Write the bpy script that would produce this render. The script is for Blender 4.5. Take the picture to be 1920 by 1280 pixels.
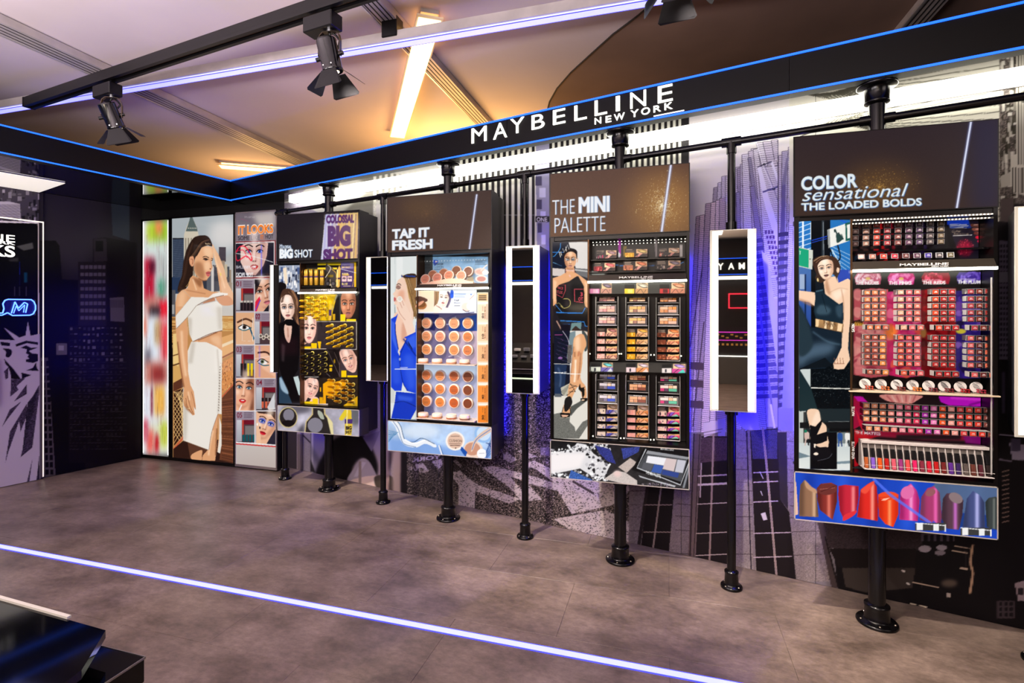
import bpy, bmesh, math, random
import numpy as np
from mathutils import Vector, Matrix
for _o in list(bpy.data.objects):
    bpy.data.objects.remove(_o)
S = bpy.context.scene
COL = S.collection
PI = math.pi
rnd = random.Random(7)
rng = np.random.default_rng(11)

# ------------------------------------------------------------------ camera, world, lights, exposure
EYE, FOC, HOR = 1.35, 970.0, 592.0            # eye height, focal length in pixels of a 1920 wide frame, horizon row
cam = bpy.data.cameras.new('camera')
camo = bpy.data.objects.new('camera', cam)
COL.objects.link(camo)
cam.sensor_width = 36.0
cam.lens = 36.0 * FOC / 1920.0
cam.shift_y = -(640.0 - HOR) / 1920.0
cam.clip_start = 0.05
YAW = math.atan2(.2864, .958)
camo.location = (0, 0, EYE)
camo.rotation_euler = (PI / 2, 0, YAW)
S.camera = camo
S.view_settings.view_transform = 'Standard'
S.view_settings.look = 'None'
S.view_settings.exposure = 0.0
S.view_settings.gamma = 1.0
S.view_settings.use_curve_mapping = False
S.cycles.max_bounces = 7
S.cycles.diffuse_bounces = 3
S.cycles.glossy_bounces = 4
S.cycles.sample_clamp_indirect = 2.5
S.cycles.caustics_reflective = False
S.cycles.caustics_refractive = False

W = bpy.data.worlds.new('hall_air')
S.world = W
W.use_nodes = True
W.node_tree.nodes['Background'].inputs[0].default_value = (0.62, 0.55, 0.62, 1)
W.node_tree.nodes['Background'].inputs[1].default_value = 0.16


def area(name, loc, aim, sx, sy, power, color):
    L = bpy.data.lights.new(name, 'AREA')
    L.shape = 'RECTANGLE'; L.size = sx; L.size_y = sy
    L.energy = power; L.color = color
    o = bpy.data.objects.new(name, L)
    COL.objects.link(o)
    o.location = loc
    o.rotation_euler = (Vector(aim) - Vector(loc)).to_track_quat('-Z', 'Y').to_euler()
    return o


def spot(name, loc, aim, power, color, deg=60, blend=.5, radius=.03):
    L = bpy.data.lights.new(name, 'SPOT')
    L.energy = power; L.color = color; L.spot_size = math.radians(deg); L.spot_blend = blend
    L.shadow_soft_size = radius
    o = bpy.data.objects.new(name, L)
    COL.objects.link(o)
    o.location = loc
    o.rotation_euler = (Vector(aim) - Vector(loc)).to_track_quat('-Z', 'Y').to_euler()
    return o


area('fill_light_behind', (-1.2, -2.2, 2.75), (-1.2, -1.6, 0), 4.0, 1.6, 112, (1.0, .88, .80))  # unseen fill added behind the camera to light floor and displays
area('fill_light_side', (2.9, 0.4, 2.6), (-.5, 2.6, 1.0), 1.5, 1.0, 16, (1.0, .86, .80))  # unseen fill added at the side to brighten the displays
area('ceiling_fill_near', (-.9, .1, 1.8), (-.9, .22, 4.0), 1.6, .5, 125, (1.0, .90, .94))  # unseen upward fill, added to brighten the ceiling
area('ceiling_fill_left', (-2.9, .15, 1.85), (-2.9, .3, 4.0), 1.5, .5, 130, (1.0, .90, .94))  # second added upward fill, for the left part of the ceiling
area('warm_hall_lamp', (-1.75, 4.35, 2.25), (-1.7, 4.2, 4.0), 1.0, .5, 34, (1.0, .52, .15))
area('warm_hall_lamp', (-4.3, 4.7, 2.3), (-4.3, 4.5, 4.0), .6, .4, 13, (1.0, .56, .20))
area('ceiling_fill_far', (-1.0, -4.3, 1.5), (-1.0, -4.2, 3.9), 1.6, .5, 190, (1.0, .80, .55))  # added unseen lamp so the far ceiling shows brown in the mirrors


# ------------------------------------------------------------------ small maths: where a sight line meets a plane of the room
def ray(u, v):
    a = (u - 960.0) / FOC
    b = -(v - HOR) / FOC
    return Vector((.958 * a - .2864, .2864 * a + .958, b))


def onz(u, v, z):
    r = ray(u, v); t = (z - EYE) / r.z
    return Vector((r.x * t, r.y * t, z))


def ony(u, v, Y):
    r = ray(u, v); t = Y / r.y
    return Vector((r.x * t, Y, EYE + r.z * t))


def online(u, v, c, m):                       # plane y = c - m x
    r = ray(u, v); t = c / (r.y + m * r.x)
    return Vector((r.x * t, r.y * t, EYE + r.z * t))


def toart(P):                                 # n x 3 points -> sheet coordinates the artwork is drawn in
    x, y, z = P[:, 0], P[:, 1], P[:, 2]
    f = -.2864 * x + .958 * y
    r = .958 * x + .2864 * y
    return 960.0 + FOC * r / f, HOR - FOC * (z - EYE) / f


# ------------------------------------------------------------------ materials
def lin(c):
    return tuple(((v / 255.0) / 12.92 if v / 255.0 <= .04045 else ((v / 255.0 + .055) / 1.055) ** 2.4) for v in c[:3])


_M = {}


def mat(name, rgb=(128, 128, 128), rough=.5, metal=0.0, spec=.5, emit=None, es=0.0, noise=0.0, scale=20, bump=0.0,
        coat=0.0, nosample=False, alpha=1.0, stretch=None, rnoise=0.0):
    if name in _M:
        return _M[name]
    m = bpy.data.materials.new(name); m.use_nodes = True
    nt = m.node_tree; b = nt.nodes['Principled BSDF']
    c = lin(rgb)
    b.inputs['Base Color'].default_value = (*c, 1)
    b.inputs['Roughness'].default_value = rough
    b.inputs['Metallic'].default_value = metal
    b.inputs['Specular IOR Level'].default_value = spec
    b.inputs['Coat Weight'].default_value = coat
    b.inputs['Coat Roughness'].default_value = .05
    b.inputs['Alpha'].default_value = alpha
    if emit is not None:
        b.inputs['Emission Color'].default_value = (*lin(emit), 1)
        b.inputs['Emission Strength'].default_value = es
    if noise or bump or rnoise:
        tc = nt.nodes.new('ShaderNodeTexCoord'); mp = nt.nodes.new('ShaderNodeMapping')
        nz = nt.nodes.new('ShaderNodeTexNoise')
        nz.inputs['Scale'].default_value = scale; nz.inputs['Detail'].default_value = 6
        if stretch: mp.inputs['Scale'].default_value = stretch
        nt.links.new(tc.outputs['Object'], mp.inputs[0]); nt.links.new(mp.outputs[0], nz.inputs['Vector'])
        if noise:
            rp = nt.nodes.new('ShaderNodeValToRGB')
            rp.color_ramp.elements[0].position = .3; rp.color_ramp.elements[1].position = .7
            rp.color_ramp.elements[0].color = (*[max(0, v * (1 - noise)) for v in c], 1)
            rp.color_ramp.elements[1].color = (*[min(1, v * (1 + noise)) for v in c], 1)
            nt.links.new(nz.outputs['Fac'], rp.inputs[0]); nt.links.new(rp.outputs[0], b.inputs['Base Color'])
        if rnoise:
            mr = nt.nodes.new('ShaderNodeMapRange')
            mr.inputs['To Min'].default_value = max(0, rough - rnoise); mr.inputs['To Max'].default_value = rough + rnoise
            nt.links.new(nz.outputs['Fac'], mr.inputs['Value']); nt.links.new(mr.outputs[0], b.inputs['Roughness'])
        if bump:
            bp = nt.nodes.new('ShaderNodeBump'); bp.inputs['Strength'].default_value = bump
            bp.inputs['Distance'].default_value = .002
            nt.links.new(nz.outputs['Fac'], bp.inputs['Height']); nt.links.new(bp.outputs[0], b.inputs['Normal'])
    if nosample:
        m.cycles.emission_sampling = 'NONE'
    _M[name] = m
    return m


def printmat(name, emis=0.0, rough=.35, spec=.5, base=1.0, coat=0.0):
    """ink on a sheet: colour comes from the sheet's own colour attribute; emis > 0 for a sheet lit from behind"""
    m = bpy.data.materials.new(name); m.use_nodes = True
    nt = m.node_tree; b = nt.nodes['Principled BSDF']
    at = nt.nodes.new('ShaderNodeAttribute'); at.attribute_name = 'ink'
    mx = nt.nodes.new('ShaderNodeMixRGB'); mx.blend_type = 'MULTIPLY'; mx.inputs[0].default_value = 1
    mx.inputs[2].default_value = (base, base, base, 1)
    nt.links.new(at.outputs['Color'], mx.inputs[1]); nt.links.new(mx.outputs[0], b.inputs['Base Color'])
    b.inputs['Roughness'].default_value = rough
    b.inputs['Specular IOR Level'].default_value = spec
    b.inputs['Coat Weight'].default_value = coat
    b.inputs['Coat Roughness'].default_value = .02
    if emis:
        nt.links.new(at.outputs['Color'], b.inputs['Emission Color'])
        b.inputs['Emission Strength'].default_value = emis
        m.cycles.emission_sampling = 'NONE'
    return m


PR_LIT = printmat('backlit_print', .93, .08, .2, .10)
PR_TRAY = printmat('tray_print', .62, .3, .4, .45)
PR_SCREEN = printmat('led_screen_image', .95, .3, .12, .04)
PR_WALL = printmat('wall_mural_print', 0, .5, .15, 1.0)
PR_DARK = printmat('glossy_mural_print', 0, .22, .07, 1.0)

black = mat('black_satin_metal', (8, 7, 8), .34, 0, .3, noise=.3, scale=8)
pipe = mat('black_enamel_pipe', (7, 6, 7), .22, .0, .4, bump=.05, scale=60)
gloss = mat('black_gloss_acrylic', (4, 4, 6), .06, 0, .28)
fascia_m = mat('fascia_black', (5, 4, 5), .4, 0, .22, noise=.3, scale=3)
housing = mat('display_housing', (13, 10, 10), .28, .1, .35, noise=.2, scale=6)
rim_m = mat('bronze_edge', (92, 66, 44), .3, .7, .5)
steel = mat('brushed_steel', (168, 164, 160), .3, .9, .5, noise=.1, scale=30)
alu = mat('aluminium_rail', (176, 168, 166), .45, .25, .5, noise=.12, scale=9)
alud = mat('aluminium_rail_groove', (38, 34, 36), .6, .2, .4)
chrome = mat('chrome', (215, 215, 218), .32, 1, .5)
wht = mat('white_lamp_diffuser', (245, 245, 240), .5, emit=(255, 253, 246), es=1.7)
whtbar = mat('white_led_bar', (245, 245, 240), .5, emit=(255, 252, 240), es=9.0)
strip_w = mat('cove_light_diffuser', (245, 245, 240), .5, emit=(255, 252, 236), es=11)
blue_tube = mat('blue_led_line', (20, 60, 200), .5, emit=(24, 96, 255), es=2.3)
blue_back = mat('blue_led_tape', (10, 20, 200), .5, emit=(28, 22, 255), es=230.0)
blue_soft = mat('blue_led_tape_soft', (10, 20, 200), .5, emit=(28, 22, 255), es=55.0)
lav = mat('lavender_led_diffuser', (200, 205, 255), .5, emit=(186, 190, 255), es=1.02)
lavedge = mat('blue_led_edge', (40, 50, 220), .5, emit=(60, 50, 255), es=1.4)
warm = mat('warm_luminaire', (255, 220, 160), .5, emit=(255, 226, 165), es=2.6)
warmside = mat('added_glow_warm', (255, 180, 80), .5, emit=(255, 190, 110), es=5)
acryl = mat('clear_acrylic_edge', (205, 205, 200), .4, .2, .5)
mirror_m = mat('mirror_glass', (225, 225, 222), .015, 1, .5)
soffit_m = mat('soffit_gloss', (118, 116, 118), .035, 1, .5)
bolt_m = mat('bolt_steel', (200, 190, 170), .25, 1, .5)


# ------------------------------------------------------------------ geometry collector
class MB:
    def __init__(s):
        s.v, s.f, s.m, s.sm = [], [], [], []

    def add(s, vs, fs, mi=0, smooth=False):
        n = len(s.v)
        s.v += [tuple(v) for v in vs]
        s.f += [tuple(i + n for i in f) for f in fs]
        s.m += [mi] * len(fs); s.sm += [smooth] * len(fs)
        return s

    def box(s, x0, x1, y0, y1, z0, z1, mi=0, bev=0.0):
        if x0 > x1: x0, x1 = x1, x0
        if y0 > y1: y0, y1 = y1, y0
        if z0 > z1: z0, z1 = z1, z0
        if bev <= 0:
            vs = [(x, y, z) for x in (x0, x1) for y in (y0, y1) for z in (z0, z1)]
            fs = [(0, 1, 3, 2), (4, 6, 7, 5), (0, 4, 5, 1), (2, 3, 7, 6), (0, 2, 6, 4), (1, 5, 7, 3)]
            return s.add(vs, fs, mi)
        b = min(bev, (x1 - x0) * .45, (y1 - y0) * .45, (z1 - z0) * .45)
        X, Y, Z = (x0, x1), (y0, y1), (z0, z1)
        vs, idx = [], {}
        for i in (0, 1):
            for j in (0, 1):
                for k in (0, 1):
                    sx, sy, sz = (1, -1)[i] * b, (1, -1)[j] * b, (1, -1)[k] * b
                    for ax in range(3):
                        p = [X[i] + sx, Y[j] + sy, Z[k] + sz]
                        p[ax] = (X[i], Y[j], Z[k])[ax]
                        idx[i, j, k, ax] = len(vs); vs.append(tuple(p))
        fs = []
        for ax in range(3):
            a1, a2 = [a for a in range(3) if a != ax]
            for e in (0, 1):
                q = []
                for (p1, p2) in ((0, 0), (1, 0), (1, 1), (0, 1)):
                    t = [0, 0, 0]; t[ax] = e; t[a1] = p1; t[a2] = p2
                    q.append(idx[(*t, ax)])
                fs.append(tuple(q))
        for ax in range(3):
            a1, a2 = [a for a in range(3) if a != ax]
            for p1 in (0, 1):
                for p2 in (0, 1):
                    t0 = [0, 0, 0]; t0[ax] = 0; t0[a1] = p1; t0[a2] = p2
                    t1 = list(t0); t1[ax] = 1
                    fs.append((idx[(*t0, a1)], idx[(*t0, a2)], idx[(*t1, a2)], idx[(*t1, a1)]))
        for i in (0, 1):
            for j in (0, 1):
                for k in (0, 1):
                    fs.append((idx[i, j, k, 0], idx[i, j, k, 1], idx[i, j, k, 2]))
        return s.add(vs, fs, mi)

    def tube(s, p, q, r, n=16, mi=0, r2=None, cap=True, smooth=True):
        p, q = Vector(p), Vector(q); d = (q - p).normalized()
        a = d.orthogonal().normalized(); c = d.cross(a)
        r2 = r if r2 is None else r2
        vs = []
        for P, R in ((p, r), (q, r2)):
            vs += [P + (a * math.cos(2 * PI * i / n) + c * math.sin(2 * PI * i / n)) * R for i in range(n)]
        s.add(vs, [(i, (i + 1) % n, n + (i + 1) % n, n + i) for i in range(n)], mi, smooth)
        if cap:
            s.add(vs[:n], [tuple(range(n))[::-1]], mi); s.add(vs[n:], [tuple(range(n))], mi)
        return s

    def lathe(s, prof, c=(0, 0, 0), n=24, mi=0, axis='z', smooth=True, sx=1.0):
        vs = []
        for (r, h) in prof:
            for i in range(n):
                t = 2 * PI * i / n
                x, y = r * math.cos(t) * sx, r * math.sin(t)
                vs.append({'z': (c[0] + x, c[1] + y, c[2] + h), 'y': (c[0] + x, c[1] + h, c[2] + y),
                           'x': (c[0] + h, c[1] + x, c[2] + y)}[axis])
        fs = [(k * n + i, k * n + (i + 1) % n, (k + 1) * n + (i + 1) % n, (k + 1) * n + i) for k in range(len(prof) - 1) for i in range(n)]
        s.add(vs, fs, mi, smooth)
        s.add(vs[:n], [tuple(range(n))[::-1]], mi); s.add(vs[-n:], [tuple(range(n))], mi)
        return s

    def prism(s, pts, y0, y1, mi=0):                      # outline in x,z; depth along y
        n = len(pts)
        vs = [(x, y0, z) for x, z in pts] + [(x, y1, z) for x, z in pts]
        fs = [tuple(range(n)), tuple(range(2 * n - 1, n - 1, -1))] + [(i, n + i, n + (i + 1) % n, (i + 1) % n) for i in range(n)]
        return s.add(vs, fs, mi)

    def path(s, pts, r, n=8, mi=0):
        for a, b in zip(pts[:-1], pts[1:]):
            s.tube(a, b, r, n, mi, cap=True)
        return s

    def hexa(s, p8, mi=0):                                # 4 bottom corners then 4 top corners
        return s.add(p8, [(3, 2, 1, 0), (4, 5, 6, 7), (0, 1, 5, 4), (1, 2, 6, 5), (2, 3, 7, 6), (3, 0, 4, 7)], mi)

    def mesh(s, name, mats):
        me = bpy.data.meshes.new(name)
        me.from_pydata(s.v, [], s.f)
        for m in (mats if isinstance(mats, (list, tuple)) else [mats]):
            me.materials.append(m)
        me.polygons.foreach_set('material_index', s.m)
        me.polygons.foreach_set('use_smooth', s.sm)
        bm = bmesh.new(); bm.from_mesh(me); bmesh.ops.recalc_face_normals(bm, faces=bm.faces); bm.to_mesh(me); bm.free()
        return me


def put(name, me, parent=None, loc=(0, 0, 0), rot=(0, 0, 0), scale=None):
    o = bpy.data.objects.new(name, me)
    COL.objects.link(o)
    o.parent = parent
    o.location = loc; o.rotation_euler = rot
    if scale: o.scale = scale
    return o


def ob(name, mb, mats, parent=None, **k):
    return put(name, mb.mesh(name, mats), parent, **k)


def tag(o, label, cat, group=None):
    o['label'] = label; o['category'] = cat
    if group: o['group'] = group
    return o


def thing(name, label, cat, loc=(0, 0, 0), rz=0.0, group=None):
    o = put(name, None, None, loc, (0, 0, rz))
    return tag(o, label, cat, group)


def struct(o):
    o['kind'] = 'structure'
    return o


def clone(o, parent=None, name=None):
    c = o.copy(); COL.objects.link(c); c.parent = parent
    if name: c.name = name
    for ch in list(o.children):
        clone(ch, c)
    return c


# ------------------------------------------------------------------ lettering outlines from Blender's own font
_G = {}


def glyphs(text, bold=0.0, shear=0.0):
    """triangulated outline of a line of text: verts n x 2 scaled so capitals are 1 high, tris m x 3, width"""
    k = (text, bold, shear)
    if k in _G: return _G[k]
    cu = bpy.data.curves.new('line', 'FONT'); cu.body = text; cu.offset = bold; cu.shear = shear; cu.resolution_u = 4
    o = bpy.data.objects.new('line', cu); COL.objects.link(o)
    me = bpy.data.meshes.new_from_object(o, depsgraph=bpy.context.evaluated_depsgraph_get())
    me.calc_loop_triangles()
    v = np.array([x.co[:2] for x in me.vertices], float).reshape(-1, 2)
    t = np.array([x.vertices[:] for x in me.loop_triangles], int).reshape(-1, 3)
    bpy.data.objects.remove(o); bpy.data.curves.remove(cu); bpy.data.meshes.remove(me)
    if len(v):
        v[:, 0] -= v[:, 0].min()
    _G[k] = (v / .73, t)
    return _G[k]


def solid_text(name, text, x0, x1, z0, z1, y, depth, mats, parent, bold=.02, shear=0.0):
    """one raised piece of lettering fitted to a rectangle of a vertical face, pointing to -y"""
    cu = bpy.data.curves.new('line', 'FONT'); cu.body = text; cu.offset = bold; cu.shear = shear; cu.extrude = depth / 2; cu.resolution_u = 6
    o = bpy.data.objects.new('line', cu); COL.objects.link(o)
    me = bpy.data.meshes.new_from_object(o, depsgraph=bpy.context.evaluated_depsgraph_get())
    bpy.data.objects.remove(o); bpy.data.curves.remove(cu)
    v = np.array([x.co[:] for x in me.vertices], float)
    a, b = v.min(0), v.max(0)
    w = v.copy()
    w[:, 0] = x0 + (v[:, 0] - a[0]) / (b[0] - a[0]) * (x1 - x0)
    w[:, 2] = z0 + (v[:, 1] - a[1]) / (b[1] - a[1]) * (z1 - z0)
    w[:, 1] = y - depth / 2 - v[:, 2]
    me.vertices.foreach_set('co', w.ravel())
    me.name = name
    me.materials.clear(); me.materials.append(mats)
    return put(name, me, parent)
# ------------------------------------------------------------------ drawing engine for printed artwork (numpy only)
def _blur(m, s):
    if s <= .2: return m
    r = int(max(1, round(s * 2.5))); k = np.exp(-.5 * (np.arange(-r, r + 1) / s) ** 2); k /= k.sum()
    p = np.pad(m, ((r, r), (r, r)), mode='edge')
    t = sum(k[i] * p[i:i + m.shape[0], :] for i in range(2 * r + 1))
    return sum(k[i] * t[:, i:i + m.shape[1]] for i in range(2 * r + 1))


def _spline(pts, n=6):
    P = [np.array(p, float) for p in pts]; N = len(P); out = []
    for i in range(N):
        a, b, c, d = P[i - 1], P[i], P[(i + 1) % N], P[(i + 2) % N]
        for j in range(n):
            t = j / n
            out.append(.5 * ((2 * b) + (c - a) * t + (2 * a - 5 * b + 4 * c - d) * t * t + (3 * b - a - 3 * c + d) * t ** 3))
    return out


class Art:
    def __init__(s, u0, v0, u1, v1, base=(0, 0, 0), q=2):
        s.u0, s.v0, s.q = u0, v0, q
        s.h, s.w = int((v1 - v0) * q), int((u1 - u0) * q)
        s.a = np.empty((s.h, s.w, 3)); s.a[:] = np.array(base) / 255.0
        s.fr = (0, 0, 1.0); s.clip = None

    def F(s, ox=0, oy=0, k=1.0):
        s.fr = (ox, oy, k); return s

    def P(s, pts):
        ox, oy, k = s.fr
        p = np.array(pts, float)
        return np.stack([(ox + p[:, 0] / k - s.u0) * s.q, (oy + p[:, 1] / k - s.v0) * s.q], 1)

    def mask(s, p, blur=0):
        pad = int(blur * 3) + 2
        x0 = max(0, int(p[:, 0].min()) - pad); x1 = min(s.w, int(p[:, 0].max()) + pad + 1)
        y0 = max(0, int(p[:, 1].min()) - pad); y1 = min(s.h, int(p[:, 1].max()) + pad + 1)
        if x1 <= x0 or y1 <= y0: return None
        m = np.zeros((y1 - y0, x1 - x0), bool)
        X = np.arange(x0, x1) + .5
        n = len(p)
        for i in range(n):
            ax, ay = p[i]; bx, by = p[(i + 1) % n]
            if ay == by: continue
            if ay > by: ax, ay, bx, by = bx, by, ax, ay
            r0 = max(y0, int(math.ceil(ay - .5))); r1 = min(y1, int(math.ceil(by - .5)))
            if r1 <= r0: continue
            yy = np.arange(r0, r1) + .5
            xc = ax + (yy - ay) * (bx - ax) / (by - ay)
            m[r0 - y0:r1 - y0] ^= X[None, :] > xc[:, None]
        m = m.astype(float)
        if blur: m = _blur(m, blur)
        return x0, y0, x1, y1, m

    def paint(s, mk, col, alpha=1.0, tex=None, col2=None, ang='v'):
        if mk is None: return s
        x0, y0, x1, y1, m = mk
        if s.clip is not None: m = m * s.clip[y0:y1, x0:x1]
        c = np.array(col, float) / 255.0
        if col2 is not None:
            d = np.array(col2, float) / 255.0
            t = np.linspace(0, 1, y1 - y0)[:, None, None] if ang == 'v' else np.linspace(0, 1, x1 - x0)[None, :, None]
            c = c * (1 - t) + d * t + np.zeros((y1 - y0, x1 - x0, 3))
        if tex is not None:
            c = np.clip(c * np.ones((y1 - y0, x1 - x0, 1)) * tex[y0:y1, x0:x1, None], 0, 1)
        A = (m * alpha)[..., None]
        s.a[y0:y1, x0:x1] = s.a[y0:y1, x0:x1] * (1 - A) + c * A
        return s

    def poly(s, pts, col, sm=False, blur=0, alpha=1.0, tex=None, col2=None, ang='v'):
        p = s.P(pts)
        if sm: p = np.array(_spline(p))
        return s.paint(s.mask(p, blur * s.q / s.fr[2]), col, alpha, tex, col2, ang)

    def rect(s, x0, y0, x1, y1, col, **k):
        return s.poly([(x0, y0), (x1, y0), (x1, y1), (x0, y1)], col, **k)

    def ell(s, cx, cy, rx, ry, col, rot=0.0, n=28, **k):
        c, d = math.cos(rot), math.sin(rot)
        return s.poly([(cx + rx * math.cos(t) * c - ry * math.sin(t) * d, cy + rx * math.cos(t) * d + ry * math.sin(t) * c)
                       for t in [2 * PI * i / n for i in range(n)]], col, **k)

    def line(s, pts, w, col, sm=False, **k):
        P = [np.array(p, float) for p in pts]
        if sm and len(P) > 2:
            Q = []
            for i in range(len(P) - 1):
                a = P[max(0, i - 1)]; b = P[i]; c = P[i + 1]; d = P[min(len(P) - 1, i + 2)]
                for j in range(5):
                    t = j / 5
                    Q.append(.5 * ((2 * b) + (c - a) * t + (2 * a - 5 * b + 4 * c - d) * t * t + (3 * b - a - 3 * c + d) * t ** 3))
            P = Q + [P[-1]]
        L, R = [], []
        for i, p in enumerate(P):
            d = P[min(i + 1, len(P) - 1)] - P[max(i - 1, 0)]
            l = math.hypot(*d) or 1
            nrm = np.array((-d[1], d[0])) / l * w / 2
            L.append(p + nrm); R.append(p - nrm)
        return s.poly(L + R[::-1], col, **k)

    def text(s, t, x, y, hgt, col, slope=0.0, wid=None, bold=.0, shear=0.0, vert=0, alpha=1.0, flip=False, blur=0):
        """baseline starts at x, y; hgt = capital height; wid = full width; slope = fall per unit to the right"""
        v, tr = glyphs(t, bold, shear)
        if not len(v): return s
        w0 = v[:, 0].max()
        kx = (wid / w0) if wid else hgt
        X = v[:, 0] * kx; Y = v[:, 1] * hgt
        if flip: X = w0 * kx - X
        if vert: pts = np.stack([x + Y * -1.0, y - X], 1) if vert == 1 else np.stack([x + Y, y + X], 1)
        else: pts = np.stack([x + X, y - Y + slope * X], 1)
        p = s.P(pts)
        x0 = max(0, int(p[:, 0].min()) - 3); x1 = min(s.w, int(p[:, 0].max()) + 4)
        y0 = max(0, int(p[:, 1].min()) - 3); y1 = min(s.h, int(p[:, 1].max()) + 4)
        if x1 <= x0 or y1 <= y0: return s
        K = 3
        m = np.zeros(((y1 - y0) * K, (x1 - x0) * K))
        for q in tr:
            a = (p[q] - (x0, y0)) * K
            bx0, bx1 = max(0, int(a[:, 0].min())), min(m.shape[1], int(a[:, 0].max()) + 2)
            by0, by1 = max(0, int(a[:, 1].min())), min(m.shape[0], int(a[:, 1].max()) + 2)
            if bx1 <= bx0 or by1 <= by0: continue
            gx, gy = np.meshgrid(np.arange(bx0, bx1) + .5, np.arange(by0, by1) + .5)
            e = [(a[(i + 1) % 3, 0] - a[i, 0]) * (gy - a[i, 1]) - (a[(i + 1) % 3, 1] - a[i, 1]) * (gx - a[i, 0]) for i in range(3)]
            ins = ((e[0] >= 0) & (e[1] >= 0) & (e[2] >= 0)) | ((e[0] <= 0) & (e[1] <= 0) & (e[2] <= 0))
            m[by0:by1, bx0:bx1][ins] = 1
        m = m.reshape(y1 - y0, K, x1 - x0, K).mean((1, 3))
        if blur: m = _blur(m, blur)
        return s.paint((x0, y0, x1, y1, m), col, alpha)

    def speck(s, cell=2, amt=.5, sx=1.0, seed=1):
        """blotchy multiplicative texture"""
        g = np.random.default_rng(seed)
        h, w = int(s.h / cell) + 2, int(s.w / (cell * sx)) + 2
        n = g.random((h, w))
        yi = (np.arange(s.h) / cell).astype(int); xi = (np.arange(s.w) / (cell * sx)).astype(int)
        return 1 + (n[yi][:, xi] - .5) * 2 * amt

    def cloud(s, size, seed=1, amt=.3):
        g = np.random.default_rng(seed); out = np.zeros((s.h, s.w)); a = 1.0; tot = 0
        for o in range(4):
            c = max(1.5, size * s.q / 2 ** o)
            n = g.random((int(s.h / c) + 3, int(s.w / c) + 3))
            y = np.arange(s.h) / c; x = np.arange(s.w) / c
            yi, xi = y.astype(int), x.astype(int); fy = (y - yi)[:, None]; fx = (x - xi)[None, :]
            fy = fy * fy * (3 - 2 * fy); fx = fx * fx * (3 - 2 * fx)
            out += a * ((n[yi][:, xi] * (1 - fx) + n[yi][:, xi + 1] * fx) * (1 - fy) + (n[yi + 1][:, xi] * (1 - fx) + n[yi + 1][:, xi + 1] * fx) * fy)
            tot += a; a *= .55
        return 1 + (out / tot - .5) * 2 * amt

    def done(s):
        q = s.a
        t = np.pad(q, ((1, 1), (1, 1), (0, 0)), mode='edge')
        s.b = (t[:-2, 1:-1] + t[2:, 1:-1] + t[1:-1, :-2] + t[1:-1, 2:] + 4 * q) / 8
        return s

    def sample(s, u, v):
        x = np.clip((u - s.u0) * s.q - .5, 0, s.w - 1.001); y = np.clip((v - s.v0) * s.q - .5, 0, s.h - 1.001)
        xi, yi = x.astype(int), y.astype(int); fx = (x - xi)[:, None]; fy = (y - yi)[:, None]
        xj, yj = np.minimum(xi + 1, s.w - 1), np.minimum(yi + 1, s.h - 1)
        c = (s.b[yi, xi] * (1 - fx) + s.b[yi, xj] * fx) * (1 - fy) + (s.b[yj, xi] * (1 - fx) + s.b[yj, xj] * fx) * fy
        c = np.clip(c, 0, 1)
        return np.where(c <= .04045, c / 12.92, ((c + .055) / 1.055) ** 2.4)


def sheet(name, art, m, parent, O, X, Z, w, h, step, thick=0.0, world=None):
    """a flat printed sheet: origin O (lower left), unit axes X and Z, size w x h, one ink sample every step metres.
    All given in the parent's space; world = matrix of that space"""
    O, X, Z = np.array(O, float), np.array(X, float), np.array(Z, float)
    nx, nz = max(1, int(round(w / step))), max(1, int(round(h / step)))
    a, b = np.meshgrid(np.linspace(0, w, nx + 1), np.linspace(0, h, nz + 1))
    P = O + a.reshape(-1, 1) * X + b.reshape(-1, 1) * Z
    Mw = np.array(world if world is not None else (parent.matrix_basis if parent is not None else Matrix.Identity(4)))
    Pw = P @ Mw[:3, :3].T + Mw[:3, 3]
    c = art.sample(*toart(Pw))
    i = np.arange(nx * nz); r = i // nx; k = i % nx
    q = np.stack([r * (nx + 1) + k, r * (nx + 1) + k + 1, (r + 1) * (nx + 1) + k + 1, (r + 1) * (nx + 1) + k], 1)
    nv = len(P)
    if thick > 0:                                          # closed sheet: back plate and four edges
        N = np.cross(X, Z) * -thick
        cr = [0, nx, nv - 1, nv - 1 - nx]
        back = P[cr] + N
        P = np.vstack([P, back]); c = np.vstack([c, c[cr]])
        q = np.vstack([q, [[nv + 3, nv + 2, nv + 1, nv]], [[cr[j], nv + j, nv + (j + 1) % 4, cr[(j + 1) % 4]] for j in range(4)]])
    me = bpy.data.meshes.new(name)
    me.vertices.add(len(P)); me.vertices.foreach_set('co', P.ravel())
    me.loops.add(q.size); me.loops.foreach_set('vertex_index', q.ravel().astype(np.int32))
    me.polygons.add(len(q)); me.polygons.foreach_set('loop_start', np.arange(0, q.size, 4, dtype=np.int32))
    me.update(calc_edges=True)
    at = me.color_attributes.new('ink', 'FLOAT_COLOR', 'POINT')
    at.data.foreach_set('color', np.hstack([c, np.ones((len(c), 1))]).astype(np.float32).ravel())
    me.materials.append(m)
    return put(name, me, parent)


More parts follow.
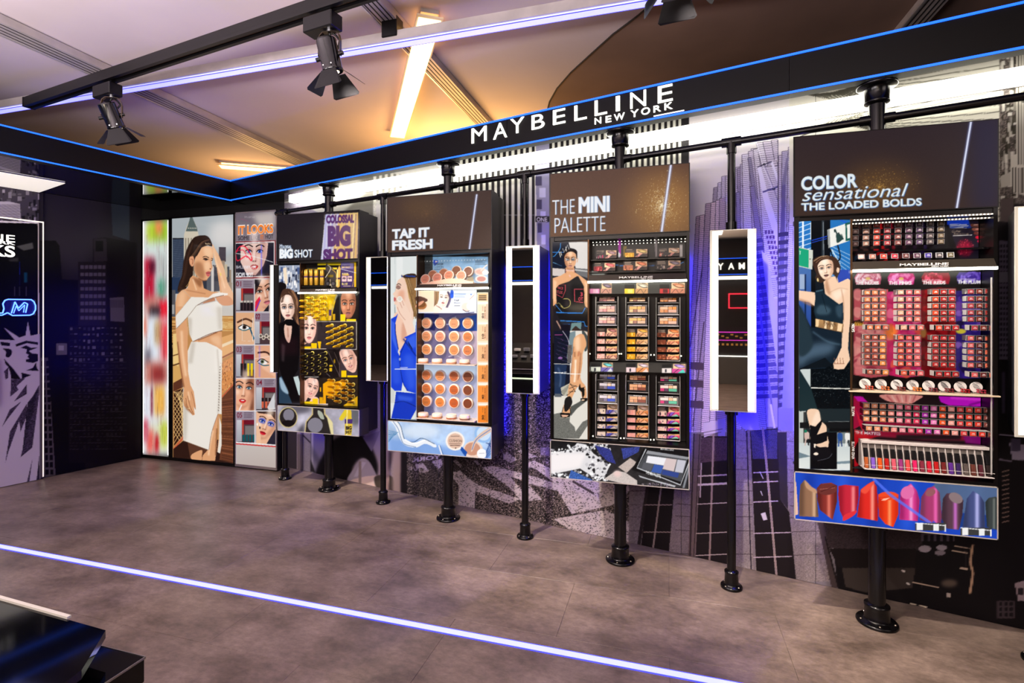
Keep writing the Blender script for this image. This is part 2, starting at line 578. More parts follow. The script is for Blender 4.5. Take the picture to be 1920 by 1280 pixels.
def face(A, cx, cy, h, rot=0.0, yaw=0.0, sx=1.0, skin=(236, 190, 160), dark=(176, 110, 80), lip=(200, 90, 90), brow=(60, 38, 28),
         iris=(70, 60, 50), light=(255, 235, 220), shadow_side=1, hair=None, liner=(25, 18, 18), lipopen=False, head=True, lid=None):
    """portrait drawn in units of its own height: hairline at -.5, chin at .5, eyes near 0"""
    c, d = math.cos(rot), math.sin(rot)
    def T(pts): return [(cx + (x * sx * c - y * d) * h, cy + (x * sx * d + y * c) * h) for x, y in pts]
    def pl(pts, col, b=0.0, a=1.0, sm=True): A.poly(T(pts), col, sm=sm, blur=b * h, alpha=a)
    y_ = yaw
    if head:
        pl([(-.35, -.25), (-.24, -.46), (0, -.54), (.24, -.46), (.35, -.25), (.36, 0), (.32, .22), (.20 + y_ * .1, .41), (.08 + y_ * .15, .5),
            (-.08 + y_ * .15, .5), (-.20 + y_ * .1, .41), (-.32, .22), (-.36, 0)], skin)
    s = shadow_side
    pl([(s * .2, -.45), (s * .36, -.25), (s * .37, .1), (s * .28, .3), (s * .14, .46), (s * .17, .25), (s * .25, .05), (s * .22, -.2)], dark, .035, .55)
    pl([(-.22, .42), (-.05, .53), (.05, .53), (.22, .42), (.1, .44), (-.1, .44)], dark, .02, .45)
    pl([(-.16 - s * .1 + y_ * .2, .04), (-.04 - s * .1 + y_ * .2, .1), (-.1 - s * .1 + y_ * .1, .2), (-.2 - s * .08, .15)], light, .03, .75)
    pl([(-.1 + y_ * .2, -.42), (.1 + y_ * .2, -.42), (.08 + y_ * .2, -.2), (-.08 + y_ * .2, -.2)], light, .04, .7)
    for e in (-1, 1):
        ex = e * .165 + y_ * .13
        w = .095 * (1 - .25 * max(0, e * y_ * 1.5))
        pl([(ex - w * 1.2, -.06), (ex, -.1), (ex + w * 1.2, -.06), (ex + w, .04), (ex - w, .04)], lid or dark, .02, .6 if lid is None else .95)
        pl([(ex - w, .0), (ex - w * .4, -.036), (ex + w * .4, -.036), (ex + w, -.005), (ex + w * .4, .026), (ex - w * .4, .026)], (228, 216, 212))
        A.ell(*T([(ex + y_ * .02, -.006)])[0], .034 * h, .034 * h, iris)
        A.ell(*T([(ex + y_ * .02, -.006)])[0], .016 * h, .016 * h, (10, 8, 8))
        o = e
        A.line(T([(ex - o * w * 1.02, .004), (ex - o * w * .4, -.038), (ex + o * w * .4, -.042), (ex + o * w * 1.15, -.012)]), .021 * h, liner, sm=True)
        A.line(T([(ex - o * w * .6, .024), (ex + o * w * .4, .028), (ex + o * w * 1.0, -.0)]), .009 * h, liner, sm=True, alpha=.6)
        A.line(T([(ex - o * w * 1.25, -.105), (ex - o * w * .1, -.148), (ex + o * w * 1.0, -.135), (ex + o * w * 1.5, -.1)]), .027 * h, brow, sm=True)
    nx = y_ * .2
    pl([(nx + s * .02, -.05), (nx + s * .055, .1), (nx + s * .08, .19), (nx + s * .03, .215), (nx + s * .02, .1)], dark, .014, .6)
    pl([(nx - .015, -.03), (nx + .015, -.03), (nx + .022, .16), (nx - .022, .16)], light, .01, .7)
    for e in (-1, 1):
        A.ell(*T([(nx + e * .035, .205)])[0], .019 * h, .011 * h, tuple(v * .45 for v in dark))
    pl([(nx * .9 - .075, .2), (nx * .9 + .075, .2), (nx * .9 + .05, .232), (nx * .9 - .05, .232)], dark, .012, .4)
    mx = y_ * .16
    up = tuple(v * .78 for v in lip)
    pl([(mx - .125, .315), (mx - .035, .278), (mx, .288), (mx + .035, .278), (mx + .125, .315), (mx, .33)], up)
    pl([(mx - .12, .317), (mx, .325), (mx + .12, .317), (mx + .06, .375), (mx - .06, .375)], lip)
    if lipopen: pl([(mx - .07, .313), (mx, .306), (mx + .07, .313), (mx, .335)], (250, 240, 235))
    else: A.line(T([(mx - .12, .317), (mx, .322), (mx + .12, .317)]), .01 * h, tuple(v * .4 for v in lip))
    pl([(mx - .05, .345), (mx + .02, .345), (mx, .358), (mx - .04, .358)], tuple(min(255, v + 60) for v in lip), .006, .7)
    pl([(mx - .07, .39), (mx + .07, .39), (mx + .04, .41), (mx - .04, .41)], dark, .012, .55)


def strands(A, pts, n, w, cols, jit, seed=3, alpha=.7):
    g = random.Random(seed)
    for i in range(n):
        dx, dy = g.uniform(-jit, jit), g.uniform(-jit * .4, jit * .4)
        A.line([(x + dx + g.uniform(-1, 1) * jit * .15, y + dy) for x, y in pts], w * g.uniform(.5, 1.3), cols[i % len(cols)], sm=True, alpha=alpha)
# ------------------------------------------------------------------ the setting
WC, WM = 3.101, .230           # mural wall      y = WC - WM x
PC, PM = 2.853, .2375          # line of posts
BC, BM = 2.775, .245           # face of the fascia over it
WA = -math.atan(WM)
CEIL = 2.955
SOF = 2.375                    # glossy soffit height
wl = lambda x: WC - WM * x
pl_ = lambda x: PC - PM * x
bl = lambda x: BC - BM * x
bA = -math.atan(BM)

# floor: vinyl stone tiles laid as pieces in front, plain sub-floor beyond
def floor_mat():
    m = bpy.data.materials.new('vinyl_stone_floor'); m.use_nodes = True
    nt = m.node_tree; b = nt.nodes['Principled BSDF']; N = nt.nodes.new; Lk = nt.links.new
    g = N('ShaderNodeNewGeometry')
    mp = N('ShaderNodeMapping'); mp.inputs['Scale'].default_value = (1.0, 1.5, 1)
    Lk(g.outputs['Position'], mp.inputs[0])
    n1 = N('ShaderNodeTexNoise'); n1.inputs['Scale'].default_value = 3.6; n1.inputs['Detail'].default_value = 9; n1.inputs['Roughness'].default_value = .62
    n2 = N('ShaderNodeTexNoise'); n2.inputs['Scale'].default_value = 34; n2.inputs['Detail'].default_value = 5; n2.inputs['Roughness'].default_value = .7
    mp2 = N('ShaderNodeMapping'); mp2.inputs['Scale'].default_value = (.8, 1.3, 1); mp2.inputs['Rotation'].default_value = (0, 0, .35)
    Lk(g.outputs['Position'], mp2.inputs[0]); Lk(mp2.outputs[0], n2.inputs['Vector'])
    Lk(mp.outputs[0], n1.inputs['Vector'])
    r1 = N('ShaderNodeValToRGB'); e = r1.color_ramp.elements
    e[0].position = .34; e[0].color = (*lin((96, 82, 72)), 1); e[1].position = .66; e[1].color = (*lin((148, 129, 116)), 1)
    Lk(n1.outputs['Fac'], r1.inputs[0])
    mx = N('ShaderNodeMixRGB'); mx.blend_type = 'OVERLAY'; mx.inputs[0].default_value = .75
    r2 = N('ShaderNodeValToRGB'); r2.color_ramp.elements[0].position = .3; r2.color_ramp.elements[1].position = .7
    r2.color_ramp.elements[0].color = (.3, .3, .3, 1); r2.color_ramp.elements[1].color = (.66, .66, .66, 1)
    Lk(n2.outputs['Fac'], r2.inputs[0]); Lk(r1.outputs[0], mx.inputs[1]); Lk(r2.outputs[0], mx.inputs[2])
    oi = N('ShaderNodeObjectInfo'); hs = N('ShaderNodeHueSaturation')
    mr = N('ShaderNodeMapRange'); mr.inputs['To Min'].default_value = .93; mr.inputs['To Max'].default_value = 1.07
    Lk(oi.outputs['Random'], mr.inputs['Value']); Lk(mr.outputs[0], hs.inputs['Value']); Lk(mx.outputs[0], hs.inputs['Color'])
    Lk(hs.outputs[0], b.inputs['Base Color'])
    rr = N('ShaderNodeMapRange'); rr.inputs['To Min'].default_value = .30; rr.inputs['To Max'].default_value = .46
    Lk(n2.outputs['Fac'], rr.inputs['Value']); Lk(rr.outputs[0], b.inputs['Roughness'])
    bp = N('ShaderNodeBump'); bp.inputs['Strength'].default_value = .35; bp.inputs['Distance'].default_value = .0015
    Lk(n2.outputs['Fac'], bp.inputs['Height']); Lk(bp.outputs[0], b.inputs['Normal'])
    return m


flm = floor_mat()
grout = mat('floor_joint', (96, 82, 74), .8)
fl = struct(ob('floor', MB().box(-9, 5, -7, 9, -.12, -.006), [flm]))
T_Y, T_X = .4572, .9144
y0 = onz(1254, 1119, 0).y
x0 = onz(1255, 1140, 0).x
tile = MB().box(-T_X / 2 + .0004, T_X / 2 - .0004, -T_Y / 2 + .0004, T_Y / 2 - .0004, -.006, 0, 0, .0008).mesh('floor_tile', [flm])
base = MB().box(-6.4, 3.4, -.2, 4.4, -.0058, -.0045).mesh('floor_joint', [grout])
put('joint_bed', base, fl)
nt_ = 0
for r in range(-6, 5):
    for k in range(-9, 5):
        cx = x0 + (k + .5) * T_X + (T_X * .5 if r % 2 else 0); cy = y0 + (r + .5) * T_Y
        if cy > wl(cx) + .5 or cy < -.1 or cx < -5.9 or cx > 2.9 or (cy > 4.2): continue
        put('floor_tile', tile, fl, (cx, cy, 0)); nt_ += 1

# ceiling, with the darker stretched panel whose seam curves over the right half
ceil_m = mat('ceiling_fabric', (196, 184, 186), .75, noise=.06, scale=1.3)
ceil_b = mat('ceiling_brown_fabric', (122, 98, 86), .75, noise=.2, scale=1.6)
ce = struct(ob('ceiling', MB().box(-10, 6, -7, 10, CEIL, CEIL + .1), [ceil_m]))
A_ = [onz(u, v, CEIL) for u, v in ((1196, 28), (1150, 62), (1108, 100), (1070, 135), (1044, 165), (1030, 190), (1024, 215))]
pts = [(p.x, p.y) for p in A_]
d0 = (pts[0][0] - pts[1][0], pts[0][1] - pts[1][1]); d1 = (pts[-1][0] - pts[-2][0], pts[-1][1] - pts[-2][1])
pts = [(pts[0][0] + .9, pts[0][1] - .85), (pts[0][0] + .35, pts[0][1] - .42)] + pts + [(pts[-1][0] - .2, pts[-1][1] + 1.6), (pts[-1][0], 9.0), (5.8, 9.0), (5.8, .4)]
n = len(pts)
pm = MB(); pm.add([(x, y, CEIL - .004) for x, y in pts] + [(x, y, CEIL) for x, y in pts],
                  [tuple(range(n)), tuple(range(2 * n - 1, n - 1, -1))] + [(i, (i + 1) % n, n + (i + 1) % n, n + i) for i in range(n)])
ob('brown_panel', pm, [ceil_b], ce)
sm_ = MB()
for a, b in zip(pts[:10], pts[1:11]):
    sm_.tube((a[0], a[1], CEIL - .005), (b[0], b[1], CEIL - .005), .005, 6)
ob('seam', sm_, [mat('dark_seam', (30, 24, 22), .8)], ce)

# walls of the booth and of the hall beyond
wall_m = mat('wall_black', (20, 18, 19), .5, noise=.2, scale=3)
halld = mat('hall_wall_dark', (46, 40, 40), .7, noise=.2, scale=1)


def wallbox(name, x0, x1, c, m_, z0, z1, th, mt):          # slab behind the line y = c - m x
    p = [(x0, c - m_ * x0), (x1, c - m_ * x1), (x1 + th * m_, c - m_ * x1 + th), (x0 + th * m_, c - m_ * x0 + th)]
    return ob(name, MB().hexa([(x, y, z0) for x, y in p] + [(x, y, z1) for x, y in p]), mt)


wr = struct(wallbox('wall_right', -3.30, 2.6, WC + .006, WM, 0, SOF + .03, .1, [wall_m]))
LX = lambda y: -4.794 - .28 * (3.705 - y)                   # left wall x at y
wlf = struct(ob('wall_left', MB().hexa([(LX(4.0) - .1, 4.0, 0), (LX(-.6) - .1, -.6, 0), (LX(-.6), -.6, 0), (LX(4.0), 4.0, 0),
                                        (LX(4.0) - .1, 4.0, SOF), (LX(-.6) - .1, -.6, SOF), (LX(-.6), -.6, SOF), (LX(4.0), 4.0, SOF)]), [wall_m]))
struct(ob('wall_back', MB().box(-4.83, -2.95, 3.86, 3.96, 0, SOF), [wall_m]))
struct(ob('wall_north', MB().box(-10, 6, 9.5, 9.6, 0, CEIL), [halld]))
struct(ob('wall_west', MB().box(-9.6, -9.5, -7, 10, 0, CEIL), [halld]))
struct(ob('wall_east', MB().box(4.6, 4.7, -7, 10, 0, CEIL), [halld]))
struct(ob('wall_south', MB().box(-10, 6, -6.3, -6.2, 0, CEIL), [halld]))

# soffits: black mirror-gloss boards between the fascia and the walls
xs0, xs1 = -3.70, 2.6
pr = [(xs0, bl(xs0) + .03), (xs1, bl(xs1) + .03), (xs1, wl(xs1) + .1), (xs0, wl(xs0) + .14)]
struct(ob('trim_1', MB().hexa([(x, y, SOF) for x, y in pr] + [(x, y, SOF + .03) for x, y in pr]), [soffit_m]))['label'] = 'glossy soffit over the right wall'
bx = lambda y: -3.71 - .195 * (3.70 - y)                    # face of the left fascia
pr = [(bx(3.70) - .03, 3.72), (bx(-.6) - .03, -.6), (LX(-.6), -.6), (LX(3.86), 3.86), (-3.70, 3.96)]
pr = [(x, y, SOF) for x, y in pr] + [(x, y, SOF + .03) for x, y in pr]
struct(ob('trim_2', MB().add(pr, [(0, 1, 2, 3, 4), (9, 8, 7, 6, 5), (0, 1, 6, 5), (1, 2, 7, 6), (2, 3, 8, 7), (3, 4, 9, 8), (4, 0, 5, 9)]), [soffit_m]))

# opposite side of the room, seen in the mirrors
opp = struct(ob('trim_3', MB().box(-9, 4.2, -6.2, -6.14, .0, 2.30), [mat('opposite_panelling', (58, 50, 48), .5, noise=.25, scale=2)]))

# ------------------------------------------------------------------ mural on the right wall
M = Art(470, 120, 2160, 1290, (120, 112, 118), q=2)
M.F()
# sky and far haze
M.rect(470, 120, 2160, 640, (236, 234, 232), col2=(214, 206, 222))
# left: pale blurred arcade under the first display
tx = M.speck(1, .12, 1, 5)
M.poly([(470, 120), (700, 120), (700, 960), (470, 960)], (150, 142, 158), tex=tx)
M.poly([(470, 380), (560, 380), (640, 420), (700, 360), (960, 330), (960, 120), (470, 120)], (205, 203, 196))
M.poly([(640, 400), (720, 330), (830, 330), (850, 420), (700, 470)], (128, 126, 118), blur=2)
M.poly([(700, 380), (790, 335), (860, 335), (840, 470), (700, 480)], (228, 227, 220), blur=1)
M.poly([(600, 470), (860, 440), (860, 700), (600, 700)], (70, 66, 84), blur=6)
M.rect(470, 560, 760, 990, (120, 112, 128), tex=tx, col2=(176, 160, 158))
M.F(520, 800, 6)
M.poly([(0, 0), (220, 0), (220, 520), (0, 480)], (58, 52, 54))
M.rect(225, 80, 280, 520, (112, 100, 98)); M.rect(285, 80, 372, 540, (128, 120, 126), tex=tx); M.rect(280, 80, 287, 540, (60, 54, 58))
M.line([(290, 95), (380, 185)], 14, (40, 34, 40)); M.rect(372, 60, 384, 540, (96, 90, 100))
M.rect(384, 60, 540, 560, (150, 140, 176), col2=(150, 146, 150))
M.poly([(372, 360), (430, 520), (372, 500)], (30, 26, 30), blur=6)
M.poly([(375, 190), (520, 420), (500, 520), (372, 300)], (96, 92, 104), blur=14, alpha=.7)
M.poly([(540, 60), (1160, 40), (1160, 700), (540, 560)], (150, 140, 160), col2=(196, 176, 166))
M.poly([(430, 560), (520, 300), (640, 140), (800, 90), (970, 110), (1060, 230), (1130, 430), (1110, 560), (1050, 440), (960, 350), (870, 420), (790, 610), (640, 580)], (14, 11, 13), sm=True, blur=13)
M.poly([(800, 620), (860, 470), (960, 355), (1060, 430), (1140, 690)], (178, 166, 172), sm=True, blur=5)
M.poly([(940, 390), (1000, 400), (900, 560), (860, 560)], (205, 196, 204), blur=4)
M.poly([(800, 615), (850, 590), (1000, 555), (1130, 545), (1200, 700)], (242, 216, 196), blur=3)
M.rect(915, 385, 945, 640, (150, 132, 122), blur=5)
M.poly([(1090, 570), (1180, 540), (1300, 570), (1300, 740), (1130, 700)], (78, 70, 60), sm=True, blur=5)
M.poly([(960, 120), (1160, 40), (1060, 280)], (128, 116, 136), blur=3)
M.poly([(1160, 40), (1260, 30), (1260, 720), (1160, 690)], (166, 146, 150), col2=(190, 160, 146))
M.poly([(1250, 280), (1330, 250), (1240, 560), (1300, 720), (1250, 740)], (74, 62, 62), blur=14)
M.poly([(1300, 280), (1440, 260), (1440, 770), (1300, 740)], (176, 154, 142), blur=14)
M.poly([(1390, 280), (1480, 280), (1480, 800), (1385, 760)], (24, 20, 22), blur=9)
# asphalt with painted letters
M.F()
g = np.random.default_rng(3)
asp = M.speck(1.5, 1.0, 1.6, 9) * 1.0
asp = np.where(asp > 1.62, 2.6, np.where(asp > 1.3, 1.5, asp * .62))
M.poly([(763, 600), (1200, 600), (1185, 760), (1183, 1080), (763, 1000)], (78, 70, 66), tex=asp)
M.poly([(763, 600), (930, 600), (900, 820), (840, 1000), (763, 1000)], (30, 26, 28), blur=20, alpha=.45)
pt = M.speck(1.5, 1.0, 2.6, 21); pt = np.where(pt > 1.72, .2, 1.0)
PW = (206, 192, 190)
M.F(740, 820, 6)
M.poly([(640, 385), (735, 372), (900, 510), (1010, 560), (1420, 690), (1290, 745), (905, 600), (900, 795), (850, 800), (715, 770), (720, 540), (640, 440)], PW, tex=pt)
M.poly([(985, 335), (1110, 320), (1430, 400), (1760, 500), (1920, 560), (1920, 630), (1690, 560), (1500, 520), (1660, 700), (1430, 720), (1290, 560), (1110, 430)], PW, tex=pt)
M.poly([(1300, 440), (1430, 480), (1500, 550), (1430, 590)], (60, 52, 50), tex=asp)
M.poly([(1500, 280), (1570, 260), (1760, 350), (1760, 240), (2700, 560), (2450, 760), (1990, 860), (1760, 480), (1500, 340)], PW, tex=pt)
M.poly([(1500, 330), (1580, 350), (1800, 510), (1700, 480)], (60, 52, 50), tex=asp)
M.poly([(1225, 180), (1270, 165), (1380, 250), (1300, 290), (1225, 240)], PW, tex=pt, alpha=.8)
M.poly([(1380, 150), (1440, 140), (1610, 215), (1500, 235)], PW, tex=pt, alpha=.8)
M.rect(1640, 110, 1740, 200, (170, 150, 190), alpha=.5)
for p_ in ([(650, 260), (690, 248), (760, 320), (735, 335)], [(880, 260), (915, 255), (960, 300), (935, 310)], [(230, 300), (320, 290), (390, 380), (280, 395), (350, 370), (300, 340), (240, 350)], [(420, 270), (520, 240), (545, 290), (500, 360), (440, 300)]):
    M.poly(p_, (190, 176, 180), tex=pt, alpha=.85)
M.text('YORK', 190, 275, 44, (190, 176, 186), wid=330, slope=-.12, bold=.03, flip=True)
M.text('LIVE', 150, 360, 40, (150, 138, 140), wid=190, slope=.2, bold=.02, flip=True)
M.F(1000, 880, 6)
M.poly([(230, 555), (820, 455), (925, 510), (1100, 600), (1080, 830), (420, 690)], PW, tex=pt)
M.poly([(400, 120), (950, 230), (470, 290), (200, 210)], PW, tex=pt)
M.line([(440, 130), (680, 270)], 26, (70, 60, 60))
# ribbed tower above
M.F()
M.poly([(860, 120), (1292, 120), (1292, 420), (1200, 620), (860, 620)], (34, 32, 34))
for i in range(54):
    x = 700 + i * 10.8
    if x > 1290: break
    M.poly([(x, 120), (x + 5.4, 120), (x + 5.2, 470), (x, 470)], (226, 226, 214), tex=M.speck(2, .1, 1, 4) if i == 0 else None)
    if x > 840: M.rect(x + .8, 470, x + 4.6, 620, (82, 80, 112), alpha=.8)
for i in range(9):
    M.rect(860 + i * 1, 402, 880 + i * 22, 404, (238, 238, 238), alpha=.10)
M.poly([(1003, 235), (1030, 228), (1030, 640), (1010, 640)], (150, 148, 176))
for k in range(14):
    M.rect(1004 + (k * 7) % 12, 330 + k * 22, 1016 + (k * 7) % 14, 348 + k * 22, (206, 204, 236) if k % 2 else (70, 66, 96))
M.rect(1004, 405, 1030, 416, (30, 28, 34)); M.text('ONE', 1006, 415, 8, (230, 228, 236), wid=20, bold=.02)
M.poly([(1292, 120), (1500, 120), (1500, 800), (1200, 800), (1292, 400)], (240, 238, 234), col2=(206, 192, 214))
# the stepped skyscraper seen from below: ribs and glazed strips, each with its floor lines
M.F()
def strip(x0, x1, ya, x2, x3, yb, col, gap=3.6, lc=(92, 84, 112), col2=None, ln=.9):
    """quad from (x0..x1, ya) down to (x2..x3, yb)"""
    M.poly([(x0, ya), (x1, ya - 1.5), (x3, yb), (x2, yb)], col, col2=col2)
    n = int((yb - ya) / gap)
    for k in range(1, n):
        t = k / n; a = x0 + (x2 - x0) * t; b = x1 + (x3 - x1) * t; y = ya + (yb - ya) * t
        M.line([(a, y), (b, y - (b - a) * .12)], ln, lc)
    M.line([(x0, ya), (x2, yb)], 1.1, (70, 60, 84)); M.line([(x1, ya - 1.5), (x3, yb)], .8, (90, 80, 104)); M.line([(x0, ya), (x1, ya - 1.5)], 1, (60, 52, 70))
RB, PN, PL2 = (168, 156, 180), (214, 206, 224), (232, 228, 240)
for q in ((1338, 1346, 352, 1336, 1344, 384, RB), (1346, 1353, 343, 1344, 1352, 384, PN), (1353, 1362, 331, 1352, 1362, 384, PN)): strip(*q, gap=3)
for q in ((1305, 1312, 406, 1284, 1296, 810, (186, 160, 180)), (1312, 1321, 404, 1296, 1306, 810, (222, 196, 212)), (1323, 1333, 382, 1300, 1316, 810, (184, 160, 182)), (1333, 1342, 380, 1314, 1332, 810, (228, 204, 220)), (1342, 1350, 376, 1330, 1346, 810, (222, 200, 220)), (1349, 1360, 372, 1342, 1362, 810, (186, 164, 190)), (1360, 1380, 330, 1362, 1384, 810, PN)): strip(*q)
strip(1408, 1424, 279, 1420, 1445, 330, PL2, 4); strip(1418, 1432, 268, 1430, 1450, 320, PL2, 4); strip(1430, 1446, 266, 1440, 1459, 312, PN, 4); strip(1446, 1458, 263, 1452, 1459, 300, PN, 3.4)
for q in ((1379, 1388, 314, 1380, 1392, 810, PN), (1382, 1388, 316, 1383, 1390, 362, RB), (1380, 1387, 361, 1382, 1392, 540, (150, 142, 180)), (1388, 1394, 308, 1391, 1406, 810, PN), (1391, 1403, 290, 1402, 1438, 810, PL2), (1403, 1412, 284, 1424, 1462, 700, PN), (1412, 1421, 280, 1440, 1462, 560, PL2), (1402, 1408, 296, 1412, 1420, 372, (150, 144, 172)), (1406, 1414, 350, 1440, 1458, 640, (146, 136, 186)), (1421, 1459, 312, 1436, 1459, 520, PL2)): strip(*q)
M.poly([(1420, 315), (1427, 312), (1439, 360), (1459, 425), (1459, 470), (1430, 370)], (240, 238, 252)); M.poly([(1444, 303), (1449, 302), (1459, 330), (1459, 345)], (240, 238, 252)); M.line([(1418, 266), (1430, 310), (1448, 352)], 1.6, (236, 234, 246)); M.line([(1420, 313), (1447, 303)], 2, (60, 56, 90)); M.line([(1430, 360), (1459, 350)], 3, (80, 74, 140)); M.ell(1433, 308, 2.6, 2.2, (20, 20, 40)); M.ell(1451, 354, 2.8, 2.4, (20, 20, 60)); M.line([(1433, 308), (1451, 354), (1459, 378)], 1, (110, 104, 150))
for k in range(10):
    for j in range(3): M.rect(1434 + k * 2.4 + j * 6, 432 + k * 9.6, 1438 + k * 2.4 + j * 6, 438 + k * 9.6, (96, 66, 130))
# bright and dark bays of the lower shaft
for k in range(21):
    y = 448 + k * 14.6; w = 10 + k * 1.6; M.poly([(1416, y), (1418 + w, y - 3), (1422 + w, y + 5), (1416, y + 8)], (78, 68, 128)); M.line([(1416, y - 3), (1420 + w, y - 6)], .8, (70, 62, 110))
    M.poly([(1294, y + 120), (1301, y + 119), (1300, y + 124), (1293, y + 126)], (150, 120, 140), alpha=.5)
M.poly([(1428, 470), (1440, 480), (1458, 610), (1458, 700), (1452, 650), (1434, 520)], (214, 210, 246)); M.line([(1414, 498), (1431, 631), (1452, 800)], 4, (150, 140, 196)); M.line([(1414, 498), (1431, 631), (1452, 800)], 1, (80, 70, 110)); M.line([(1317, 500), (1294, 650)], 1.6, (70, 54, 70)); M.line([(1320, 603), (1311, 687), (1299, 800)], 2, (74, 56, 70))
for y in (678, 711, 750): M.poly([(1294, y), (1319, y + 2), (1319, y + 16), (1294, y + 14)], (84, 66, 78))
# beyond the sheet joint the facade leans the other way
for q in ((1459.5, 1466, 292, 1459.5, 1462, 810, PN), (1466, 1478, 284, 1461, 1470, 810, (196, 190, 220)), (1478, 1490, 276, 1468, 1482, 810, PL2)): strip(*q)
M.poly([(1474, 296), (1479, 294), (1473, 345), (1466, 520), (1461, 520), (1466, 345)], (128, 122, 160)); M.poly([(1466, 348), (1473, 345), (1470, 520), (1460, 520)], (104, 96, 150)); M.line([(1481, 350), (1470, 660)], 1.2, (60, 50, 90))
for k in range(23): y = 436 + k * 15.2; M.poly([(1460, y), (1479 - k * .4, y - 2), (1478 - k * .4, y + 6), (1460, y + 8)], (56, 48, 92))
M.poly([(1487, 480), (1490, 480), (1490, 810), (1464, 810), (1472, 640)], (170, 166, 214)); M.poly([(1414, 520), (1490, 470), (1490, 815), (1414, 815)], (56, 52, 96), alpha=.42, blur=12); M.line([(1458.8, 262), (1458.8, 940)], 1.2, (60, 52, 84))  # translucent dark wash: the weaker white light here put into the ink
# lower storeys: piers and windows
M.F(1180, 760, 4)
M.poly([(0, 600), (460, 500), (470, 200), (560, 210), (740, 230), (900, 180), (1240, 190), (1280, 500), (1280, 1300), (-10, 1300)], (128, 116, 116), tex=M.speck(1.3, .22, 1, 8))
win = (26, 20, 22)
M.poly([(140, 600), (340, 600), (280, 1300), (60, 1300)], win)
M.poly([(40, 600), (130, 600), (75, 1100), (-10, 1100)], (120, 110, 112), tex=M.speck(1.3, .25, 1, 8))
M.poly([(125, 600), (150, 600), (75, 1100), (50, 1100)], (40, 32, 34))
M.line([(240, 600), (175, 1090)], 12, (150, 132, 128))
for y in (745, 950): M.line([(105, y), (320, y)], 6, (170, 150, 142))
M.poly([(480, 210), (540, 215), (500, 1150), (440, 1150)], (96, 80, 80)); M.line([(485, 210), (455, 1150)], 8, (34, 26, 30)); M.line([(530, 215), (482, 1150)], 6, (44, 34, 36))
M.poly([(540, 230), (735, 230), (735, 1300), (490, 1300)], win); M.poly([(540, 240), (735, 240), (730, 410), (530, 430)], (70, 52, 62), tex=M.speck(1.3, .4, 1, 8))
M.line([(632, 215), (600, 1200)], 14, (140, 118, 116))
for y, w_ in ((525, 10), (590, 16), (735, 6), (955, 6), (1120, 6)): M.line([(530 - y * .03, y + 5), (735, y - 6)], w_, (196, 178, 176))
M.line([(540, 430), (530, 690)], 10, (180, 160, 158))
M.poly([(555, 130), (665, 110), (665, 200), (560, 240)], (206, 190, 206)); M.rect(665, 100, 720, 230, (150, 140, 196))
M.line([(550, 205), (700, 175)], 4, (70, 56, 70)); M.line([(560, 225), (690, 200)], 3, (70, 56, 70))
M.poly([(785, 180), (870, 175), (930, 1260), (785, 1230)], (146, 134, 134), tex=M.speck(1.3, .2, 1, 8))
for x_, c_ in ((880, (40, 34, 44)), (905, (120, 108, 116)), (925, (30, 24, 30))): M.line([(x_, 190), (x_ + 34, 1240)], 9, c_)
M.poly([(905, 190), (1112, 170), (1130, 700), (1200, 800), (1250, 1300), (955, 1300)], win)
M.poly([(910, 190), (1110, 180), (1110, 400), (925, 400)], (56, 50, 90), tex=M.speck(1.3, .3, 1, 8))
M.poly([(780, 60), (960, 50), (975, 185), (870, 180), (780, 100)], (170, 160, 200)); M.poly([(1115, 20), (1225, 20), (1225, 190), (1115, 180)], (120, 112, 170))
M.line([(1000, 165), (1040, 560), (1105, 1290)], 15, (180, 158, 156), sm=True); M.line([(1000, 165), (1040, 560), (1105, 1290)], 4, (90, 74, 76), sm=True)
M.line([(1060, -10), (1090, 170)], 16, (190, 180, 230))
for y in (500, 572, 720, 955, 1135): M.line([(930, y + 4), (1115 if y < 900 else 1220, y - 4)], 7, (190, 172, 186))
M.poly([(985, 810), (1020, 800), (1035, 855), (1005, 862)], (200, 190, 200)); M.line([(978, 495), (1005, 550)], 5, (220, 214, 230)); M.line([(985, 640), (998, 675)], 5, (220, 214, 230))
M.poly([(1110, 200), (1180, 200), (1190, 780), (1130, 700)], (44, 38, 44)); M.poly([(1180, 190), (1230, 190), (1235, 830), (1190, 740)], (128, 116, 124), tex=M.speck(1.3, .2, 1, 8))
M.poly([(1200, 820), (1440, 700), (1500, 1320), (1260, 1320)], (136, 124, 122), tex=M.speck(1.3, .26, 1, 8))
for y in (640, 745, 835, 940, 1115): M.line([(345, y - 8), (470, y)], 4, (52, 42, 44)); M.line([(785, y), (925, y)], 4, (52, 42, 44)); M.line([(0, y), (120, y)], 3, (52, 42, 44)); M.line([(1205, y + 8), (1440, y)], 4, (52, 42, 44))
for y in (265, 395, 480, 575): M.line([(785, y), (890, y)], 3, (60, 50, 60)); M.line([(480, y), (530, y)], 3, (60, 50, 60)); M.line([(1185, y), (1230, y + 6)], 3, (60, 50, 60))
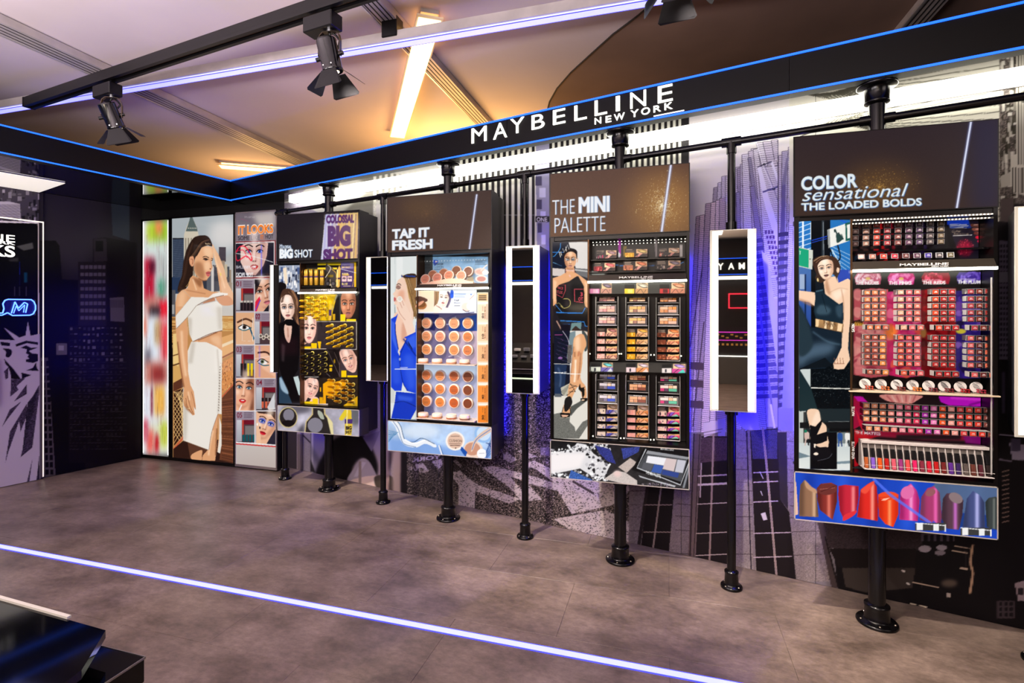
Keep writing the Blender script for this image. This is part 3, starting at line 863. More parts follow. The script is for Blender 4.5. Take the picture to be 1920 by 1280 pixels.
# beyond the fourth display: dark street and taxi details
M.F()
M.poly([(1535, 760), (2160, 700), (2160, 1290), (1590, 1290)], (17, 13, 16))
M.F(1500, 940, 4.5714)
M.poly([(160, 180), (560, 190), (1040, 260), (1060, 420), (250, 400)], (52, 42, 46), tex=M.speck(1.3, .3, 1, 8))
M.poly([(360, 570), (990, 570), (960, 740), (560, 780), (390, 730)], (62, 54, 50))
M.poly([(250, 405), (1000, 405), (980, 570), (330, 565)], (26, 19, 20)); M.poly([(150, 180), (200, 180), (330, 740), (270, 740)], (70, 58, 58)); M.line([(215, 300), (330, 740)], 14, (24, 18, 20))
M.ell(1070, 405, 52, 30, (170, 160, 172)); M.ell(1215, 395, 46, 24, (170, 160, 172)); M.ell(1200, 440, 46, 22, (140, 130, 140))
for (a_, b_, w_) in (((1300, 420), (1440, 440), 10), ((1320, 380), (1460, 400), 6), ((960, 690), (1190, 735), 8), ((1040, 680), (1040, 740), 5), ((1370, 570), (1440, 580), 14), ((1425, 440), (1425, 560), 6)):
    M.line([a_, b_], w_, (206, 182, 160))
M.line([(1480, 370), (1462, 520), (1480, 620), (1455, 790)], 20, (196, 160, 130), sm=True, blur=2)
M.rect(1040, 270, 1320, 340, (92, 82, 96)); 
for k in range(5): M.rect(1060 + k * 54, 285, 1096 + k * 54, 340, (22, 18, 24))
M.poly([(940, 870), (1090, 900), (1080, 915), (1010, 885), (950, 885)], (236, 220, 196)); M.rect(1260, 785, 1290, 820, (190, 176, 166)); M.poly([(870, 588), (895, 590), (900, 608), (878, 606)], (240, 232, 226)); M.poly([(910, 692), (935, 696), (940, 714), (918, 710)], (240, 232, 226))
M.ell(1280, 700, 70, 34, (92, 80, 70), blur=12); M.rect(1690, 850, 1840, 1000, (64, 54, 58))
for k in range(3):
    for j in range(3): M.rect(1705 + k * 46, 862 + j * 46, 1733 + k * 46, 892 + j * 46, (20, 16, 20))
M.poly([(1840, 700), (2200, 600), (2200, 860), (1870, 850)], (150, 134, 140)); M.rect(1870, 740, 1920, 800, (40, 34, 40))
# right edge: skyline, upper part
M.F()
M.poly([(1480, 120), (2160, 120), (2160, 420), (1480, 420)], (226, 224, 210))
for k in range(26):
    M.line([(1500 + k * 4, 256 - k * 2.2), (1890, 110 + k * 14)], 1.8, (78, 76, 66), alpha=.9)
M.F(1820, 80, 3.76)
M.poly([(205, 0), (1200, 0), (1200, 1400), (205, 1400)], (96, 88, 84), tex=M.speck(4, .45, 1.2, 31))
gr = random.Random(5)
for k in range(90):
    x, y = gr.uniform(205, 320), gr.uniform(300, 1150)
    v = gr.choice([230, 206, 60, 40, 150]); w_, h_ = gr.uniform(8, 34), gr.uniform(16, 70)
    M.rect(x, y, x + w_, y + h_, (v, v - 4, v - 14), alpha=.9)
M.rect(320, 0, 1200, 870, (206, 202, 190)); 
for k in range(44): M.rect(330 + k * 20, 0, 338 + k * 20, 860, (54, 48, 44))
M.poly([(275, 870), (1200, 860), (1200, 1300), (290, 1050)], (216, 212, 200))
for k in range(30): M.rect(292 + k * 22, 880, 302 + k * 22, 1060, (60, 54, 50))
M.poly([(280, 800), (330, 780), (330, 880), (280, 880)], (214, 210, 198)); M.poly([(210, 940), (280, 910), (280, 1010), (215, 1020)], (190, 186, 176))
M.rect(215, 1100, 300, 1400, (88, 76, 76)); M.rect(300, 1140, 1200, 1400, (34, 26, 30))
M.F(1820, 400, 2.56)
M.rect(125, 40, 900, 900, (26, 20, 26)); M.rect(138, 130, 182, 700, (104, 94, 116))
for k in range(22):
    for j in range(3): M.rect(141 + j * 14, 150 + k * 25, 150 + j * 14, 162 + k * 25, (36, 30, 42))
M.rect(184, 60, 215, 900, (60, 50, 66), blur=3); M.rect(136, 280, 186, 330, (120, 112, 128))
M.rect(150, 760, 165, 960, (90, 80, 110), alpha=.7, blur=3); M.rect(175, 900, 205, 1000, (44, 36, 52))
M.poly([(185, 1100), (260, 1110), (330, 1190), (200, 1180)], (150, 140, 160)); M.rect(195, 1080, 240, 1140, (70, 62, 84)); M.line([(135, 1060), (210, 1066)], 6, (160, 150, 170)); M.line([(135, 1180), (200, 1190)], 8, (110, 100, 116))
for k in range(12): M.line([(150, 1240 + k * 22), (185, 1232 + k * 22)], 5, (170, 140, 126), alpha=.8)
M.done()
Xr = (math.cos(WA), math.sin(WA), 0)
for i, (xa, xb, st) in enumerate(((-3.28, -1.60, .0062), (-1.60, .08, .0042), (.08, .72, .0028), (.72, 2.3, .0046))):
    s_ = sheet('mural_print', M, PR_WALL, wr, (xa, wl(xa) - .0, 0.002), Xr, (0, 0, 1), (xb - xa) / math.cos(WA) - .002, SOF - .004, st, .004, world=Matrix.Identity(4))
# ------------------------------------------------------------------ fascia with blue lines and the lit sign
def P3(x, m, c, off=0.0):
    return (x, c - m * x + off)


FZ0, FZ1 = SOF - .005, 2.552
xa, xb = -3.70, 2.5
fx = thing('sign_fascia', 'long black fascia over the right wall carrying the lit white name letters', 'sign fascia', (0, BC, 0), bA)
ca = math.cos(bA)
L_ = lambda x: x / ca                                              # room x -> distance along the fascia
ob('board', MB().box(L_(xa), L_(-.93) - .001, 0, .06, FZ0, FZ1).box(L_(-.93) + .001, L_(.54) - .001, 0, .06, FZ0, FZ1).box(L_(.54) + .001, L_(xb), 0, .06, FZ0, FZ1), [fascia_m], fx)
ob('light_line', MB().box(L_(xa), L_(xb), -.007, .0, FZ1 - .009, FZ1 - .001), [blue_tube], fx)
ob('light_line', MB().box(L_(xa), L_(xb), -.007, .0, FZ0 + .001, FZ0 + .009), [blue_tube], fx)
letter_m = mat('lit_letter_face', (255, 255, 250), .4, emit=(255, 252, 238), es=1.5)


def sgn(ch, u0, u1, vt, vb, bold=.0, nm='letter'):
    um = (u0 + u1) / 2
    a = online(u0, vb, BC, BM); b = online(u1, vb, BC, BM); t = online(um, vt, BC, BM); q = online(um, vb, BC, BM)
    o = solid_text(nm, ch, L_(a.x), L_(b.x), q.z, t.z, -.004, .006, letter_m, fx, bold)
    return o


for ch, u0, u1, vt, vb in (('M', 885.5, 913.5, 239, 267), ('A', 926, 952, 231, 260), ('Y', 958, 984, 222, 250), ('B', 998, 1022, 215, 242),
                           ('E', 1038, 1061, 205.5, 233), ('L', 1078, 1101, 197, 225.5), ('L', 1116, 1139, 187.5, 216), ('I', 1155.5, 1163, 181, 209),
                           ('N', 1182.5, 1212, 172, 202), ('E', 1234, 1262, 160.5, 192)):
    sgn(ch, u0, u1, vt, vb)
for ch, u0, u1, vt, vb in (('N', 1116, 1128, 221, 233), ('E', 1136.5, 1147, 218, 230), ('W', 1152, 1172, 213.5, 226), ('Y', 1183, 1198, 207, 220),
                           ('O', 1203, 1219.5, 202.5, 215.5), ('R', 1226, 1240, 198.5, 210.5), ('K', 1246.5, 1262, 193.5, 206)):
    sgn(ch, u0, u1, vt, vb, .012)
a = online(1226, 219, BC, BM); b = online(1283, 207, BC, BM)
ob('thin_lit_rule', MB().box(L_(a.x), L_(b.x), -.006, 0, a.z + .000, a.z + .004), [letter_m], fx)

lf = thing('fascia', 'plain black fascia with two blue lines hanging over the left wall', 'fascia')
p = [(bx(-.6), -.6), (bx(3.70), 3.70), (bx(3.70) - .06, 3.76), (bx(-.6) - .06, -.6)]
ob('board', MB().hexa([(x, y, FZ0) for x, y in p] + [(x, y, FZ1) for x, y in p]), [fascia_m], lf)
for z in (FZ1 - .009, FZ0 + .001):
    q = [(bx(-.6) + .007, -.6), (bx(3.70) + .007, 3.692), (bx(3.70), 3.70), (bx(-.6), -.6)]
    ob('light_line', MB().hexa([(x, y, z) for x, y in q] + [(x, y, z + .008) for x, y in q]), [blue_tube], lf)

# cove light along the top of the mural
cv = thing('cove_light', 'long white linear cove light along the top of the city mural', 'linear light', (0, WC, 0), WA)
cw = math.cos(WA)
ob('diffuser', MB().box(-3.15 / cw, 2.4 / cw, -.055, -.004, SOF - .031, SOF - .002), [strip_w], cv)
ob('channel', MB().box(-3.15 / cw, 2.4 / cw, -.004, 0, SOF - .037, SOF - .001), [alu], cv)


# ------------------------------------------------------------------ pipework
def flange(mb, r, x, y, z, up=1, rp=.03):
    """floor flange: plate, hub and collar, turned profile; up = -1 hangs from a ceiling"""
    s = up
    mb.lathe([(r * .98, 0), (r, s * .004), (r * .99, s * .010), (r * .93, s * .014), (rp * 1.62, s * .016), (rp * 1.50, s * .022), (rp * 1.42, s * .070),
              (rp * 1.50, s * .074), (rp * 1.50, s * .082), (rp * 1.25, s * .086), (rp, s * .09)], (x, y, z), 32)


def bolts(parent, r, z, up=1, n=4, x=0, y=0):
    for k in range(n):
        t = PI / 4 + k * 2 * PI / n
        ob('bolt', MB().lathe([(.0052, 0), (.0052, up * .003), (.003, up * .005)], (x + r * math.cos(t), y + r * math.sin(t), z), 8), [bolt_m], parent)


RAILZ = 2.215
pr = thing('pipe_rail', 'long black horizontal pipe running in front of the mural under the cove light', 'pipe rail', (0, PC, 0), -math.atan(PM))
cp = math.cos(math.atan(PM))
PL = lambda x: x / cp
DPOST = [-2.519, -1.395, -.246, .887]                       # display posts along x
MPOST = [-3.032, -1.965, -.828, .309, 1.391]                # mirror posts
ob('pipe', MB().tube((PL(-3.12), 0, RAILZ), (PL(2.4), 0, RAILZ), .0165, 20), [pipe], pr)
for x in MPOST:
    ob('tee_fitting', MB().tube((PL(x) - .045, 0, RAILZ), (PL(x) + .045, 0, RAILZ), .0235, 18).tube((PL(x), 0, RAILZ - .058), (PL(x), 0, RAILZ), .0235, 18), [pipe], pr)
for x in DPOST:
    ob('cross_fitting', MB().tube((PL(x) - .065, 0, RAILZ), (PL(x) + .065, 0, RAILZ), .0225, 18), [pipe], pr)
ob('elbow', MB().path([(PL(-3.12), 0, RAILZ), (PL(-3.15), .008, RAILZ - .003), (PL(-3.17), .025, RAILZ - .004), (PL(-3.175), .06, RAILZ - .004), (PL(-3.175), .16, RAILZ - .004)], .0185, 14), [pipe], pr)

# ------------------------------------------------------------------ ceiling rails, light profile, luminaires
def rail(x0, x1, yA, yB, label, w=.11, skew=0.0):
    t = thing('ceiling_rail', label, 'ceiling rail', (0, 0, 0))
    z = 2.905
    def pr_(a, b, z0, z1):
        return [(x0 + a, yA, z0), (x0 + b, yA, z0), (x1 + b, yB, z0), (x1 + a, yB, z0), (x0 + a, yA, z1), (x0 + b, yA, z1), (x1 + b, yB, z1), (x1 + a, yB, z1)]
    ob('body', MB().hexa(pr_(-w / 2, w / 2, z, CEIL - .005)), [alu], t)
    for a in (-.34, -.12, .12, .34):
        ob('groove', MB().hexa(pr_(a * w - .004, a * w + .003, z - .0012, z + .004)), [alud], t)
    ob('lip', MB().hexa(pr_(-w / 2 - .006, -w / 2 + .004, z - .004, z + .008)), [mat('rail_lip_bright', (205, 200, 200), .3, .6)], t)
    return t


rail(-3.42, -3.61, 1.2, 4.8, 'wide aluminium ceiling rail nearest the left wall', .15)
rail(-1.395, -1.435, .4, 5.2, 'aluminium ceiling rail in the middle, crossing the warm linear lamp', .11)
rail(1.30, 1.25, .6, 5.6, 'aluminium ceiling rail over the loaded bolds display, at the far right', .11)

lp = thing('light_profile', 'long grey ceiling profile with lavender-white glowing face crossing the whole room', 'linear light')
LY0, LY1, LZ = 2.44, 2.512, 2.80
ob('body', MB().box(-5.3, 2.6, LY0 - .012, LY0 + .036, LZ, LZ + .05), [alu], lp)
ob('diffuser', MB().box(-5.3, 2.6, LY0 - .020 + .02, LY0 + .047, LZ - .012, LZ), [lav], lp)
for y in (LY0 - .003, LY0 + .047):
    ob('edge', MB().box(-5.3, 2.6, y, y + .003, LZ - .0125, LZ - .009), [lavedge], lp)
for x in (-3.48, -1.40, 1.27):
    ob('clamp', MB().box(x - .045, x + .045, LY0 - .02, LY0 + .055, LZ + .02, 2.93, 0, .004), [black], lp)


def luminaire(a, b, w, label):
    a, b = Vector(a), Vector(b); d = (b - a).normalized(); s = Vector((-d.y, d.x, 0)) * w / 2
    t = thing('linear_luminaire', label, 'ceiling light')
    z = 2.90
    def q(k, z0, z1, e=0):
        A_, B_ = a - d * e, b + d * e
        return [(*(A_ - s * k).xy, z0), (*(A_ + s * k).xy, z0), (*(B_ + s * k).xy, z0), (*(B_ - s * k).xy, z0),
                (*(A_ - s * k).xy, z1), (*(A_ + s * k).xy, z1), (*(B_ + s * k).xy, z1), (*(B_ - s * k).xy, z1)]
    ob('frame', MB().hexa(q(1.16, z + .004, z + .012, .02)), [mat('luminaire_frame', (226, 205, 170), .5)], t)
    ob('diffuser', MB().hexa(q(1.0, z, z + .005)), [warm], t)
    ob('added_glow', MB().hexa(q(.8, z + .014, z + .035, -.02)), [warmside], t)  # glowing core added to spread warm light over the ceiling
    ob('mounting', MB().hexa(q(.8, z + .035, CEIL)), [alu], t)


luminaire(onz(806, 37, 2.90), onz(745, 258, 2.90), .118, 'long warm yellow linear lamp on the ceiling behind the lavender profile')
luminaire(onz(413, 313, 2.90), onz(560, 324, 2.90), .12, 'short visible end of warm linear lamp low over the room corner')

# track with three barn-door spotlights
TR0, TR1 = Vector((-3.80, 2.225, 2.66)), Vector((1.6, 1.46, 2.66))
tr = thing('lighting_track', 'long black lighting track hung across the ceiling with spotlights clipped on', 'lighting track')
d = (TR1 - TR0).normalized(); sx = Vector((-d.y, d.x, 0))
def tb(a, b, w0, w1, z0, z1):
    return [(*(a + sx * w0).xy, z0), (*(a + sx * w1).xy, z0), (*(b + sx * w1).xy, z0), (*(b + sx * w0).xy, z0),
            (*(a + sx * w0).xy, z1), (*(a + sx * w1).xy, z1), (*(b + sx * w1).xy, z1), (*(b + sx * w0).xy, z1)]
ob('channel', MB().hexa(tb(TR0, TR1, -.03, .03, 2.662, 2.70)).hexa(tb(TR0, TR1, -.03, -.012, 2.645, 2.663)).hexa(tb(TR0, TR1, .012, .03, 2.645, 2.663)), [black], tr)
ob('conductor', MB().hexa(tb(TR0, TR1, -.006, .006, 2.655, 2.6625)), [rim_m], tr)
ob('end_cap', MB().hexa(tb(TR0 - d * .012, TR0, -.031, .031, 2.643, 2.702)), [black], tr)
for t_ in (3.6, 4.9):
    q = TR0 + d * t_
    ob('hanger', MB().tube((q.x, q.y, 2.70), (q.x, q.y, CEIL), .008, 10), [black], tr)


def spotlight(s, label, yaw, tilt, twist=0.0):
    q = TR0 + d * s
    t = thing('barn_door_spotlight', label, 'spotlight', (q.x, q.y, 2.645), math.atan2(d.y, d.x), 'spotlights on the black track')
    dark = mat('spotlight_black', (4, 4, 6), .16, .0, .7)
    matte = mat('barn_door_black', (7, 7, 9), .42, .0, .35)
    ob('gear_box', MB().box(-.085, .075, -.035, .035, -.085, -.018, 0, .004).box(-.02, .05, -.010, .010, -.018, -.0005), [black], t)
    px = .035
    Rm = Matrix.Rotation(yaw, 4, 'Z')
    def rot(v): return Rm @ Vector(v) + Vector((px, 0, 0))
    # yoke
    hw = .050; zp = -.195
    yk = [(-hw, 0, zp), (-hw, 0, -.13), (-hw * .9, 0, -.106), (-hw * .6, 0, -.092), (0, 0, -.089), (hw * .6, 0, -.092), (hw * .9, 0, -.106), (hw, 0, -.13), (hw, 0, zp)]
    vs, fs = [], []
    for (x, y, z) in yk:
        vs += [rot((x, -.009, z)), rot((x, .009, z)), rot((x * .94, .009, z + (-.003 if abs(x) < hw * .95 else 0))), rot((x * .94, -.009, z + (-.003 if abs(x) < hw * .95 else 0)))]
    for i in range(len(yk) - 1):
        for j in range(4): fs.append((i * 4 + j, i * 4 + (j + 1) % 4, i * 4 + 4 + (j + 1) % 4, i * 4 + 4 + j))
    ob('yoke', MB().add(vs, fs), [mat('yoke_gloss', (60, 50, 40), .18, .8, .6)], t)
    ob('swivel', MB().tube(rot((0, 0, -.092)), rot((0, 0, -.083)), .012, 14), [chrome], t)
    # can, tilted about the yoke axis
    Tm = Rm @ Matrix.Translation((0, 0, zp)) @ Matrix.Rotation(twist, 4, 'Y') @ Matrix.Rotation(tilt, 4, 'X')
    def can(v): return Tm @ Vector(v) + Vector((px, 0, 0))
    m = MB(); m.lathe([(.030, .070), (.041, .068), (.042, .060), (.042, -.052), (.0435, -.054), (.0435, -.064), (.040, -.066)], n=32)
    m.v = [tuple(can(v)) for v in m.v]
    ob('can', m, [dark], t)
    m = MB(); m.lathe([(.026, -.0665), (.024, -.060)], n=24); m.v = [tuple(can(v)) for v in m.v]
    ob('lamp_face', m, [mat('spot_lamp_face', (255, 240, 220), .5, emit=(255, 235, 205), es=2)], t)
    for e in (-1, 1):
        ob('knob', MB().tube(can((e * .042, 0, 0)), can((e * .062, 0, 0)), .009, 12), [black], t)
        ob('screw', MB().tube(can((e * .018, -.0425, -.045)), can((e * .018, -.0445, -.045)), .003, 8), [chrome], t)
    for k, (open_, ln) in enumerate(((.5, .092), (.8, .088), (.5, .092), (.8, .088))):
        an = k * PI / 2
        m = MB()
        a0, a1 = .032, .062
        zz = -.066; out = .043
        o1 = out + ln * math.sin(open_); z1 = zz - ln * math.cos(open_)
        pts_ = [(-a0, out, zz), (a0, out, zz), (a1, o1 - .006, z1 + .006), (a1 - .008, o1, z1), (-a1 + .008, o1, z1), (-a1, o1 - .006, z1 + .006)]
        vs = [Matrix.Rotation(an, 4, 'Z') @ Vector(p_) for p_ in pts_]
        nn = (vs[1] - vs[0]).cross(vs[3] - vs[0]).normalized() * .0012
        m.add([can(v) for v in vs] + [can(v + nn) for v in vs], [(0, 1, 2, 3, 4, 5), (11, 10, 9, 8, 7, 6)] + [(i, (i + 1) % 6, 6 + (i + 1) % 6, 6 + i) for i in range(6)])
        ob('barn_door', m, [matte], t)
    cb = [rot((.004, .012, -.09)), rot((.018, .022, -.098)), rot((.034, .022, -.118)), can((.030, .036, .035)), can((.02, .034, .05))]
    ob('cable', MB().path(cb, .0045, 8), [black], t)
    ob('cable', MB().path([rot((-.004, .01, -.092)), rot((-.012, .016, -.105)), can((-.010, .02, .069))], .004, 8), [black], t)
    w = t.matrix_basis
    src = w @ can((0, 0, -.07)); aim = w @ can((0, 0, -1.0))
    return src, aim


s1 = spotlight(.84, 'black barn-door spotlight with blue glint, nearest the left end of the track', .75, .30, -.30)
s2 = spotlight(2.42, 'black barn-door spotlight in the middle of the track, in front of the middle rail', .25, .14, -.18)
s3 = spotlight(3.83, 'black barn-door spotlight whose lower flap just dips into the top of the picture', .2, .15, -.1)
spot('spot_beam_left', s1[0], (-2.4, 3.35, 1.15), 260, (1.0, .86, .74), 66, .7)
spot('spot_beam_middle', s2[0], (-.75, 2.9, 1.1), 310, (1.0, .87, .76), 66, .6)
spot('spot_beam_right', s3[0], (.85, 2.5, 1.1), 320, (1.0, .87, .76), 70, .7)

# LED line let into the floor
fs_ = thing('floor_light_line', 'narrow lavender-white light line running across the floor', 'floor light')
a = onz(0, 1022, 0); b = onz(1330, 1280, 0)
YF = (a.y + b.y) / 2
ob('diffuser', MB().box(-5.1, 2.9, YF - .016, YF + .016, 0, .003), [mat('floor_led', (205, 210, 255), .5, emit=(176, 188, 255), es=1.05)], fs_)
for y in (YF - .021, YF + .016):
    ob('edge', MB().box(-5.1, 2.9, y, y + .005, 0, .0026), [mat('floor_led_edge', (40, 50, 220), .5, emit=(80, 80, 255), es=1.3)], fs_)


# ------------------------------------------------------------------ lighted mirrors on pipe stands
def mirror(x, label):
    y = pl_(x)
    t = thing('lighted_mirror', label, 'mirror', (x, y, 0), 0, 'tall lighted mirrors on black pipe stands')
    rp = .021
    m = MB(); m.tube((0, 0, .08), (0, 0, .886), rp, 20)
    m.tube((0, 0, .86), (0, 0, .885), rp * 1.45, 20); ob('stand_pipe', m, [pipe], t)
    m = MB(); flange(m, .052, 0, 0, 0, 1, rp * 1.05); ob('floor_flange', m, [pipe], t)
    bolts(t, .042, .0135)
    ob('hanger_pipe', MB().tube((0, 0, 1.768), (0, 0, RAILZ - .055), .0185, 20).tube((0, 0, 1.772), (0, 0, 1.815), .026, 20).tube((0, 0, 1.772), (0, 0, 1.776), .034, 20), [pipe], t)
    w, z0, z1, yf = .105, .883, 1.771, -.06
    ob('housing', MB().hexa([(-w + .004, yf + .006, z0 + .004), (w - .002, yf + .006, z0 + .004), (w - .002, .20, z0 + .004), (-w + .11, .20, z0 + .004), (-w + .004, yf + .006, z1 - .004), (w - .002, yf + .006, z1 - .004), (w - .002, .20, z1 - .004), (-w + .11, .20, z1 - .004)]), [mat('mirror_box_grey', (60, 60, 70), .3, .2)], t)
    ob('frame', MB().box(-w, w, yf + .002, yf + .008, z0, z1, 0, .001), [mat('frosted_frame', (196, 192, 178), .35, emit=(255, 250, 232), es=.12)], t)
    ob('mirror_glass', MB().box(-.066, .066, yf, yf + .0035, z0 + .004, z1 - .004), [mirror_m], t)
    for e in (-1, 1):
        if x < 1: ob('blue_tape', MB().box(.05 + e * .03 - .004, .05 + e * .03 + .004, .20, .205, z0 + .06, z1 - .06), [blue_soft], t)
        ob('light_panel', MB().box(e * .0665, e * .094, yf - .0005, yf + .003, z0 + .010, z1 - .006), [wht], t)
    return t


for x, l in zip(MPOST, ('lighted mirror at the corner, squeezed between topic panel and yellow mascara display',
                        'lighted mirror with blue reflection between the mascara and the cushion make-up displays',
                        'lighted mirror between the blue cushion display and the mini palette display',
                        'lighted mirror in front of the violet skyscraper, between palette and lipstick displays',
                        'lighted mirror cut by the right edge of the picture beside the lipstick display')):
    mirror(x, l)

# ------------------------------------------------------------------ black counters in the near left corner
def zray(u, v, z): return onz(u, v, z)
cz = .74
c = zray(272, 1231, cz)
t = thing('counter', 'low black gloss counter with a glowing white base line, bottom left corner', 'counter')
ob('top', MB().box(c.x - 1.3, c.x, c.y - 1.2, c.y, cz - .045, cz, 0, .002), [gloss], t)
ob('light_line', MB().box(c.x - 1.28, c.x + .006, c.y - 1.2, c.y - .012, cz - .062, cz - .046), [mat('counter_glow', (240, 255, 225), .5, emit=(240, 255, 215), es=1.2)], t)
ob('body', MB().box(c.x - 1.25, c.x - .02, c.y - 1.15, c.y - .03, .0, cz - .062), [black], t)
ob('trim', MB().box(c.x - 1.3, c.x + .001, c.y - .0005, c.y + .001, cz - .003, cz + .0008).box(c.x - .0005, c.x + .001, c.y - 1.2, c.y, cz - .003, cz + .0008), [steel], t)
t = thing('display_board', 'black gloss board lying askew on the low counter, white strip along its far edge', 'display board')
zt = .785
q4 = [zray(u, v, zt) for u, v in ((-420, 1006), (198, 1181), (153, 1256), (-60, 1410))]
dn = Vector((0, 0, .014))
ob('board', MB().hexa([v - dn for v in q4] + q4), [gloss], t)
e0, e1 = q4[0], q4[0].lerp(q4[1], .915); nr = Vector((0, .007, 0))
ob('edge_trim', MB().hexa([e0, e1, e1 + nr, e0 + nr, e0 + dn * .3, e1 + dn * .3, e1 + nr + dn * .3, e0 + nr + dn * .3]), [mat('white_edge', (230, 226, 216), .5)], t)
ob('spacer', MB().box(q4[3].x - .2, q4[2].x - .06, q4[2].y - .22, q4[2].y - .03, cz + .0005, zt - .0145), [black], t)
# ------------------------------------------------------------------ the four product displays
HW = .3655
yellow = mat('yellow_plastic', (236, 190, 10), .25, 0, .5, coat=.3)
goldp = mat('gold_plastic', (214, 170, 60), .25, .5, .5)
dtxt = mat('printed_white_text', (240, 240, 238), .5)
ledbar = mat('shelf_led_bar', (250, 250, 240), .5, emit=(255, 252, 235), es=11)
leddot = mat('led_dot', (250, 250, 240), .5, emit=(255, 250, 228), es=3.0, nosample=True)
shelf_m = mat('shelf_bronze_grey', (66, 60, 52), .3, .4, .5)


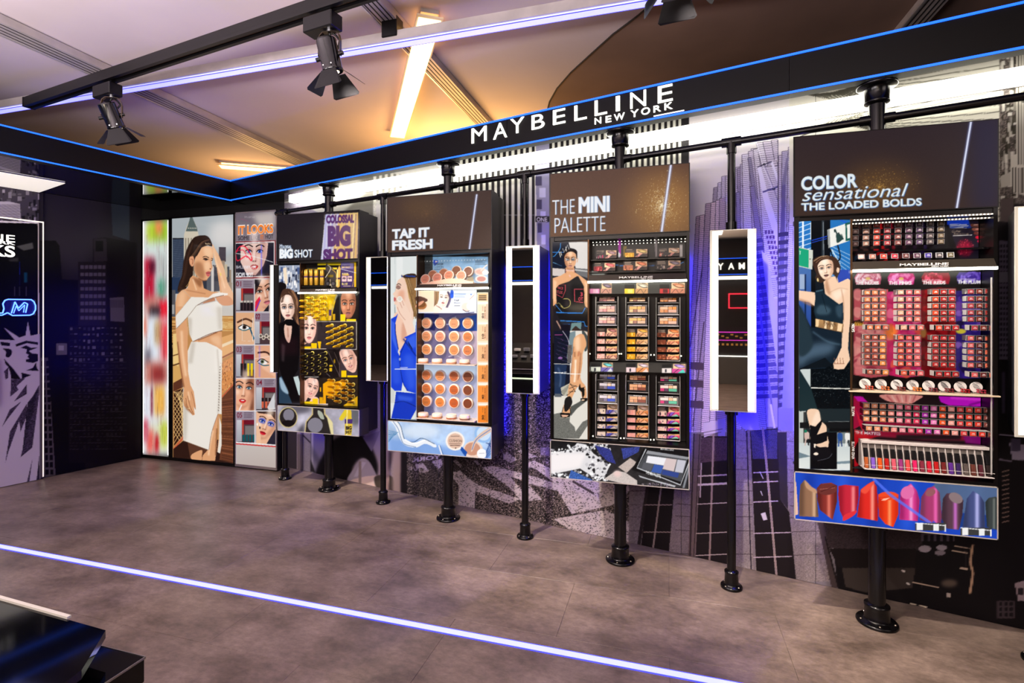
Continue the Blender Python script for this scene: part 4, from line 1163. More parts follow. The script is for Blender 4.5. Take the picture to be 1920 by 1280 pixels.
class Disp:
    def __init__(s, i, label, cx, Y, art, hb, lt):
        """hb: header bottom (u, v left, v right); lt: lower light box top"""
        s.cx, s.Y, s.art = cx, Y, art
        s.t = thing('product_display', label, 'display', (cx, Y, 0), 0)
        t = s.t
        s.z0, s.z1 = .455, 2.137
        s.hb = s.z(hb[0], hb[1]); s.lt = s.z(lt[0], lt[1])
        D_ = .255
        m = MB()
        def wedge(z0, z1, y0, y1, x0=HW):                                         # left side runs inwards, right side square to the wall
            a, b = -x0 + y0 * .56, -x0 + y1 * .56
            return [(a, y0, z0), (x0, y0, z0), (x0, y1, z0), (b, y1, z0), (a, y0, z1), (x0, y0, z1), (x0, y1, z1), (b, y1, z1)]
        m.hexa(wedge(s.z0 + .012, s.z1 - .01, .125, D_))
        m.hexa([(-HW, 0, s.lt), (-HW + .022, 0, s.lt), (-HW + .08, .125, s.lt), (-HW + .07, .125, s.lt), (-HW, 0, s.hb + .002), (-HW + .022, 0, s.hb + .002), (-HW + .08, .125, s.hb + .002), (-HW + .07, .125, s.hb + .002)])
        m.box(HW - .014, HW, .0, .125, s.lt, s.hb + .002)
        m.box(-HW + .022, HW - .014, .0, .125, s.lt, s.lt + .012)
        m.box(-HW + .022, HW - .014, .004, .125, s.hb - .018, s.hb + .002)
        ob('housing', m, [housing], t)
        ob('header_box', MB().hexa(wedge(s.hb + .002, s.z1, -.004, .125, HW + .002)), [housing], t)
        ob('light_box', MB().hexa(wedge(s.z0, s.lt - .002, .002, .125)), [mat('light_box_shell', (70, 66, 60), .35, .4)], t)
        fr = MB()
        for (a, b, c_, d) in ((-HW, HW, s.lt - .006, s.lt - .002), (-HW, HW, s.z0 + .0, s.z0 + .004), (-HW, -HW + .004, s.z0, s.lt - .002), (HW - .004, HW, s.z0, s.lt - .002)):
            fr.box(a, b, -.004, .002, c_, d)
        ob('light_box_frame', fr, [mat('bright_frame', (222, 216, 206), .3, .3)], t)
        rp = .0325
        px, py = DPOST[i] - cx, pl_(DPOST[i]) - Y
        ob('stand_pipe', MB().tube((px, py, .08), (px, py, s.z0 - .03), rp, 28).tube((px, py, s.z0 - .034), (px, py, s.z0), rp * 1.25, 28), [pipe], t)
        m = MB(); flange(m, .080, px, py, 0, 1, rp); ob('floor_flange', m, [pipe], t); bolts(t, .066, .0135, 1, 5, px, py)
        ob('hanger_pipe', MB().tube((px, py, s.z1), (px, py, FZ0 - .08), rp, 28).tube((px, py, s.z1), (px, py, s.z1 + .02), rp * 1.2, 28), [pipe], t)
        m = MB(); flange(m, .078, px, py, FZ0 - .003, -1, rp); ob('ceiling_flange', m, [pipe], t)
        for e in (-1, 1):
            if e > 0 and i == 3: continue
            xe, ye = (HW - .02, D_) if e > 0 else (-HW + .066, .128)
            ob('blue_tape', MB().box(xe - .004, xe + .004, ye, ye + .006, s.z0 + .1, s.z1 - .45), [blue_soft if e > 0 else blue_back], t)

    def x(s, u, v, dy=0): return ony(u, v, s.Y + dy).x - s.cx
    def z(s, u, v, dy=0): return ony(u, v, s.Y + dy).z

    def print_(s, name, u0, v0, u1, v1, dy, step, m=PR_LIT, th=.003):
        um, vm = (u0 + u1) / 2, (v0 + v1) / 2
        a = s.x(u0, vm, dy); b = s.x(u1, vm, dy); c = s.z(um, v1, dy); d = s.z(um, v0, dy)
        return sheet(name, s.art, m, s.t, (a, dy, c), (1, 0, 0), (0, 0, 1), b - a, d - c, step, th)

    def printx(s, name, a, b, c, d, dy, step, m=PR_LIT, th=.003):
        return sheet(name, s.art, m, s.t, (a, dy, c), (1, 0, 0), (0, 0, 1), b - a, d - c, step, th)

    def std(s, step):
        """header screen, lower light box print"""
        s.printx('header_screen', -HW + .003, HW - .003, s.hb + .006, s.z1 - .004, -.006, step, PR_SCREEN, .002)
        s.printx('light_box_picture', -HW + .004, HW - .004, s.z0 + .004, s.lt - .006, -.002, step, PR_LIT, .003)

    def shelf(s, zt, xa, led_n, name='lit_shelf', lettering=None, front=-.028, lh=.035):
        """grey canopy shelf with a white led bar under its front edge; zt = top"""
        t = s.t; xb = HW - .016
        sh = ob(name, MB().hexa([(xa, front, zt - lh), (xb, front, zt - lh), (xb, .11, zt - lh), (xa, .11, zt - lh),
                                 (xa, front + .022, zt), (xb, front + .022, zt), (xb, .11, zt), (xa, .11, zt)]), [shelf_m], t)
        ob('led_bar', MB().box(xa - .004, xb + .002, front - .002, front + .008, zt - lh - .011, zt - lh), [ledbar], sh)
        d = MB()
        for k in range(led_n):
            x = xa + .02 + (xb - xa - .04) * k / (led_n - 1)
            d.box(x - .0022, x + .0022, .02, .0245, zt - lh - .004, zt - lh - .0005)
        dd = ob('led_dots', d, [leddot], sh); dd['kind'] = 'stuff'
        if lettering:
            solid_text('shelf_lettering', 'MAYBELLINE', lettering[0], lettering[1], zt - lh + .011, zt - lh + .021, front + .004, .004, dtxt, sh, .02)
            solid_text('shelf_lettering', 'NEW YORK', lettering[1] - (lettering[1] - lettering[0]) * .34, lettering[1], zt - lh + .004, zt - lh + .0085, front + .003, .004, dtxt, sh, .02)
        return sh


def hdr_noise(A, x0, y0, x1, y1, base, base2, fr=.05):
    A.F(); A.rect(x0, y0, x1, y1, base, col2=base2, tex=A.speck(1, .08, 1, 77))


def sparkle(A, cx, cy, rx, ry, n, cols, seed=2, big=1.2):
    g = random.Random(seed)
    for i in range(n):
        a = g.uniform(0, 2 * PI); r = g.gauss(0, .5)
        x, y = cx + rx * r * math.cos(a), cy + ry * r * math.sin(a)
        s_ = g.uniform(.35, big)
        A.rect(x, y, x + s_, y + s_, cols[i % len(cols)], alpha=g.uniform(.3, .95))


def streak(A, x0, y0, x1, y1, w=3.2):
    A.F(); A.line([(x0, y0), (x1, y1)], w * 2.2, (120, 130, 190), alpha=.5, blur=1.2)
    A.line([(x0, y0), (x1, y1)], w, (226, 232, 255), blur=.5)


# ================================================================== display 4: loaded bolds lipsticks
C = Art(1478, 205, 1892, 1020, (16, 12, 12))
hdr_noise(C, 1480, 215, 1880, 415, (44, 34, 40), (58, 42, 36))
C.ell(1650, 352, 70, 40, (120, 84, 40), blur=20, alpha=.55)
sparkle(C, 1648, 350, 62, 40, 900, [(190, 140, 60), (150, 104, 46), (220, 180, 100)], 4)
C.rect(1820, 215, 1880, 395, (36, 34, 66), blur=14, alpha=.6)
for dx, al, cc in ((1.2, .8, (70, 120, 190)), (0, 1, (222, 234, 240))):
    C.text('COLOR', 1502 + dx, 356 + dx, 25, cc, slope=-.062, wid=106, bold=.035, alpha=al)
    C.text('sensational', 1504 + dx, 377 + dx, 25, cc, slope=-.052, wid=199, bold=-.0, shear=.3, alpha=al)
    C.text('THE LOADED BOLDS', 1502 + dx, 394.5 + dx, 14, cc, slope=-.045, wid=226, bold=.03, alpha=al)
streak(C, 1821, 226, 1793, 396)
# poster: woman in black on a street corner
C.F(1480, 400, 4.923)
C.rect(85, 50, 570, 2400, (20, 26, 34))
C.rect(85, 60, 205, 560, (40, 116, 190), col2=(30, 96, 170)); C.rect(360, 60, 570, 600, (36, 110, 180))
for k in range(12):
    C.line([(85, 90 + k * 44), (210, 40 + k * 46)], 6, (206, 230, 244)); C.line([(380, 300 + k * 28), (570, 390 + k * 40)], 5, (200, 226, 240), alpha=.8)
C.line([(125, 50), (125, 540)], 14, (226, 240, 246)); C.line([(200, 80), (200, 240)], 10, (230, 240, 246)); C.line([(390, 330), (470, 470)], 12, (190, 216, 230))
C.rect(200, 60, 380, 560, (14, 16, 20)); C.rect(300, 60, 320, 420, (60, 70, 78), alpha=.7); C.line([(312, 80), (318, 400)], 6, (180, 190, 200), alpha=.6)
C.line([(205, 250), (350, 210)], 8, (30, 70, 200)); C.line([(205, 270), (345, 232)], 6, (30, 70, 200)); C.line([(470, 60), (560, 100)], 8, (30, 80, 220))
C.rect(85, 480, 200, 1050, (70, 110, 170), col2=(40, 70, 150)); C.rect(140, 560, 155, 1000, (20, 40, 80)); C.rect(95, 560, 140, 700, (150, 170, 200))
C.rect(445, 520, 560, 640, (44, 70, 170)); C.rect(200, 560, 240, 1050, (12, 14, 18))
C.poly([(350, 150), (560, 80), (560, 250), (360, 320)], (226, 228, 222)); C.poly([(350, 150), (372, 145), (380, 312), (360, 320)], (150, 154, 154))
C.line([(420, 145), (440, 190), (445, 270)], 13, (26, 50, 50)); C.ell(455, 185, 9, 10, (26, 50, 50)); C.line([(415, 148), (418, 175)], 8, (26, 50, 50)); C.poly([(430, 195), (470, 190), (500, 235), (455, 270), (435, 265)], (40, 66, 64)); C.line([(480, 190), (500, 240)], 8, (40, 66, 64))
C.poly([(515, 90), (560, 78), (560, 250), (520, 255)], (30, 90, 80)); C.poly([(532, 105), (560, 98), (560, 225), (536, 232)], (226, 228, 222))
C.line([(445, 290), (470, 400), (440, 440), (400, 400), (380, 330)], 12, (16, 18, 22), sm=True)
C.poly([(85, 310), (215, 340), (210, 515), (85, 485)], (30, 156, 116)); C.poly([(180, 335), (218, 340), (212, 512), (178, 500)], (200, 206, 196)); C.line([(85, 312), (215, 342)], 7, (214, 216, 206)); C.line([(85, 485), (212, 514)], 7, (214, 216, 206)); C.poly([(184, 415), (200, 415), (192, 432)], (20, 20, 20)); C.line([(88, 345), (108, 352)], 4, (220, 240, 230)); C.line([(98, 350), (98, 380)], 5, (220, 240, 230))
SK, SD, SL = (238, 202, 172), (178, 124, 92), (252, 232, 212)
# lower background: road, traffic pole, stone
C.rect(85, 1220, 560, 2400, (16, 22, 26)); C.F(1480, 640, 4.923)
C.rect(85, 0, 560, 250, (26, 40, 54)); C.rect(100, 240, 200, 430, (196, 206, 204)); C.rect(195, 200, 560, 700, (10, 14, 18), tex=C.speck(1, .6, 1, 3))
g_ = random.Random(8)
for k in range(330):
    x, y = g_.uniform(200, 555), g_.gauss(360, 110)
    if 210 < y < 700: C.rect(x, y, x + g_.uniform(2, 5), y + g_.uniform(2, 5), (150, 170, 176), alpha=g_.uniform(.2, .7))
C.line([(85, 425), (560, 436)], 9, (232, 232, 222))
C.rect(85, 620, 560, 860, (30, 40, 44)); C.rect(85, 640, 150, 960, (190, 196, 190)); C.rect(130, 650, 150, 940, (60, 60, 60)); C.rect(370, 740, 560, 830, (12, 14, 16)); C.rect(95, 745, 560, 800, (20, 22, 24)); C.line([(360, 738), (555, 738)], 6, (120, 126, 126))
C.rect(85, 935, 560, 1190, (196, 206, 206), col2=(226, 230, 226)); C.poly([(85, 1020), (200, 1060), (85, 1080)], (110, 130, 140)); C.poly([(430, 1110), (560, 1100), (560, 1125), (440, 1130)], (120, 140, 150)); C.rect(430, 840, 560, 940, (120, 130, 130))
for (x, y, c1) in ((160, 870, (206, 180, 170)), (467, 880, (40, 80, 150)), (535, 880, (230, 230, 226))):
    C.ell(x, y - 42, 10, 12, (70, 50, 44)); C.poly([(x - 20, y - 30), (x + 20, y - 30), (x + 22, y + 30), (x - 16, y + 30)], c1, sm=True); C.line([(x - 8, y + 28), (x - 14, y + 90)], 12, c1 if c1[2] > 120 else (30, 30, 36)); C.line([(x + 10, y + 28), (x + 18, y + 90)], 12, (40, 60, 110) if c1[0] < 60 else (30, 30, 36))
C.ell(150, 828, 14, 14, (30, 120, 90)); C.rect(192, 840, 440, 1180, (10, 10, 14), tex=C.speck(1, .6, 1, 3))
# trouser leg, ankle, sandal
C.poly([(90, 250), (200, 430), (262, 632), (95, 645)], (24, 40, 46), col2=(30, 48, 52))
C.poly([(165, 640), (265, 630), (290, 720), (300, 740), (340, 780), (345, 840), (360, 920), (350, 990), (280, 1000), (200, 930), (190, 800)], SK, sm=True)
C.poly([(255, 640), (290, 720), (260, 760), (200, 780)], SL, sm=True, blur=8, alpha=.6)
C.poly([(190, 770), (240, 785), (305, 715), (300, 760), (255, 860), (350, 830), (350, 925), (240, 950), (195, 940)], (14, 14, 18)); C.poly([(280, 950), (360, 915), (350, 975), (300, 985)], SK, sm=True)
C.poly([(195, 940), (225, 945), (280, 975), (350, 975), (395, 1030), (380, 1060), (270, 1090), (200, 1080)], (16, 15, 20), sm=True); C.line([(395, 1035), (360, 1075), (260, 1100)], 4, (90, 90, 100), sm=True); C.ell(246, 1037, 22, 13, SL); C.poly([(225, 945), (245, 945), (240, 985), (228, 975)], SL)
# thigh in black satin
C.F(1480, 400, 4.923)
C.poly([(85, 830), (200, 1050), (500, 1100), (505, 1210), (470, 1330), (330, 1430), (85, 1440)], (22, 34, 46), sm=False)
C.poly([(85, 1270), (250, 1200), (420, 1200), (380, 1290), (200, 1340), (85, 1420)], (110, 140, 166), sm=True, blur=26, alpha=.55)
C.poly([(90, 860), (190, 1060), (210, 1240), (85, 1300)], (36, 52, 62), sm=True, blur=10); C.line([(215, 1090), (350, 1180), (470, 1210)], 12, (90, 120, 140), blur=7, alpha=.7, sm=True)
C.poly([(80, 1440), (340, 1420), (400, 1400), (330, 1330)], (16, 22, 28))
# torso, arms, neck
C.poly([(85, 710), (210, 725), (260, 735), (240, 860), (180, 820), (85, 800)], SK, sm=False); C.poly([(85, 780), (190, 815), (230, 860), (180, 850), (85, 800)], SD, blur=6, alpha=.6)
C.poly([(310, 590), (440, 580), (455, 640), (540, 600), (570, 620), (570, 900), (550, 1100), (540, 1280), (480, 1280), (498, 900), (440, 840), (330, 740)], SK)
C.poly([(345, 600), (380, 740), (360, 745), (330, 680)], SD, sm=True, blur=8, alpha=.7); C.poly([(400, 730), (520, 700), (440, 800)], SL, sm=True, blur=12, alpha=.7); C.line([(480, 700), (500, 820), (500, 1000)], 7, SD, sm=True, blur=4, alpha=.8); C.line([(370, 730), (460, 690), (540, 700)], 5, SD, sm=True, blur=3, alpha=.5)
C.poly([(235, 725), (300, 705), (320, 735), (460, 838), (495, 820), (500, 960), (495, 1030), (250, 985), (225, 900), (240, 780)], (24, 40, 52)); C.poly([(250, 880), (300, 840), (380, 880), (360, 930), (260, 930)], (70, 96, 112), sm=True, blur=10, alpha=.7); C.poly([(430, 860), (490, 850), (480, 960), (440, 940)], (60, 84, 100), sm=True, blur=9, alpha=.7); C.line([(300, 745), (345, 910)], 4, (10, 16, 22)); C.line([(245, 720), (310, 706)], 14, (60, 86, 100))
C.poly([(240, 970), (500, 1020), (495, 1100), (240, 1045)], (196, 150, 96), col2=(120, 90, 62)); C.poly([(245, 975), (275, 980), (268, 1048), (242, 1042)], (240, 206, 156)); C.poly([(330, 990), (350, 994), (342, 1064), (322, 1060)], (250, 220, 176)); C.poly([(380, 1000), (410, 1004), (400, 1070), (376, 1066)], (248, 216, 170)); C.poly([(450, 1012), (490, 1022), (480, 1090), (440, 1084)], (246, 210, 166))
for k in range(12): C.line([(320 + k * 10, 985 + (k * 37) % 30), (318 + k * 10, 1020 + (k * 53) % 40)], 4, (60, 36, 24))
C.poly([(540, 1240), (480, 1240), (440, 1330), (405, 1385), (412, 1432), (450, 1440), (505, 1435), (560, 1350)], SK); C.F(1480, 640, 4.923)
for k in range(4): C.line([(415 + k * 26, 150), (420 + k * 27, 208)], 4, (140, 84, 60))
C.line([(408, 205), (510, 205)], 5, (150, 90, 66)); C.F(1480, 400, 4.923)
# head
C.poly([(215, 470), (225, 420), (280, 395), (360, 390), (430, 410), (470, 480), (465, 540), (440, 600), (450, 640), (400, 560), (300, 640), (240, 600), (250, 560)], (60, 40, 30), sm=True)
C.line([(225, 440), (290, 400), (350, 395), (420, 420)], 10, (206, 170, 130), sm=True, alpha=.6)
face(C, 336, 505, 205, rot=-.13, sx=.96, skin=(246, 216, 190), dark=(190, 136, 104), lip=(112, 66, 62), brow=(40, 28, 24), light=(255, 240, 226), shadow_side=1, iris=(60, 60, 56), yaw=-.12)
C.poly([(236, 520), (240, 450), (275, 412), (335, 396), (400, 404), (445, 446), (462, 510), (440, 520), (425, 470), (385, 432), (335, 424), (290, 440), (262, 480), (250, 530)], (66, 44, 34), sm=True); C.line([(245, 455), (300, 415), (370, 410)], 5, (170, 126, 90), sm=True, alpha=.7)
C.poly([(440, 500), (462, 510), (455, 545), (438, 540)], SK, sm=True); C.line([(446, 548), (444, 585)], 7, (70, 60, 44)); C.line([(262, 595), (268, 630)], 9, (190, 160, 90)); C.ell(262, 612, 8, 16, (226, 200, 140))
# product area backgrounds
C.F(1590, 400, 6.6207)
C.poly([(40, 90), (1840, 60), (1840, 600), (40, 600)], (14, 10, 12))
C.poly([(100, 130), (1200, 110), (1260, 420), (150, 440)], (26, 16, 22))
for k, cc in enumerate(((60, 34, 34), (70, 40, 34), (190, 20, 24), (130, 16, 34), (50, 18, 26), (40, 18, 40), (36, 20, 60), (20, 18, 30), (24, 22, 22))):
    C.poly([(130 + k * 132, 110), (160 + k * 132, 110), (190 + k * 132, 440), (150 + k * 132, 440)], cc, blur=3)
    C.poly([(50 + k * 132, 440), (110 + k * 132, 440), (240 + k * 134, 580), (130 + k * 134, 585)], cc)
C.poly([(1225, 90), (1650, 95), (1830, 560), (1400, 570)], (24, 18, 34)); C.poly([(1225, 90), (1500, 92), (1530, 180), (1270, 185)], (20, 50, 140)); C.poly([(1225, 20), (1495, 20), (1500, 130), (1232, 140)], (22, 60, 190))
for y in (135, 152, 174): C.line([(1265, y), (1460 + y % 40, y + 4)], 7, (200, 200, 214))
C.text('Color', 1290, 235, 30, (214, 190, 150), wid=110, shear=.3); C.text('Sensational', 1310, 262, 24, (214, 190, 150), wid=190, shear=.3); C.line([(1300, 275), (1540, 270)], 8, (220, 214, 210))
C.ell(1450, 430, 100, 100, (120, 14, 40), blur=22)
for k in range(150):
    a = g_.uniform(0, 6.28); r = g_.uniform(15, 105); C.line([(1455 + r * math.cos(a), 425 + r * math.sin(a)), (1455 + (r + 12) * math.cos(a), 425 + (r + 12) * math.sin(a))], 4, g_.choice([(206, 30, 70), (240, 90, 110), (120, 20, 60)]))
for k, cc in enumerate(((96, 50, 40), (140, 76, 60), (110, 50, 44), (206, 16, 50), (190, 20, 70), (180, 30, 80), (130, 20, 80), (110, 40, 150), (90, 30, 160))):
    y = 130 + k * 50; x = 1530 + k * 22; C.poly([(x, y), (x + 120, y + 6), (x + 134, y + 36), (x + 6, y + 34)], cc, sm=True); C.line([(x + 30, y + 12), (x + 120, y + 14)], 5, tuple(min(255, v + 110) for v in cc))
C.poly([(60, 720), (1790, 700), (1790, 930), (60, 950)], (16, 12, 12))
fl4 = (((80, 740), (415, 880), (236, 190, 204), (196, 90, 120), 'THE NUDES'), ((490, 740), (830, 880), (236, 120, 186), (206, 20, 120), 'THE PINKS'),
       ((910, 735), (1270, 875), (214, 50, 84), (150, 10, 36), 'THE REDS'), ((1345, 728), (1715, 868), (110, 80, 200), (60, 30, 150), 'THE PLUMS'))
for (a, b, c1, c2, tt) in fl4:
    cx, cy, w_, h_ = (a[0] + b[0]) / 2, (a[1] + b[1]) / 2, b[0] - a[0], b[1] - a[1]
    C.poly([(a[0], a[1] + h_ * .4), (a[0] + w_ * .1, a[1]), (b[0] - w_ * .06, a[1]), (b[0], a[1] + h_ * .4), (b[0] - w_ * .05, b[1]), (a[0] + w_ * .06, b[1])], c2, sm=False)
    for k in range(34):
        an = g_.uniform(0, 6.28); r = g_.uniform(.12, .46)
        px, py = cx + w_ * r * math.cos(an), cy + h_ * r * math.sin(an)
        C.ell(px, py, 34, 15, g_.choice([c1, c2, tuple(min(255, v + 40) for v in c1)]), rot=an + 1.57, alpha=.85)
    C.ell(cx, cy, 30, 20, (226, 190, 110) if 'N' in tt[4:] else c2)
    C.text('COLOR SENSATIONAL', a[0] + 10, cy + 25, 13, (250, 244, 246), wid=230, slope=-.01, bold=.02)
    C.text(tt, a[0] + 14, cy + 72, 40, (252, 250, 250), wid=320 if tt == 'THE PLUMS' else 290, slope=-.005, bold=.05)
C.F(1590, 500, 5.3345)
C.rect(40, 190, 1460, 1250, (20, 14, 14)); 
def petals(x0, x1, y0, y1, cols, seed, n=40):
    g = random.Random(seed)
    C.poly([(x0, y0 + 30), ((x0 + x1) / 2, y0), (x1, y0 + 10), (x1, y1 - 20), ((x0 + x1) / 2, y1), (x0, y1 - 30)], cols[0], sm=False)
    for k in range(n):
        x, y = g.uniform(x0, x1), g.uniform(y0 + 40, y1 - 40); r = g.uniform(30, 90); a = g.uniform(0, 3.1)
        x = min(max(x, x0 + 26), x1 - 26)
        C.poly([(max(x0, min(x1, x + r * math.cos(a + t) * s_)), y + r * .8 * math.sin(a + t) * s_) for t, s_ in ((0, 1), (1, .7), (2.2, 1), (3.3, .8), (4.4, .9), (5.4, .6))], cols[1 + k % (len(cols) - 1)], sm=True, blur=3, alpha=.75)
petals(60, 400, 215, 1110, [(190, 80, 90), (226, 130, 130), (150, 40, 60), (236, 160, 150), (206, 110, 116)], 1)
petals(392, 735, 225, 1110, [(186, 30, 90), (216, 60, 130), (150, 16, 50), (236, 120, 150), (206, 40, 100), (230, 90, 60)], 2)
petals(733, 1085, 205, 1120, [(110, 8, 16), (150, 14, 20), (60, 6, 10), (176, 20, 30), (90, 8, 14)], 3)
petals(1078, 1445, 215, 1135, [(44, 24, 110), (80, 44, 170), (24, 12, 50), (150, 100, 190), (60, 30, 140), (120, 70, 160)], 4)
C.poly([(60, 540), (150, 520), (150, 590), (60, 580)], (50, 16, 14)); 
for k in range(26): C.line([(64 + k * 3.4, 585 - (k * 29) % 50), (68 + k * 3.4, 590)], 3, (236, 180, 60))
C.ell(1130, 645, 50, 24, (214, 196, 60), blur=3); C.ell(430, 660, 60, 70, (226, 120, 50), blur=20); C.ell(755, 660, 30, 50, (150, 100, 50), blur=6)
C.rect(40, 1115, 1460, 1250, (14, 10, 10))
C.F(1590, 720, 6.6207)
C.rect(70, 120, 1790, 1120, (30, 16, 20)); C.poly([(70, 150), (180, 160), (250, 230), (180, 500), (70, 560)], (170, 12, 60), sm=False); C.poly([(75, 150), (180, 155), (240, 225), (120, 210)], (206, 20, 170)); C.poly([(75, 560), (400, 640), (200, 700), (150, 1000), (75, 1030)], (190, 14, 30)); C.poly([(80, 800), (170, 690), (190, 1000), (100, 960)], (30, 10, 14), sm=True)
for k in range(14): C.line([(90 + k * 8, 300 + k * 16), (150 + k * 4, 520 + k * 8)], 6, (226, 30, 60), alpha=.6)
C.poly([(415, 130), (900, 140), (860, 200), (760, 245), (600, 230), (470, 200)], (232, 150, 140), sm=True); 
for k in range(7): C.line([(480 + k * 60, 140), (560 + k * 40, 225)], 16, (250, 210, 200) if k % 2 else (180, 70, 80), blur=4, alpha=.7)
C.poly([(1125, 150), (1770, 170), (1770, 280), (1250, 260), (1150, 220)], (196, 16, 200), sm=False); C.line([(1270, 170), (1600, 190), (1760, 200)], 26, (236, 60, 226), blur=8, sm=True); C.line([(1500, 260), (1760, 190)], 20, (120, 10, 130), blur=7)
C.poly([(200, 440), (1780, 560), (1780, 760), (1600, 700), (900, 690), (250, 640)], (150, 10, 50), blur=10); C.poly([(1430, 640), (1770, 640), (1770, 760), (1460, 730)], (130, 10, 110), blur=8); C.rect(600, 630, 1400, 690, (30, 12, 20), blur=10)
C.poly([(70, 1020), (1790, 1100), (1790, 1192), (70, 1192)], (20, 12, 16)); C.poly([(1000, 1100), (1500, 1110), (1780, 1170), (1400, 1150)], (170, 10, 70), blur=8); C.line([(240, 1110), (560, 1120)], 8, (190, 14, 24), blur=3)
C.text('COLOR SENSATIONAL', 84, 572, 11, (236, 220, 220), wid=110, slope=.06); C.text('THE MATTES', 84, 612, 32, (240, 236, 236), wid=320, slope=.065, bold=.02)
C.text('COLOR SENSATIONAL', 84, 1036, 11, (236, 220, 220), wid=110, slope=.06); C.text('VIVID MATTE LIQUID', 84, 1074, 34, (240, 236, 236), wid=505, slope=.07, bold=.02)
# lower light box: cut lipsticks on blue
C.F(1460, 600, 3.0478)
C.poly([(85, 860), (1270, 940), (1270, 1260), (85, 1150)], (28, 70, 190)); C.poly([(85, 860), (400, 880), (300, 1160), (85, 1140)], (30, 74, 196), blur=8)
for k in range(6): C.line([(180 + k * 190, 870 + k * 12), (160 + k * 190, 1150 + k * 16)], 60, (50, 100, 230) if k % 2 else (16, 44, 140), blur=20, alpha=.6)
C.poly([(900, 925), (1256, 945), (1256, 1120), (860, 1085), (830, 1010)], (110, 120, 110), alpha=.62, blur=2); C.poly([(860, 1085), (1256, 1120), (1256, 1200), (900, 1170)], (34, 44, 40), alpha=.4, blur=3)
def lips(pts, c1, c2, c3, hx=.62):
    C.poly(pts, c1, sm=False)
    x0 = min(p[0] for p in pts); x1 = max(p[0] for p in pts); y0 = min(p[1] for p in pts); y1 = max(p[1] for p in pts); w_ = x1 - x0
    keep = C.mask(C.P(pts)); cl = np.zeros((C.h, C.w)); cl[keep[1]:keep[3], keep[0]:keep[2]] = keep[4]; C.clip = cl
    C.rect(x0, y0, x0 + w_ * .22, y1, c2, blur=w_ * .1, alpha=.85); C.rect(x1 - w_ * .16, y0, x1, y1, c2, blur=w_ * .07, alpha=.8)
    C.rect(x0 + w_ * hx, y0 + 10, x0 + w_ * (hx + .14), y1, c3, blur=w_ * .045, alpha=.9)
    C.clip = None
lips([(92, 910), (100, 930), (112, 1110), (92, 1115)], (236, 190, 170), (200, 150, 130), (250, 220, 206))
lips([(118, 1000), (124, 940), (148, 912), (185, 950), (215, 970), (228, 1125), (118, 1120)], (150, 110, 84), (80, 56, 44), (226, 186, 150), .7)
C.poly([(150, 915), (188, 952), (214, 968), (216, 990), (160, 960)], (196, 150, 116), sm=True, blur=2)
lips([(218, 960), (240, 935), (300, 928), (335, 945), (333, 1040), (308, 1140), (236, 1085), (222, 1030)], (140, 50, 44), (70, 24, 24), (236, 130, 110), .52)
C.ell(277, 966, 56, 33, (110, 50, 46), rot=-.08); C.line([(235, 966), (320, 958)], 4, (160, 90, 80)); C.line([(240, 980), (320, 950)], 3, (70, 26, 26))
lips([(342, 948), (380, 940), (457, 948), (458, 1010), (445, 1090), (376, 1145), (350, 1090), (340, 1000)], (200, 40, 60), (130, 16, 34), (250, 150, 150), .66)
C.poly([(365, 1138), (380, 1110), (445, 1088), (430, 1115), (378, 1145)], (226, 50, 60), sm=True)
lips([(468, 968), (510, 935), (538, 920), (560, 950), (568, 1050), (566, 1148), (448, 1125)], (224, 44, 36), (150, 20, 20), (250, 170, 150), .66)
C.poly([(470, 970), (538, 922), (545, 930), (500, 990)], (240, 80, 60), sm=True, blur=2)
lips([(568, 995), (620, 978), (684, 995), (684, 1110), (655, 1182), (610, 1165), (572, 1120)], (236, 62, 24), (190, 30, 14), (255, 170, 110), .5)
C.ell(627, 1004, 57, 25, (240, 74, 36)); C.poly([(585, 1030), (600, 1020), (640, 1012), (610, 1030)], (255, 190, 160)); C.line([(575, 1012), (680, 1012)], 3, (200, 40, 20))
lips([(695, 985), (720, 960), (755, 933), (790, 975), (806, 1030), (795, 1148), (690, 1140)], (214, 60, 140), (130, 20, 80), (250, 170, 220), .5)
C.ell(736, 985, 40, 36, (226, 110, 170), rot=-.6)
lips([(815, 1010), (850, 960), (888, 948), (920, 985), (930, 1100), (928, 1172), (880, 1165), (806, 1140)], (170, 60, 110), (90, 50, 70), (250, 110, 190), .66)
C.ell(868, 985, 30, 20, (150, 90, 96), rot=-.4)
lips([(938, 1020), (960, 990), (1010, 985), (1056, 1030), (1050, 1110), (1030, 1198), (960, 1190), (930, 1130)], (90, 60, 74), (44, 32, 40), (220, 120, 220), .56)
C.ell(1012, 1016, 42, 28, (120, 100, 100), rot=.5); C.ell(1012, 1016, 42, 28, (190, 170, 180), rot=.5, alpha=.25)
lips([(1075, 1020), (1110, 975), (1150, 1000), (1176, 1040), (1180, 1200), (1050, 1190)], (70, 80, 130), (40, 46, 70), (200, 200, 255), .58)
lips([(1180, 1040), (1200, 1015), (1240, 1008), (1256, 1020), (1256, 1200), (1190, 1180)], (60, 66, 66), (34, 40, 40), (120, 126, 120), .6)
C.line([(540, 905), (640, 1000), (880, 1168)], 16, (90, 120, 250), alpha=.75, blur=1); C.line([(880, 1150), (960, 1215)], 14, (40, 80, 220), alpha=.7)
for (x, y) in ((780, 1158), (1040, 1186)):
    C.rect(x, y, x + 176, y + 44, (60, 60, 60)); C.rect(x + 8, y, x + 44, y + 42, (240, 240, 238)); C.rect(x + 104, y + 6, x + 136, y + 46, (236, 238, 236)); C.line([(x, y), (x + 176, y + 16)], 4, (250, 250, 250)); C.line([(x + 172, y + 10), (x + 172, y + 50)], 7, (246, 246, 244))
C.done()

